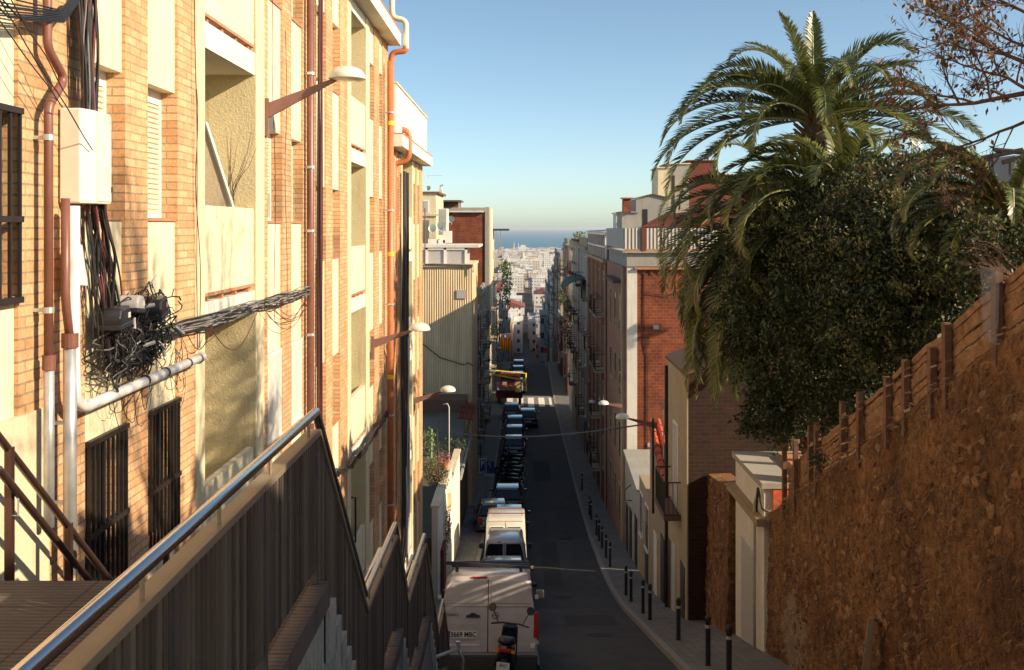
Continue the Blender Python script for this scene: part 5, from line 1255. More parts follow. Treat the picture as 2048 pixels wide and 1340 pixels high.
# signs
t = thing('parking_sign', 'pair of blue parking signs back to back on a thin post on the left sidewalk', 'sign', (0, 0, 0)); q = P(976, 940, 56)
m = MB(); m.tube([(q.x-.1, q.y+.04, g(56)), (q.x-.1, q.y+.04, q.z+.7)], .035, 8); m.build('post', M['galv'], t)
def plate3(name, cx, cz, w_, h_, y, ang, mat, par, bd=None):
    o = None
    m = MB(); m.box(-w_/2, w_/2, -.01, .01, -h_/2, h_/2); p_ = m.build(name, mat, par); p_.location = (cx, y, cz); p_.rotation_euler = (0, 0, ang); 
    if bd: m = MB(); bw_ = w_+.07; bh = h_+.07; m.box(-bw_/2, bw_/2, -.0, .012, -bh/2, bh/2); z_ = m.build('border', bd, p_)
    return p_
def text(s, size, mat, parent, loc, rot=(R(90), 0, 0), name='lettering', ext=.002, bold=False, sx=1):
    cu = bpy.data.curves.new(name, 'FONT'); cu.body = s; cu.size = size; cu.extrude = ext; cu.align_x = 'CENTER'; cu.align_y = 'CENTER'
    if bold: cu.offset = size*.02
    tmp = bpy.data.objects.new(name, cu); COL.objects.link(tmp); bpy.context.view_layer.update()
    me = bpy.data.meshes.new_from_object(tmp.evaluated_get(bpy.context.evaluated_depsgraph_get())); bpy.data.objects.remove(tmp); me.materials.clear(); me.materials.append(mat)
    o = bpy.data.objects.new(name, me); COL.objects.link(o); o.parent = parent; o.location = loc; o.rotation_euler = rot; o.scale = (sx, 1, 1); return o
p1 = plate3('sign_plate', q.x-.32, q.z+.25, .34, .66, q.y, R(35), M['blue_sign'], t, M['frame_w']); text('P', .5, M['frame_w'], p1, (0, -.014, .06), sx=.8)
p1 = plate3('sign_plate', q.x+.1, q.z+.15, .50, .66, q.y+.02, R(-12), M['blue_sign'], t); 
p2 = text('P', .42, M['boxgrey'], p1, (-.02, -.014, .1)); p2.scale = (-.8, 1, 1)
p1 = plate3('sign_plate', q.x+.02, q.z-.30, .5, .14, q.y+.02, R(-10), M['boxgrey'], t)
t = thing('round_road_sign', 'small round red road sign on a white post at the crest of the street', 'sign'); q = P(1091, 701, 129)
m = MB(); m.lathe([(.001, -.02), (.32, -.02), (.32, .02), (.001, .02)], 0, 0, 0, 18); o = m.build('disc', M['red_sign'], t); o.rotation_euler = (R(90), 0, 0); o.location = q
m = MB(); m.tube([(q.x+.05, q.y+.05, q.z), (q.x+.05, q.y+.05, g(129))], .05, 6); m.build('post', M['white'], t)
# bollards on the right kerb
BG = 'black bollards along the right kerb'
spots = [(1164, 965), (1179, 1005), (1182, 1030), (1193, 1068), (1198, 1085), (1204, 1100), (1212, 1118), (1220, 1135), (1252, 1190), (1262, 1208), (1286, 1240), (1300, 1250), (1357, 1305), (1416, 1340), (1458, 1350)]
t0 = None; BOLL = []
def ground_at(px, Xk):  return YX(px, Xk)
bl_ = ['farthest bollard of the row, past the thin light strip', 'second farthest bollard of the right kerb row', 'lower bollard of the far pair beside the kerb', 'first of the five close bollards before the light strip',
       'second of the five close bollards, seen from the far end', 'middle one of the five close bollards', 'fourth of the five close bollards, seen from the far end', 'bollard standing in front of the narrow light strip',
       'left one of the bollard pair before the faint second light strip', 'right one of the bollard pair before the faint second light strip', 'left one of the larger nearby bollard pair', 'right one of the larger nearby bollard pair',
       'single thick bollard by the foot of the rubble wall', 'large bollard cut by the bottom edge, left of the last one', 'nearest bollard, at the bottom edge beneath the gate house']
for i, (px, py) in enumerate(spots):
    y = YX(px, 3.45+(0.15 if i > 11 else 0)); x = 3.45+(0.15 if i > 11 else 0)
    if t0 is None:
        t0 = thing('bollard', bl_[0], 'bollard', (x, y, g(y)+.13), BG)
        m = MB(); m.lathe([(.065, 0), (.055, .03), (.05, .06), (.05, .86), (.056, .87), (.056, .93), (.04, .97), (.001, .98)], 0, 0, 0, 14); m.build('post', M['boxblack'], t0, smooth=False)
        m = MB(); m.lathe([(.0515, .74), (.053, .75), (.053, .79), (.0515, .80)], 0, 0, 0, 14); m.build('reflective_band', M['boxgrey'], t0)
    else: copy_tree(t0, loc=(x, y, g(y)+.13), label=bl_[i])
# ================================================================ vehicles
def loft(m, secs, mi=0, close=True):
    """secs: rings of equal length along the car; joins them and caps both ends"""
    base = len(m.v); n = len(secs[0])
    for s in secs: m.v += [tuple(p) for p in s]
    for i in range(len(secs)-1):
        for k in range(n):
            m.f.append((base+i*n+k, base+(i+1)*n+k, base+(i+1)*n+(k+1) % n, base+i*n+(k+1) % n)); m.m.append(mi)
    m.f.append(tuple(base+k for k in range(n))); m.m.append(mi)
    e = base+(len(secs)-1)*n; m.f.append(tuple(e+k for k in range(n-1, -1, -1))); m.m.append(mi)
def ring(y, hw, z0, z1, rc, tum=0.0):
    """a rounded section across the car at length y: half width, floor, roof, corner radius, lean of the sides"""
    pts = [(-hw, z0), (hw, z0)]
    hwt = hw-tum
    for a in (0, 30, 60, 90): pts.append((hwt-rc+rc*math.cos(R(a)), z1-rc+rc*math.sin(R(a))))
    for a in (90, 120, 150, 180): pts.append((-hwt+rc+rc*math.cos(R(a)), z1-rc+rc*math.sin(R(a))))
    return [(x, y, z) for x, z in pts]
def wheel(parent, x, y, r=.31, w_=.2):
    s = 1 if x > 0 else -1
    m = MB(); pr_ = [(r*.62, -w_/2), (r*.95, -w_/2), (r, -w_/2+.03), (r, w_/2-.03), (r*.95, w_/2), (r*.62, w_/2)]; m.lathe(pr_, 0, 0, 0, 22); o = m.build('wheel', M['rubber'], parent); o.rotation_euler = (0, R(90), 0); o.location = (x, y, r)
    m = MB(); m.lathe([(.001, w_/2-.05), (r*.3, w_/2-.03), (r*.62, w_/2-.02), (r*.62, -w_/2+.02), (.001, -w_/2+.05)], 0, 0, 0, 12); m.build('rim', M['rim'], o)
def car(label, color, L=4.1, Wd=1.72, H=1.46, group='cars parked along the left kerb'):
    t = thing('parked_car', label, 'car', group=group); hw = Wd/2
    m = MB(); zl = .22; belt = .92
    loft(m, [ring(0.0, hw*.80, .34, .72, .10, .03), ring(.06, hw*.93, .26, .86, .10, .04), ring(.35, hw*.99, zl, belt+.03, .12, .05), ring(1.2, hw, zl, belt+.02, .12, .05),
             ring(2.8, hw, zl, belt, .12, .05), ring(3.3, hw*.98, zl, .86, .14, .05), ring(3.85, hw*.92, .24, .72, .16, .05), ring(L, hw*.78, .34, .56, .08, .04)])
    m.build('body', M[color], t, smooth=False)
    m = MB(); tw = hw*.70   # the glasshouse below the roof
    loft(m, [ring(.14, hw*.80, belt-.1, belt+.03, .03, .02), ring(.42, hw*.90, belt-.1, H-.12, .10, .20), ring(.75, hw*.92, belt-.1, H-.035, .12, .235), ring(1.6, hw*.93, belt-.1, H-.03, .12, .235),
             ring(2.2, hw*.92, belt-.1, H-.075, .12, .235), ring(3.05, hw*.86, belt-.1, belt+.02, .03, .05)])
    m.build('windows', M['carglass'], t)
    m = MB()
    loft(m, [[(-tw*.86, .40, H-.13), (tw*.86, .40, H-.13), (tw*.86, .40, H-.10), (-tw*.86, .40, H-.10)], [(-tw, .62, H-.07), (tw, .62, H-.07), (tw*.96, .62, H-.03), (-tw*.96, .62, H-.03)],
             [(-tw, 1.0, H-.05), (tw, 1.0, H-.05), (tw*.94, 1.0, H), (-tw*.94, 1.0, H)], [(-tw, 1.6, H-.05), (tw, 1.6, H-.05), (tw*.94, 1.6, H+.005), (-tw*.94, 1.6, H+.005)],
             [(-tw*.97, 2.15, H-.09), (tw*.97, 2.15, H-.09), (tw*.92, 2.15, H-.055), (-tw*.92, 2.15, H-.055)]])
    m.build('roof', M[color], t)
    for s in (-1, 1):
        m = MB(); m.tube([(s*hw*.83, .13, belt+.0), (s*(hw*.9-.19), .43, H-.12)], .035, 6); m.build('rear_pillar', M[color], t)
        m = MB(); m.tube([(s*(hw*.93-.17), 1.55, H-.08), (s*hw*.94, 1.5, belt)], .03, 6); m.build('pillar', M[color], t)
        m = MB(); m.box(s*hw*.62, s*hw*.90, -.005, .10, .66, .84); bevel(m.build('tail_light', M['redlens'], t), .02)
        m = MB(); m.box(s*hw*.99, s*(hw+.16), 2.35, 2.47, belt, belt+.13); bevel(m.build('wing_mirror', M[color], t), .03)
        for yy in (.72, 3.28): wheel(t, s*(hw-.11), yy)
        m = MB(); m.box(s*(hw-.02), s*(hw+.012), 1.32, 1.46, belt-.10, belt-.07); m.box(s*(hw-.02), s*(hw+.012), 2.2, 2.34, belt-.10, belt-.07); m.build('door_handle', M['darkmetal'], t)
    m = MB(); m.box(-hw*.82, hw*.82, -.05, .12, .28, .50); bevel(m.build('bumper', M[color], t), .04, 3)
    m = MB(); m.box(-.26, .26, -.056, -.045, .52, .63); m.build('number_plate', M['plate'], t)
    return t
def place(t, xc, y): t.location = (xc, y, g(y)); t.rotation_euler = (slope(y+2), 0, 0); return t
c0 = place(car('dark blue car parked between the big white van and the silver van', 'carblue'), -.62, 31.3)
def more(label, color, xc, y, rz=0):
    c = copy_tree(c0, loc=(xc, y, g(y)), rot=(slope(y+2), 0, rz), label=label, swap={'carblue_paint': M[color]}); return c
more('dark car hidden in front of the big white van, only its roof showing', 'cardark', -.62, 26.0)
more('dark car with a pale blue sheen just beyond the old white van', 'carblue', -.62, 46.3)
more('grey car with half its width on the sidewalk beyond the old white van', 'cargrey', -1.35, 48.2, R(4))
more('black car with a bright blue reflecting roof past the grey one', 'cardark', -.78, 52.6)
more('dark car just beyond the row of motorbikes', 'carblue', -.62, 70.5)
more('third dark car past the motorbikes', 'cardark', -.60, 75.6)
more('dark blue car below the sunlit crossing, nearer than the red truck', 'carblue', -.60, 80.6)
more('dark car standing out in the lane beside the crossing', 'cardark', .45, 84.5)
more('dark grey car right in front of the dark red truck', 'cargrey', -.95, 88.0)
more('blue grey car just past the yellow truck frame', 'carblue', -.55, 106)
more('dark car, second past the yellow truck frame', 'cargrey', -.5, 111.5)
more('dark car, third past the yellow truck frame', 'cardark', -.5, 117)
more('last parked car before the crest of the street', 'carsilver', -.45, 123)
# ---- big white van, close
def van(label, mat, L, Wd, H, windows=True, name='parked_van', detail=0, hlo=.25, tum=.16, rc=.16, glassy=None, gw=.42):
    t = thing(name, label, 'van'); hw = Wd/2
    m = MB()
    loft(m, [ring(0.0, hw*.955, hlo+.05, H-.16, rc*.8, tum), ring(.05, hw*.985, hlo, H-.07, rc, tum), ring(.22, hw, hlo, H-.015, rc, tum), ring(1.2, hw, hlo, H, rc, tum), ring(3.0*L/5, hw, hlo, H, rc, tum),
             ring(3.75*L/5, hw*.99, hlo, H-.12, rc, tum+.03), ring(4.25*L/5, hw*.97, hlo, H*.66, .12, .08), ring(4.8*L/5, hw*.92, hlo, H*.5, .12, .06), ring(L, hw*.75, hlo+.1, H*.38, .08, .04)])
    o = m.build('body', mat, t, smooth=True)
    try:
        bm = bmesh.new(); bm.from_mesh(o.data); 
        for e_ in bm.edges:
            if len(e_.link_faces) == 2 and e_.calc_face_angle() > R(38): e_.smooth = False
        bm.to_mesh(o.data); bm.free()
    except Exception: pass
    for s in (-1, 1):
        for yy in (1.0, L-.95): wheel(t, s*(hw-.12), yy, .33, .22)
        m = MB(); m.box(s*hw*.98, s*(hw+.15), L-1.75, L-1.62, H*.60, H*.60+.2); bevel(m.build('wing_mirror', M['boxblack'], t), .03)
    return t, hw
t, hw = van('big white van filling the lower middle, with crossed dark roof bar and plate', M['vanwhite'], 5.0, 1.95, 1.90, detail=1)
VY = 19.0; VX = -.65; place(t, VX, VY); H = 1.90
def rear(name, mat, pts, y=-.006, th=.02, par=None, bv=0):
    m = MB(); m.prism(pts, 1, y, y+th); o = m.build(name, mat, par or t)
    if bv: bevel(o, bv, 2)
    return o
M['gap'] = simple('panel_gap', (0.05, 0.05, 0.05), 0.8)
# rear doors: two leaves with a seam, raised frames, a hinge line
for s in (-1, 1):
    rear('rear_door', M['vanwhite'], [(s*.008, .48), (s*.90, .48), (s*.90, 1.10), (s*.80, H-.26), (s*.70, H-.15), (s*.008, H-.13)], -.022, .03, bv=.012)
    rear('door_panel', M['vanwhite'], [(s*.06, 1.34), (s*.80, 1.34), (s*.75, H-.30), (s*.66, H-.19), (s*.06, H-.17)], -.034, .016, bv=.014)
    rear('tail_light', M['redlens'], [(s*.855, .74), (s*.95, .74), (s*.945, 1.20), (s*.865, 1.18)], -.035, .06, bv=.012)
    rear('reflector', M['whitepipe'], [(s*.80, .56), (s*.88, .56), (s*.88, .65), (s*.80, .65)], -.035, .02)
    for zz in (.62, 1.42): rear('hinge', M['vanwhite'], [(s*.885, zz), (s*.955, zz), (s*.95, zz+.08), (s*.885, zz+.08)], -.04, .04, bv=.008)
rear('door_seam', M['gap'], [(-.008, .48), (.008, .48), (.008, H-.13), (-.008, H-.13)], -.010, .012)
rear('crease', M['vanwhite'], [(-.80, 1.305), (.78, 1.285), (.78, 1.300), (-.80, 1.320)], -.038, .02, bv=.004)
rear('brake_light', M['redlens'], [(-.30, H-.105), (-.02, H-.105), (-.02, H-.075), (-.30, H-.075)], .0, .05)
rear('door_handle', M['boxblack'], [(-.42, 1.10), (-.14, 1.10), (-.16, 1.14), (-.22, 1.155), (-.25, 1.18), (-.31, 1.18), (-.34, 1.155), (-.40, 1.14)], -.055, .03, bv=.008)
rear('bumper', M['gap'], [(-.93, .16), (.93, .16), (.93, .44), (-.93, .44)], -.09, .12, bv=.03)
rear('plate_recess', M['boxgrey'], [(-.78, .90), (-.14, .90), (-.14, .99), (-.78, .99)], -.030, .01)
rear('step_edge', M['whitepipe'], [(-.74, .60), (-.16, .60), (-.16, .625), (-.74, .625)], -.034, .014)
pl = rear('number_plate', M['plate'], [(-.74, .73), (-.20, .73), (-.20, .86), (-.74, .86)], -.045, .012)
text('3669 MBC', .125, M['ink'], pl, (-.455, -.048, .795), bold=True, sx=.9)
rear('plate_band', M['blue_sign'], [(-.74, .731), (-.705, .731), (-.705, .859), (-.74, .859)], -.048, .005, par=pl)
text('VIVARO', .075, M['ink'], t, (-.70, -.026, 1.14), name='lettering', sx=1.1)
m = MB(); n = 24
for i in range(n):
    a0, a1 = 2*math.pi*i/n, 2*math.pi*(i+1)/n
    m.add([(.14+r_*math.cos(a_), -.034, 1.13+r_*math.sin(a_)) for a_, r_ in ((a0, .062), (a1, .062), (a1, .050), (a0, .050))], [(0, 1, 2, 3)])
m.add([(.06, -.036, 1.135), (.15, -.036, 1.142), (.13, -.036, 1.125), (.22, -.036, 1.13), (.13, -.036, 1.118), (.15, -.036, 1.132)], [(0, 1, 2, 5), (2, 3, 4, 5)])
m.build('emblem', M['darkmetal'], t)
for s in (-1, 1):
    m = MB(); m.box(s*.62-.03, s*.62+.03, .35, .42, H-.06, H+.10); m.build('bar_foot', M['boxblack'], t)
m = MB(); m.hexa([(-.86, .33, H+.12), (.80, .33, H+.04), (.80, .44, H+.04), (-.86, .44, H+.12)], [(-.86, .33, H+.19), (.80, .33, H+.09), (.80, .44, H+.09), (-.86, .44, H+.19)]); m.build('roof_bar', M['boxblack'], t)
for q in (1.5, 2.6): m = MB(); m.box(-.8, .8, q, q+.08, H+.01, H+.07); m.build('roof_bar', M['boxblack'], t)
m = MB(); m.lathe([(.03, 0), (.04, .03), (.02, .06), (.001, .06)], .84, .38, H+.04, 10); m.build('bar_end', M['creampipe'], t)
# ---- silver van with two rear windows
t, hw = van('small silver van with two dark rear windows, right behind the blue car', M['silver'], 4.1, 1.70, 1.85, tum=.20, rc=.14); place(t, -.64, 36.0)
H = 1.85
for s in (-1, 1):
    rear('rear_window', M['carglass'], [(s*.06, 1.06), (s*.70, 1.06), (s*.665, 1.25), (s*.59, H-.28), (s*.53, H-.23), (s*.06, H-.23)], -.012, .03, bv=.01)
    rear('tail_light', M['redlens'], [(s*.78, .75), (s*.85, .75), (s*.83, 1.05), (s*.775, 1.05)], -.02, .05)
rear('brake_light', M['redlens'], [(-.25, H-.19), (-.11, H-.19), (-.11, H-.155), (-.25, H-.155)], -.005, .04)
rear('door_seam', M['gap'], [(-.006, .4), (.006, .4), (.006, H-.15), (-.006, H-.15)], -.006, .01)
rear('number_plate', M['plate'], [(-.26, .60), (.26, .60), (.26, .71), (-.26, .71)], -.02, .02); rear('bumper', M['boxblack'], [(-.80, .25), (.80, .25), (.80, .46), (-.80, .46)], -.08, .1, bv=.03)
# ---- old white van
t, hw = van('old cream white van with two square rear windows and a roof rack', M['oldwhite'], 4.3, 1.72, 1.95, tum=.09, rc=.13); place(t, -.68, 41.0); H = 1.95
for s in (-1, 1):
    fr_ = rear('rear_window', M['frame_w'], [(s*.05, 1.04), (s*.66, 1.04), (s*.66, 1.60), (s*.05, 1.60)], -.012, .03, bv=.02)
    rear('pane', M['carglass'], [(s*.09, 1.08), (s*.62, 1.08), (s*.60, 1.56), (s*.09, 1.56)], -.022, .02, par=fr_, bv=.02)
    rear('tail_light', M['redlens'], [(s*.70, .65), (s*.80, .65), (s*.80, .92), (s*.70, .92)], -.02, .05)
    m = MB(); m.tube([(s*.66, .35, H-.05), (s*.66, .35, H+.10)], .02, 6); m.build('rack_foot', M['galv'], t)
m = MB(); m.tube([(-.75, .35, H+.10), (.75, .35, H+.10)], .022, 6); m.build('roof_rack', M['redwall'], t)
m = MB(); m.tube([(-.75, 1.6, H+.10), (.75, 1.6, H+.10)], .022, 6); m.build('roof_rack', M['redwall'], t)
rear('door_seam', M['gap'], [(-.006, .4), (.006, .4), (.006, H-.2), (-.006, H-.2)], -.006, .01); rear('roof_seam', M['tileline'], [(-.72, H-.17), (.72, H-.17), (.72, H-.16), (-.72, H-.16)], -.008, .02)
rear('number_plate', M['plate'], [(-.26, .60), (.26, .60), (.26, .71), (-.26, .71)], -.02, .02); rear('bumper', M['boxgrey'], [(-.80, .28), (.80, .28), (.80, .42), (-.80, .42)], -.08, .1, bv=.02)
# ---- motorbikes
def bike(label, group=None):
    t = thing('motor_scooter', label, 'scooter', group=group)
    for yy, r in ((.0, .26), (1.28, .26)):
        m = MB(); m.lathe([(r*.6, -.06), (r*.9, -.065), (r, -.03), (r, .03), (r*.9, .065), (r*.6, .06)], 0, 0, 0, 20); o = m.build('wheel', M['rubber'], t); o.rotation_euler = (0, R(90), 0); o.location = (0, yy, r)
        m = MB(); m.lathe([(.001, .03), (r*.6, .02), (r*.6, -.02), (.001, -.03)], 0, 0, 0, 12); m.build('rim', M['rim'], o)
    m = MB(); loft(m, [ring(-.22, .07, .62, .78, .05, .02), ring(-.05, .15, .42, .84, .08, .03), ring(.3, .19, .30, .80, .08, .03), ring(.62, .16, .22, .74, .07, .03), ring(.75, .14, .20, .34, .04, .01), ring(1.0, .15, .22, .36, .04, .01)]); m.build('body', M['cardark'], t, smooth=True)
    m = MB(); loft(m, [ring(-.25, .10, .80, .87, .03, .01), ring(0, .16, .79, .90, .05, .02), ring(.35, .15, .77, .88, .05, .02), ring(.65, .09, .75, .84, .04, .01)]); m.build('seat', M['boxblack'], t, smooth=True)
    m = MB(); m.hexa([(-.19, 1.0, .30), (.19, 1.0, .30), (.14, 1.12, .30), (-.14, 1.12, .30)], [(-.15, .85, 1.02), (.15, .85, 1.02), (.10, .98, 1.06), (-.10, .98, 1.06)]); bevel(m.build('front_shield', M['cardark'], t), .04, 3)
    m = MB(); m.tube([(-.34, .78, 1.02), (-.15, .88, 1.05), (.15, .88, 1.05), (.34, .78, 1.02)], .016, 8); m.build('handlebar', M['boxblack'], t)
    for s in (-1, 1):
        m = MB(); m.tube([(s*.22, .83, 1.04), (s*.28, .80, 1.18), (s*.33, .74, 1.27)], .009, 5); st_ = m.build('mirror_stalk', M['boxblack'], t)
        m = MB(); m.lathe([(.001, -.014), (.066, -.014), (.074, 0), (.066, .008), (.001, .008)], 0, 0, 0, 16); o = m.build('mirror', M['boxblack'], st_); o.rotation_euler = (R(80), 0, R(s*12)); o.location = (s*.345, .73, 1.30)
    m = MB(); m.box(-.10, .10, -.30, -.24, .66, .73); bevel(m.build('tail_light', M['redlens'], t), .015)
    for s in (-1, 1): m = MB(); m.box(s*.11, s*.17, -.29, -.24, .66, .71); m.build('indicator', M['amber'], t)
    m = MB(); m.box(-.11, .11, -.38, -.37, .36, .52); pl_ = m.build('number_plate', M['plate'], t)
    m = MB(); m.box(-.05, .05, -.37, -.1, .50, .56); m.build('plate_holder', M['boxblack'], t)
    return t, pl_
t, pl_ = bike('dark scooter with a top box and two round mirrors behind the big white van'); t.location = (-.36, 17.35, g(17.35)); t.rotation_euler = (slope(17.6), R(5), R(-4)); 
text('8962', .07, M['ink'], pl_, (0, -.383, .47), sx=.9)
MG = 'motorbikes parked in a row'
bb, _ = bike('first of the dark scooters past the black car', MG); bb.location = (-.3, 59.2, g(59.2)); bb.rotation_euler = (0, 0, R(60))
lab = ['second scooter of the dark row, leaning', 'third scooter of the dark row', 'fourth scooter of the dark row', 'fifth scooter, with a bright mirror', 'sixth scooter of the dark row', 'last scooter of the dark row, nearest the cars beyond']
for i in range(6):
    y = 60.5+i*1.35; copy_tree(bb, loc=(-.35+.12*(i % 3), y, g(y)), rot=(0, 0, R(55+6*(i % 4))), label=lab[i])
# ---- truck with a yellow frame
t = thing('parked_truck', 'dark red flatbed truck carrying a long yellow metal frame', 'truck'); y0 = 97.6; t.location = (-1.25, y0, g(y0))
m = MB(); m.box(-1.25, 1.25, 0, 5.0, .75, 1.0); m.box(-1.25, 1.25, 0, .08, 1.0, 1.5); m.box(-1.25, -1.18, 0, 5, 1.0, 1.5); m.box(1.18, 1.25, 0, 5, 1.0, 1.5); m.build('bed', M['carred'], t)
m = MB(); loft(m, [ring(5.1, 1.1, .5, 2.4, .15, .05), ring(6.4, 1.1, .5, 2.4, .2, .05), ring(7.0, 1.08, .5, 1.6, .15, .05)]); m.build('cab', M['carred'], t)
m = MB(); m.box(-.85, .85, 5.06, 5.12, 1.5, 2.15); m.build('cab_window', M['carglass'], t)
m = MB(); m.box(-1.35, -1.2, 1, 5, .2, 2.6)
fr = MB(); z1, z2 = 2.75, 2.45
fr.tube([(-1.6, 0.2, z1+.2), (1.55, 0.0, z2)], .075, 6); fr.tube([(1.55, 0, z2), (1.6, 4.6, z2)], .07, 6); fr.tube([(-1.6, .2, z1+.2), (-1.5, 4.6, z1)], .07, 6); fr.tube([(1.5, 0, z2), (.7, 0, z2-.5)], .07, 6)
fr.tube([(1.55, 0, z2), (1.6, 0, 1.4)], .075, 6); fr.tube([(-1.5, 4.6, z1), (1.6, 4.6, z2)], .06, 6); fr.tube([(-1.6, .2, z1+.2), (-1.6, .2, 1.0)], .05, 6)
fr.build('yellow_frame', M['yellowpaint'], t)
m = MB(); rr = random.Random(2)
for i in range(14): x_, y_ = rr.uniform(-1.1, 1.0), rr.uniform(.2, 3); m.box(x_, x_+rr.uniform(.1, .5), y_, y_+rr.uniform(.1, .4), 1.0, rr.uniform(1.3, 1.9))
m.build('load', M['tan'], t)
m = MB(); m.lathe([(.001, 0), (.26, .05), (.28, .2), (.2, .4), (.001, .42)], .85, -.25, 1.35, 14); m.build('beacon_drum', M['yellowpaint'], t)
for s in (-1, 1):
    for yy in (1.1, 5.9): wheel(t, s*1.0, yy, .42, .28)
    m = MB(); m.box(s*.9, s*1.15, -.02, .02, .80, .92); m.build('tail_light', M['redlens'], t)
# ================================================================ vegetation
def frond(parent, base, dirv, e0, L, droop, mat, rr, ll=.54, twist=0, npair=96):
    """base point, horizontal direction, starting elevation, length, how strongly it bends down"""
    ll *= min(1, L/3.0)**1.3
    p = Vector(base); h = Vector((math.cos(dirv), math.sin(dirv), 0)); n = 26; ds = L/n; pts = [p.copy()]; ang = e0; dirs = []
    for i in range(n):
        u = i/n; ang -= droop*(0.35+1.5*u*u)/n*2.0
        d = h*math.cos(ang)+Vector((0, 0, math.sin(ang))); dirs.append(d); p = p+d*ds; pts.append(p.copy())
    dirs.append(dirs[-1])
    m = MB(); m.tube(pts, [.030*(1-.85*i/n)+.003 for i in range(n+1)], 5); nb = len(m.v); nface = len(m.f)
    side0 = Vector((-math.sin(dirv), math.cos(dirv), 0))
    for k in range(npair):
        u = .10+.90*(k+.5)/npair; fi = u*n; i = min(int(fi), n-1); q = pts[i].lerp(pts[i+1], fi-i); d = dirs[i]
        up = side0.cross(d)*-1
        up = d.cross(side0); 
        if up.z < 0 and abs(d.z) < .99: up = -up
        tw = twist
        s_ = side0*math.cos(tw)+up*math.sin(tw); up2 = up*math.cos(tw)-side0*math.sin(tw)
        ln = ll*math.sin(math.pi*min(1, (.12+.86*u)))**.55*(1.0 if u < .9 else .8)
        for s in (-1, 1):
            vee = rr.uniform(.25, .6); fwd = .55+.65*u+rr.uniform(-.1, .1)
            dd = (s_*s*1.0+up2*vee+d*fwd).normalized(); e = ln*rr.uniform(.85, 1.1); wv = d*.027
            tip = q+dd*e+Vector((0, 0, -.16*e*rr.uniform(.3, 1.4))); mid = q+dd*e*.55
            b_ = len(m.v); m.v += [tuple(q-wv*.5), tuple(q+wv*.5), tuple(mid+wv*.9), tuple(tip), tuple(mid-wv*.9)]
            m.f.append((b_, b_+1, b_+2, b_+4)); m.m.append(1); m.f.append((b_+4, b_+2, b_+3)); m.m.append(1)
    return m.build('frond', [M['rachis'], mat], parent)
def palm(label, top, L, list_, nrand, seed, zfoot, rt=.26, skirt=0):
    rr = random.Random(seed); top = Vector(top); t = thing('palm_tree', label, 'palm')
    m = MB(); n = 26; pts = [top+Vector((.05*math.sin(i*.5), 0, (zfoot-top.z)*i/n)) for i in range(n+1)]
    m.tube(pts, [rt*(1.0 if i else .7)*(1+.10*(i % 2)) for i in range(n+1)], 12); m.build('trunk', M['palmtrunk'], t)
    m = MB()
    for i in range(60):
        a = rr.uniform(0, 6.28); z_ = top.z-rr.uniform(-.15, .7); r0 = rt*.8; q = Vector((top.x+r0*math.cos(a), top.y+r0*math.sin(a), z_)); m.tube([q, q+Vector((.28*math.cos(a), .28*math.sin(a), .25))], [.05, .015], 5)
    m.build('leaf_bases', M['palmdry'], t)
    for (az_, e0, l, dr) in list_:
        frond(t, top+Vector((.12*math.cos(R(az_)), .12*math.sin(R(az_)), 0)), R(az_), R(e0), l, dr, M['palm'], rr, twist=rr.uniform(-.35, .35))
    for i in range(nrand):
        az_ = i*137.5+rr.uniform(-12, 12); u = i/max(1, nrand-1); e0 = 82-95*u**1.05+rr.uniform(-6, 6)
        frond(t, top+Vector((.14*math.cos(R(az_)), .14*math.sin(R(az_)), .1-.3*u)), R(az_), R(e0), L*rr.uniform(.85, 1.08)*(.8+.2*min(1, u*2.5)), 1.1+.5*u+rr.uniform(-.15, .2), M['palm'], rr, twist=rr.uniform(-.4, .4))
    for i in range(skirt):
        az_ = rr.uniform(0, 360); frond(t, top+Vector((0, 0, -.5)), R(az_), R(-35+rr.uniform(-20, 10)), L*.7, .8, M['palmdry'], rr)
    return t
# azimuth 0 points to the right (+x), 180 to the left, 90 away from the eye, 270 towards it
pA = P(1628, 238, 24)
palm('tallest palm, its crown standing free against the sky', pA, 3.7,
     [(80, 88, 2.6, 0.12), (200, 83, 2.6, 0.35), (150, 76, 2.6, 0.7), (182, 62, 3.1, 1.3), (172, 58, 2.9, 1.4), (186, 52, 3.4, 1.35), (178, 44, 3.6, 1.25), (190, 38, 3.7, 1.2), (174, 31, 3.9, 1.1), (184, 24, 4.0, 1.0), (194, 16, 4.2, 1.0), (178, 10, 4.3, .9), (186, 4, 4.3, .95), (170, -4, 4.0, 0.9), (3, 64, 3.0, 0.55), (-6, 58, 2.7, 0.9), (8, 46, 3.0, 0.5), (-4, 40, 2.9, 0.9), (4, 28, 3.3, 0.65), (-8, 16, 3.9, 0.7), (6, 9, 4.3, 0.65), (0, 0, 4.2, 0.7), (12, 22, 3.2, 0.9), (240, 62, 2.6, 1.3), (300, 62, 2.6, 1.3), (260, 42, 2.9, 1.5), (215, 48, 2.9, 1.5), (325, 45, 2.9, 1.2), (225, 25, 3.3, 1.4), (310, 20, 3.2, 1.4)], 7, 3, -6)
palm('lower palm whose fronds arch above the dark hedge', P(1695, 420, 21.5), 3.3,
     [(110, 84, 2.0, .4), (240, 80, 2.2, .5), (175, 70, 3.0, 1.6), (185, 58, 3.1, 1.8), (190, 40, 3.3, 1.5), (170, 55, 3.2, 1.3), (5, 60, 3.0, 1.7), (-10, 45, 3.1, 1.7), (12, 35, 3.2, 1.4), (0, 65, 2.4, 2.4), (350, 30, 3.6, 1.1), (8, 18, 3.8, .9), (355, 50, 3.4, 1.2), (200, 30, 3.4, 1.6), (165, 45, 3.4, 1.4), (188, 68, 3.0, 2.2), (15, 58, 3.2, 1.5)], 22, 5, -6)
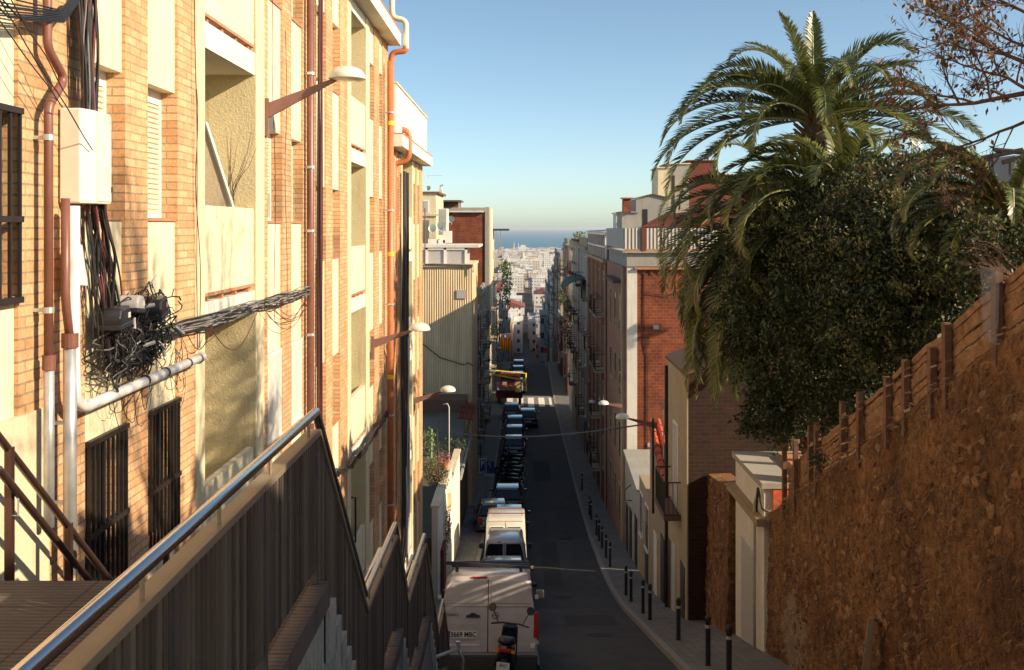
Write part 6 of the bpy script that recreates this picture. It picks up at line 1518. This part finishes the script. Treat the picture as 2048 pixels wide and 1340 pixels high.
palm('leftmost palm with long fronds drooping in front of the brick walls', P(1580, 440, 25.3), 4.2,
     [(180, 38, 4.0, 1.5), (172, 25, 4.0, 1.4), (190, 16, 4.2, 1.3), (165, 5, 4.2, 1.2), (200, -4, 4.2, 1.3), (180, -8, 4.4, 1.3), (190, -18, 4.5, 1.1), (172, -26, 4.5, 0.9), (205, -34, 4.5, 0.8), (186, -42, 4.4, 0.6), (195, 30, 4.2, 1.9), (178, 8, 4.4, 1.6), (168, -45, 4.4, 0.6), (182, -30, 4.7, 1.0), (192, -10, 4.6, 1.4), (210, -20, 4.5, 1.2), (225, -5, 4.3, 1.5), (198, -50, 4.4, 0.45), (188, 4, 4.5, 1.7), (175, -15, 4.6, 1.2), (160, -30, 4.4, 0.9), (215, -40, 4.6, 0.7), (184, -56, 4.3, 0.4), (240, -30, 4.2, 1.0), (250, 0, 3.9, 1.6), (230, -55, 4.3, 0.4), (178, -38, 4.8, 0.7), (262, -40, 4.2, 0.7), (194, 46, 3.8, 2.0), (170, 52, 3.6, 1.6), (206, 24, 4.1, 1.5), (212, 55, 3.4, 1.7), (188, -40, 5.0, .55), (196, -28, 5.0, .9), (176, -50, 5.0, .4), (204, -46, 4.9, .5), (182, -22, 4.9, 1.15), (212, -34, 4.9, .8), (170, -36, 4.9, .8), (190, -60, 4.9, .25), (222, -46, 4.8, .5), (236, -38, 4.8, .7)], 10, 7, -6.5, skirt=6)
palm('small palm at the right edge behind the hedge', P(2022, 415, 15.2), 1.9,
     [(175, 55, 1.9, 1.3), (185, 40, 1.9, 1.4), (170, 25, 1.9, 1.2), (190, 60, 1.7, 1.0), (150, 70, 1.6, .8), (180, 10, 1.8, 1.2)], 16, 9, -3, rt=.18)
# ---- hedge trees
def clump_pts(c, r, n, shell=.55):
    d = nr.normal(size=(n, 3)); d /= np.linalg.norm(d, axis=1)[:, None]
    rad = nr.uniform(shell**3, 1, n)**(1/3)
    lump = 1+.16*np.sin(d[:, 0]*7+c[0]*3)*np.cos(d[:, 2]*6+c[2])+.10*np.sin(d[:, 1]*13)
    return np.array(c)+d*(rad*lump)[:, None]*np.array(r)
def mn_mask(A):
    return (np.sin(A[:, 0]*5.1+A[:, 2]*3.3)+np.sin(A[:, 1]*4.7-A[:, 2]*6.1)+nr.normal(scale=.5, size=len(A))) > .55
def tree(label, clumps, trunkfoot, leafmat_, size, dens, name='hedge_tree', cat='tree', aspect=.42, twigs=14, tr=.16, fans=()):
    t = thing(name, label, cat); cs = [c for c, r in clumps]; mid = Vector(np.mean([list(c) for c in cs], axis=0)); foot = Vector(trunkfoot); rr = random.Random(int(abs(foot.x*100)))
    m = MB(); fork = foot.lerp(mid, .55); m.tube([foot, foot.lerp(fork, .5)+Vector((.1, 0, 0)), fork], [tr, tr*.8, tr*.6], 8); m.build('trunk', M['bark'], t)
    m = MB()
    for c, r in clumps:
        c = Vector(c); m.tube([fork, fork.lerp(c, .5)+Vector((0, 0, .2)), c], [tr*.5, tr*.35, tr*.15], 6)
        for k in range(twigs):
            d = Vector((rr.gauss(0, 1), rr.gauss(0, 1), rr.gauss(0, 1))).normalized(); e = c+Vector((d.x*r[0], d.y*r[1], d.z*r[2]))*rr.uniform(.8, 1.08)
            m.tube([c.lerp(e, .15), c.lerp(e, .6)+Vector((rr.uniform(-.1, .1), 0, rr.uniform(-.05, .15))), e], [.02, .010, .003], 4)
    m.build('branches', M['bark'], t)
    P_ = []
    for c, r in clumps:      # leaves sit in sprays at twig ends, with gaps between the sprays
        nL = int(dens*(r[0]*r[1]+r[0]*r[2]+r[1]*r[2])); nS = max(8, nL//34); S = clump_pts(c, tuple(x*1.03 for x in r), nS, .5)
        rad_ = np.linalg.norm((S-np.array(c))/np.array(r), axis=1); ragged = nr.uniform(size=nS) < .22
        S[ragged] = np.array(c)+(S[ragged]-np.array(c))*nr.uniform(1.02, 1.28, ragged.sum())[:, None]
        P_.append(np.repeat(S, 34, axis=0)+nr.normal(scale=(.085, .085, .07), size=(nS*34, 3)))
    P_ = np.concatenate(P_)
    v, q = leaf_quads(P_, size*nr.choice([.75, 1.0, 1.35], len(P_)), aspect, .5); pts_mesh('crown', v, q, M[leafmat_], t)
    for fi, k in enumerate(fans):
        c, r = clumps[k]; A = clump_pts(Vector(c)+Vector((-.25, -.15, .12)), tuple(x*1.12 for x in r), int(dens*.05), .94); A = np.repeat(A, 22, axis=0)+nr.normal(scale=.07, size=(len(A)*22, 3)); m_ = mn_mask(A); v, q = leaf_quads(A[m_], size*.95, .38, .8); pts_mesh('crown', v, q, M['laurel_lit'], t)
    return t
def C_(px, py, y, rx, ry, rz): return (tuple(P(px, py, y)), (rx, ry, rz))
D = 2900
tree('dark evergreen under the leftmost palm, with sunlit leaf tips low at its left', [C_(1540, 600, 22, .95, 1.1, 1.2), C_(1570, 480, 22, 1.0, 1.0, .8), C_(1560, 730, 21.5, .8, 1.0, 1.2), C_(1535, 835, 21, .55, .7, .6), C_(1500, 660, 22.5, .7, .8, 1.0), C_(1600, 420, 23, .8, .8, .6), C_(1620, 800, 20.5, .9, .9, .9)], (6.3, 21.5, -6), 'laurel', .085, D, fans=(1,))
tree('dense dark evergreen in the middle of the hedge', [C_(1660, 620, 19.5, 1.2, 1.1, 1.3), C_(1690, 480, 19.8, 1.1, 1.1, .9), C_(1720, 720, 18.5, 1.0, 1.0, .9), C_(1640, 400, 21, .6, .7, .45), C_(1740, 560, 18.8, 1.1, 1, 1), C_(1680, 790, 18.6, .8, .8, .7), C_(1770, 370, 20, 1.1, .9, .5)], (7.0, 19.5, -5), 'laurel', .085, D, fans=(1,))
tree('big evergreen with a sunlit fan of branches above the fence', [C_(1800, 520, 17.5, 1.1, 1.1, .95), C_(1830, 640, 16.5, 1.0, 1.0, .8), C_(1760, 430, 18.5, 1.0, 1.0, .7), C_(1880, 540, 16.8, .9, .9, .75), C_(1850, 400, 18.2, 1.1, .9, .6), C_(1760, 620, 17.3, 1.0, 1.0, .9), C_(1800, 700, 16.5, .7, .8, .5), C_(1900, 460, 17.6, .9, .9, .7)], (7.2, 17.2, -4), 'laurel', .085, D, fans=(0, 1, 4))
tree('evergreen at the right edge above the highest fence post', [C_(1960, 510, 15, .8, 1.0, .55), C_(2040, 550, 14, .8, .9, .5), C_(1930, 440, 16.5, .8, .9, .45)], (7.5, 15.2, -2.6), 'laurel', .085, D, fans=(0,))
tree('thinner evergreen behind the hedge, between palms', [C_(1640, 560, 23.5, 1.4, 1.0, 1.2), C_(1790, 600, 21, 1.6, 1.0, 1.5), C_(1930, 600, 19, 1.2, .9, 1.0), C_(1480, 660, 26, .5, .7, 1.0)], (8.5, 22.5, -5), 'laurel', .15, 900)
for k_, (a_, b_, c_) in enumerate(((7.0, 4.9, 1.6), (7.0, 6.9, 2.1), (7.1, 8.9, 2.0))):
    tree('%s evergreen standing outside the frame beyond the retaining wall' % ('nearest', 'middle', 'last')[k_], [((a_, b_, c_), (.95, 1.15, 1.2)), ((a_+.2, b_+.3, c_-1.3), (.9, 1.1, 1.0)), ((a_-.1, b_-.6, c_+.3), (.6, .6, .8))], (a_+.3, b_, c_-3.2), 'laurel', .13, 700)
# small weed on the wall, ivy tuft at the low rubble wall
c_ = clump_pts(P(1662, 918, 16.6)+Vector((-.2, 0, 0)), (.16, .3, .12), 260, .1); v, q = leaf_quads(c_, .05, .45); o = pts_mesh('wall_weed', v, q, M['laurel']); tag(o, 'small green weed growing from the top of the retaining wall', 'plant')
# dry grass and weeds rooted in the joints of the retaining wall
gv, gq = [], []; rr = random.Random(55)
for k in range(2200):
    y = rr.uniform(9.5, 21.5); top_ = rr.random() < .2; zt_ = WT(y); z = zt_+rr.uniform(-.12, .05) if top_ else zt_-rr.random()**1.3*3.6
    if z < g(y)+.4: continue
    x = 5.16-.10*(zt_-z)/6; d = Vector((-rr.uniform(.2, 1), rr.gauss(0, .5), rr.uniform(-.9, .5) if not top_ else rr.uniform(-.3, 1.0))).normalized(); L_ = rr.uniform(.04, .13)*(1.3 if top_ else 1)
    p = Vector((x, y, z)); s_ = Vector((0, .006, .002)); mid = p+d*L_*.55; tip = p+d*L_+Vector((0, 0, -.3*L_)); b_ = len(gv); gv += [tuple(p-s_), tuple(p+s_), tuple(mid+s_), tuple(mid-s_), tuple(tip+s_*.3), tuple(tip-s_*.3)]; gq += [(b_, b_+1, b_+2, b_+3), (b_+3, b_+2, b_+4, b_+5)]
struct(pts_mesh('dry_grass', gv, gq, leafmat('dry_grass_blade', [(.12, .065, .03), (.26, .15, .07), (.36, .24, .11)], .8, .2)), 'stuff')
# ---- autumn tree reaching in from the right
def branchy(m, tips, p, d, L, r, lvl, rr, spread=.55, bend=.12):
    n = 7; pts = [p.copy()]; q = p.copy(); dd = d.copy()
    for i in range(n):
        dd = (dd+Vector((rr.gauss(0, bend), rr.gauss(0, bend), rr.gauss(0, bend)+.02))).normalized(); q = q+dd*L/n; pts.append(q.copy())
    m.tube(pts, [r*(1-.55*i/n) for i in range(n+1)], 5 if r > .01 else 3, cap=False)
    if lvl <= 0: tips += pts[2:]; return
    for i in range(2, n+1):
        if rr.random() < .92:
            e = (dd+Vector((rr.gauss(0, spread), rr.gauss(0, spread), rr.gauss(0, spread)))).normalized(); branchy(m, tips, pts[i], e, L*rr.uniform(.42, .68), r*.5, lvl-1, rr, spread, bend)
    branchy(m, tips, q, dd, L*.6, r*.45, lvl-1, rr, spread, bend)
def autumn(label, foot, limbs, seed, nleaf, mats, group=None):
    rr = random.Random(seed); t = thing('autumn_tree', label, 'tree', group=group); foot = Vector(foot); tips = []
    fork = Vector(limbs[0][0]); m = MB(); m.tube([foot, foot.lerp(fork, .5)+Vector((.1, .1, 0)), fork], [.20, .16, .11], 9); m.build('trunk', M['bark'], t)
    m = MB()
    for (a, c, r) in limbs:
        a, c = Vector(a), Vector(c); m.tube([fork, a], [.08, r], 7); d = (c-a); branchy(m, tips, a, d.normalized(), d.length, r, 3, rr, .5, .10)
    m.build('branches', M['bark'], t)
    idx = [rr.randrange(len(tips)) for _ in range(nleaf)]; cp_ = np.array([list(tips[i]) for i in idx])+nr.normal(scale=.035, size=(nleaf, 3)); cp_[:, 2] -= .03
    k = int(nleaf*mats[1]); v, q = leaf_quads(cp_[:k], .072, .42, 1.2); pts_mesh('leaves', v, q, M[mats[0]], t)
    v, q = leaf_quads(cp_[k:], .072, .42, 1.2); pts_mesh('green_leaves', v, q, M['olive'], t); return t
fk = Vector((6.6, 9.6, 1.0))
autumn('autumn tree with bare twigs and brown leaves reaching in at the top right', (6.9, 9.8, -1.4),
       [(P(2080, 180, 9.6), P(1860, 230, 10.2), .028), (P(2090, 190, 9.5), P(1930, 150, 9.9), .022), (P(2100, 150, 9.3), P(1900, 60, 9.8), .024), (P(2080, 230, 9.5), P(1900, 320, 9.8), .018),
        (P(2120, 60, 9.2), P(1980, -20, 9.4), .022), (P(2110, 110, 9.0), P(1960, 70, 9.2), .018)], 12, 1500, ('brownleaf', .72))
autumn('autumn tree standing outside the frame on the right, shading the facade', (6.6, 6.0, .6),
       [((6.6, 6.0, 2.2), (6.0, 5.2, 4.2), .04), ((6.6, 6.0, 2.2), (6.2, 7.2, 4.0), .04), ((6.6, 6.0, 2.0), (5.9, 6.1, 3.6), .035), ((6.6, 6.0, 1.8), (6.6, 4.8, 3.4), .035)], 14, 1500, ('brownleaf', .6))
# shrub twigs on the right edge above the fence
rr = random.Random(8); m = MB(); tips = []
for k in range(7): branchy(m, tips, P(2060, 560+k*4, 11.2+.2*k), Vector((-1, rr.uniform(-.3, .3), rr.uniform(-.1, .6))).normalized(), .55, .008, 2, rr, .6, .15)
tag(m.build('bare_shrub', M['bark']), 'bare reddish twigs above the fence at the right edge', 'shrub')
# ---- plants on the left terraces
def spiky(label, p, n, L, mat, size=.10, spread=(.5, .5, .4), name='potted_plant', cnt=500, cat='plant', aspect=.35, pot=None, group=None):
    t = thing(name, label, cat, group=group); p = Vector(p); rr = random.Random(int(p.y*10)); m = MB()
    for k in range(n): m.tube([p, p+Vector((rr.uniform(-1, 1)*spread[0]*.7, rr.uniform(-1, 1)*spread[1]*.7, L*rr.uniform(.6, 1)))], [.02, .006], 4)
    m.build('stems', M['bark'], t)
    c_ = clump_pts(p+Vector((0, 0, L*.6)), spread, cnt, .1); v, q = leaf_quads(c_, size, aspect); pts_mesh('leaves', v, q, M[mat], t)
    if pot: m = MB(); m.lathe([(.12, -.28), (.19, 0), (.21, 0), (.21, .04), (.17, .04)], p.x, p.y, p.z, 12); m.build('pot', M['tileline'], t)
    return t
t = thing('cactus', 'tall pale green cactus stalk rising from the terrace plants', 'cactus'); q = P(862, 915, 38); m = MB(); m.tube([q, P(863, 858, 38)], [.055, .04], 8); m.build('stalk', M['cactus'], t)
t = thing('cactus', 'second, thinner dry cactus stalk right of the pale green one', 'cactus'); q = P(877, 930, 38.5); m = MB(); m.tube([q, P(874, 856, 38.5)], [.045, .012], 8); m.build('stalk', M['olive'], t)
spiky('leafy green creeper at the top of the terrace beside the last brick building', P(855, 905, 36), 5, .6, 'plantgreen', .11, (.35, .5, .5), cnt=350)
spiky('dark green shrub on the dark terrace under the overhead cable', P(905, 905, 46), 5, .5, 'laurel', .12, (.7, .6, .45), cnt=700)
spiky('pink flowering plant in a hanging pot on the garden wall', P(888, 925, 38), 4, .3, 'flower', .08, (.28, .4, .25), cnt=260, pot=1)
spiky('dry yellow trailing plant falling over the garden wall top', P(866, 955, 37), 6, .3, 'palmdry', .10, (.30, .5, .5), cnt=500)
spiky('pale flowering creeper halfway down the garden wall', P(878, 960, 37), 3, .2, 'flower', .06, (.10, .3, .7), cnt=220)
spiky('bright green creeper hanging on the lower white garden wall', P(893, 1075, 36.5), 4, .5, 'plantgreen', .09, (.16, .7, .75), cnt=700)
spiky('big trailing green plant covering the top edge of the garden wall', P(884, 985, 37.2), 6, .7, 'laurel', .10, (.22, 1.2, .5), cnt=900)
spiky('light green bush in the planting bed behind the garden wall', P(868, 960, 40), 6, .8, 'plantgreen', .11, (.4, 1.6, .5), cnt=700)
spiky('small green plant at the near foot of the garden wall', P(872, 1100, 34.5), 3, .4, 'plantgreen', .08, (.15, .3, .35), cnt=200)
spiky('climbing plant with big light leaves covering a corner on the left row', P(1013, 590, 150), 8, 2.6, 'plantgreen', .55, (.85, 1.2, 3.6), name='climber', cnt=420, cat='climber')
spiky('palm-like leafy top of the climbing plant against the city', P(1010, 548, 150), 8, 1.5, 'plantgreen', .9, (1.0, 1.0, 1.2), name='climber', cnt=90, cat='climber', aspect=.2)
spiky('light green bush on a balcony above the striped flag', P(985, 668, 100), 5, .8, 'plantgreen', .22, (.6, .8, .8), cnt=260)
spiky('roof plants on the grey house at the right-hand row', P(1160, 478, 80), 5, .5, 'plantgreen', .22, (.5, 1.5, .35), cnt=160)
spiky('bushy climbing plant between the houses of the right row', P(1140, 680, 92), 5, 2, 'laurel', .3, (.6, 1.2, 2.4), cnt=380, name='climber', cat='climber')
spiky('light leafed creeper on a wall of the right row beyond the crossing', P(1127, 606, 104), 5, 1, 'plantgreen', .3, (.7, 1.2, 1.0), cnt=160, name='climber', cat='climber')
# thin dead plants over the cacti: wire-like stems
rr = random.Random(77); m = MB()
for k in range(14):
    p = P(rr.uniform(852, 890), rr.uniform(900, 950), 37); pts = [p+Vector((rr.uniform(-.05, .05)+.3*math.sin(i*.5+k), 0, .14*i-.02*i*i)) for i in range(8)]; m.tube(pts, .009, 3)
tag(m.build('dry_plant', M['olive']), 'wiry dry stems around the cactus stalks', 'plant')

# ================================================================ the city down to the sea
rr = random.Random(101)
def far_house(label, x, y, w_, d_, h, wall, roofm, group, pitched=False, proto=None):
    t = thing('distant_house', label, 'house', (x, y, g(y)-1), group=group)
    m = MB(); m.box(-w_/2, w_/2, 0, d_, 0, h+1); m.build('wall', M[wall], t)
    m = MB()
    if pitched: m.prism([(-w_/2-.4, h+1), (w_/2+.4, h+1), (0, h+1+w_*.18)], 1, -.4, d_+.4)
    else: m.box(-w_/2-.15, w_/2+.15, -.15, d_+.15, h+1, h+1.5); m.box(-w_*.2, w_*.15, d_*.3, d_*.6, h+1.5, h+3.6)
    m.build('roof', M[roofm], t); return t
def winmat(name, c, pitch=3.0, col=(0.10, 0.10, 0.12)):
    m, t, b_ = newmat(name); uv, pos = facing_uv(t)
    bt = N(t, 'ShaderNodeTexBrick'); bt.offset = 0; bt.inputs['Scale'].default_value = 1; bt.inputs['Brick Width'].default_value = pitch*.9; bt.inputs['Row Height'].default_value = pitch
    bt.inputs['Mortar Size'].default_value = pitch*.30; bt.inputs['Mortar Smooth'].default_value = 0
    for k in ('Color1', 'Color2'): bt.inputs[k].default_value = rgba(col)
    bt.inputs['Mortar'].default_value = rgba(c); t.links.new(uv, bt.inputs['Vector'])
    t.links.new(mixc(t, .4, bt.outputs['Color'], ramp(t, noise(t, pos, .3), [(.3, (.6,)*3), (.7, (1, 1, 1))]), 'MULTIPLY'), b_.inputs['Base Color']); b_.inputs['Roughness'].default_value = .9; return m
for nm, c in (('fw_white', (.72, .70, .66)), ('fw_cream', (.62, .55, .42)), ('fw_grey', (.42, .41, .40)), ('fw_pink', (.45, .30, .24)), ('fw_ochre', (.52, .38, .22)), ('fw_red', (.32, .13, .09))): M[nm] = winmat(nm, c)
M['flatroof'] = simple('flat_roof', (.42, .37, .33), .9, 0, .3, .2); M['flatroof_w'] = simple('flat_roof_pale', (.60, .58, .54), .9, 0, .2, .2)
FG = 'houses of the distant city'
names = {'fw_white': 'white', 'fw_cream': 'cream', 'fw_grey': 'grey', 'fw_pink': 'rose', 'fw_ochre': 'ochre', 'fw_red': 'red brown'}
protos = {}
cnt = 0; y = 215.0
def block(xc, y, w_, d_, h):
    global cnt
    wall = rr.choices(list(names), (7, 4, 3.5, .8, .9, .6))[0]; pit = y < 700 and rr.random() < .2; rf = 'tile' if pit else rr.choice(['flatroof', 'flatroof_w', 'flatroof_w'])
    band = 'near the slope foot' if y < 500 else 'midway to the sea' if y < 1800 else 'close to the sea'
    rn = 'pitched red roof' if pit else ('dull flat roof' if rf == 'flatroof' else 'pale flat roof')
    shp = ('tall ' if h > 13 else 'mid-height ' if h > 10 else 'low ') + ('broad' if w_ > 10.5*(1+y/2600) else 'narrow')
    far_house('distant '+shp+' %s house with a %s, %s' % (names[wall], rn, band), xc, y, w_, d_, h, wall, 'tiledark' if pit else rf, shp+' %s houses with %s %s' % (names[wall], rn, band), pit); cnt += 1
while y < 4600 and cnt < 262:
    step = 9+y*.045; xa, xb = -34/F*y-6, 95/F*y+6
    x = xa+rr.uniform(-4, 4)
    while x < xb:
        w_ = rr.uniform(7, 13)*(1+y/2600); mid = x+w_/2
        onroad = y < 1150 and (-6.5+drift(y) < mid < 7.5+drift(y)) 
        if not onroad and rr.random() < .9:
            h = rr.uniform(6, 15)*(1 if y < 700 else 1.2)
            if abs(mid-drift(y)) < 18 and y < 900: h = rr.uniform(9, 14)
            block(mid, y+rr.uniform(-3, 3), w_, step*.7, h)
        x += w_+rr.uniform(.5, 4)
    y += step
# beside the far street: continuous fronts
for k in range(14):
    y = 160+k*24; 
    for s in (-1, 1):
        if s == 1 and y < 300: continue
        far_house('house fronting the far lower part of the street, %s side' % ('left' if s < 0 else 'right'), drift(y)+(-9.2 if s < 0 else 10.2), y, 11, 23, rr.uniform(8, 13), rr.choice(list(names)), rr.choice(['tiledark', 'flatroof', 'flatroof_w']), 'far street fronts on the %s side' % ('left' if s < 0 else 'right'))
# the rest of the town, an unbroken mass
m = MB()
for k in range(2600):
    y = rr.uniform(300, 1)**1 if False else 350+5000*rr.random()**.8; s = rr.choice((-1, 1)); lim0 = 34/F*y+14 if s < 0 else 95/F*y+14; x = s*(lim0+rr.random()*y*.5)
    w_ = rr.uniform(10, 26); h = rr.uniform(6, 20); m.box(x, x+w_, y, y+rr.uniform(12, 30), g(y)-2, g(y)+h, rr.randrange(4))
for k in range(520):
    y = 2200+3100*rr.random(); x = rr.uniform(-34/F*y, 95/F*y); w_ = rr.uniform(10, 30); h = rr.uniform(6, 18); m.box(x, x+w_, y, y+rr.uniform(12, 30), g(y)-2, g(y)+h, rr.randrange(4))
struct(m.build('town', [M['fw_white'], M['fw_cream'], M['fw_grey'], M['fw_pink']]), 'stuff')
# landmarks
q = P(1046, 540, 2300); t = thing('domed_building', 'large pale dome with a lantern in the distant city', 'dome', (q.x, q.y, g(2300)))
zc = q.z-g(2300); m = MB(); m.lathe([(15, 0), (15, zc-4), (13, zc), (13, zc+6), (12.2, zc+12), (10, zc+17), (6.5, zc+21), (3, zc+23.5), (2.6, zc+30), (.1, zc+34)], 0, 0, 0, 20); m.build('dome', M['fw_cream'] if False else M['flatroof_w'], t)
m = MB(); m.lathe([(13.6, zc+1), (13.6, zc+3)], 0, 0, 0, 20); m.build('drum_band', M['flatroof'], t); m = MB(); m.box(-22, 22, -12, 12, 0, zc-5); m.build('wall', M['fw_cream'], t)
m = MB(); m.lathe([(4, zc+21), (4, zc+37), (3.6, zc+38), (.1, zc+40)], 0, 0, 0, 10); m.build('lantern', M['fw_cream'], t)
def tower(label, px0, px1, pyt, y, mat, ch=0):
    a, c = P(px0, 0, y), P(px1, pyt, y); t = thing('tower_block', label, 'tower', ((a.x+c.x)/2, y, g(y))); w_ = (c.x-a.x); h = c.z-g(y)
    m = MB(); m.box(-w_/2, w_/2, 0, w_*1.2, 0, h); m.build('wall', M[mat], t); m = MB(); m.box(-w_*.3, w_*.3, w_*.2, w_*.8, h, h+w_*.25); m.build('roof_room', M['flatroof_w'], t); return t
tower('white square tower block, right of the distant dome', 1087, 1099, 506, 1500, 'fw_white'); tower('shorter white slab behind the white square tower', 1076, 1085, 511, 1700, 'fw_white'); tower('wide cream slab block left of the white tower', 1066, 1080, 522, 1300, 'fw_cream')
tower('pale slab in front of the sea, right end of the far city', 1099, 1112, 512, 1900, 'fw_white'); tower('grey tower block close to the dome', 1032, 1041, 526, 1800, 'fw_grey'); tower('cream tower rising left of the dome', 1010, 1022, 520, 2400, 'fw_cream')
tower('far white harbour block with a flat top against the sea', 1038, 1054, 494, 4300, 'fw_white')
t = thing('harbour_roof', 'long white swooping roof on the far harbour front', 'roof'); m = MB(); pts = [P(1040, 506, 4200), P(1046, 503, 4200), P(1052, 503, 4200), P(1060, 510, 4200), P(1068, 514, 4200), P(1077, 516, 4200)]
for a_, c_ in zip(pts, pts[1:]): m.hexa([(a_.x, a_.y, g(4200)), (c_.x, c_.y, g(4200)), (c_.x, c_.y+60, g(4200)), (a_.x, a_.y+60, g(4200))], [a_, c_, c_+Vector((0, 60, 0)), a_+Vector((0, 60, 0))])
m.build('roof', M['white'], t)
t = thing('harbour_mast', 'tall thin mast on the far harbour front', 'mast'); m = MB(); m.tube([P(1028, 505, 4300), P(1028, 484, 4300)], [2.5, 1], 5); m.build('mast', M['white'], t)
t = thing('harbour_mast', 'shorter thin mast beside the white harbour block', 'mast'); m = MB(); m.tube([P(1037, 505, 4350), P(1037, 486, 4350)], [2, 1], 5); m.build('mast', M['white'], t)
# grey steel frame on a roof at the right edge
t = thing('steel_canopy', 'dark steel canopy frame on a roof at the right edge above the small palm', 'canopy')
m = MB()
for a_, c_ in (((1955, 318), (2045, 300)), ((1990, 300), (2048, 305)), ((2005, 325), (2060, 310))): m.tube([P(*a_, 40), P(*c_, 40)], .10, 6)
for pxx in (1968, 1985, 2020): m.tube([P(pxx, 316, 40), P(pxx, 350, 40)], .05, 5)
m.build('frame', M['darkmetal'], t)
pbox(MB(), 2030, 2110, 310, 420, 42, 4).build('roof_room', M['grey'], t)
# ================================================================ haze
m = MB(); m.box(-90500, 90500, -60, 121000, -122, 9.0)
hz = m.build('haze', None) if False else None
def hazemat():
    mt = bpy.data.materials.new('haze_air'); mt.use_nodes = True; t = mt.node_tree; t.nodes.clear(); o = t.nodes.new('ShaderNodeOutputMaterial'); v = t.nodes.new('ShaderNodeVolumePrincipled')
    v.inputs['Density'].default_value = HAZE; v.inputs['Color'].default_value = (.88, .95, 1.0, 1); v.inputs['Anisotropy'].default_value = .2; t.links.new(v.outputs[0], o.inputs['Volume']); return mt
HAZE = 4e-5
struct(m.build('haze', hazemat()), 'stuff')
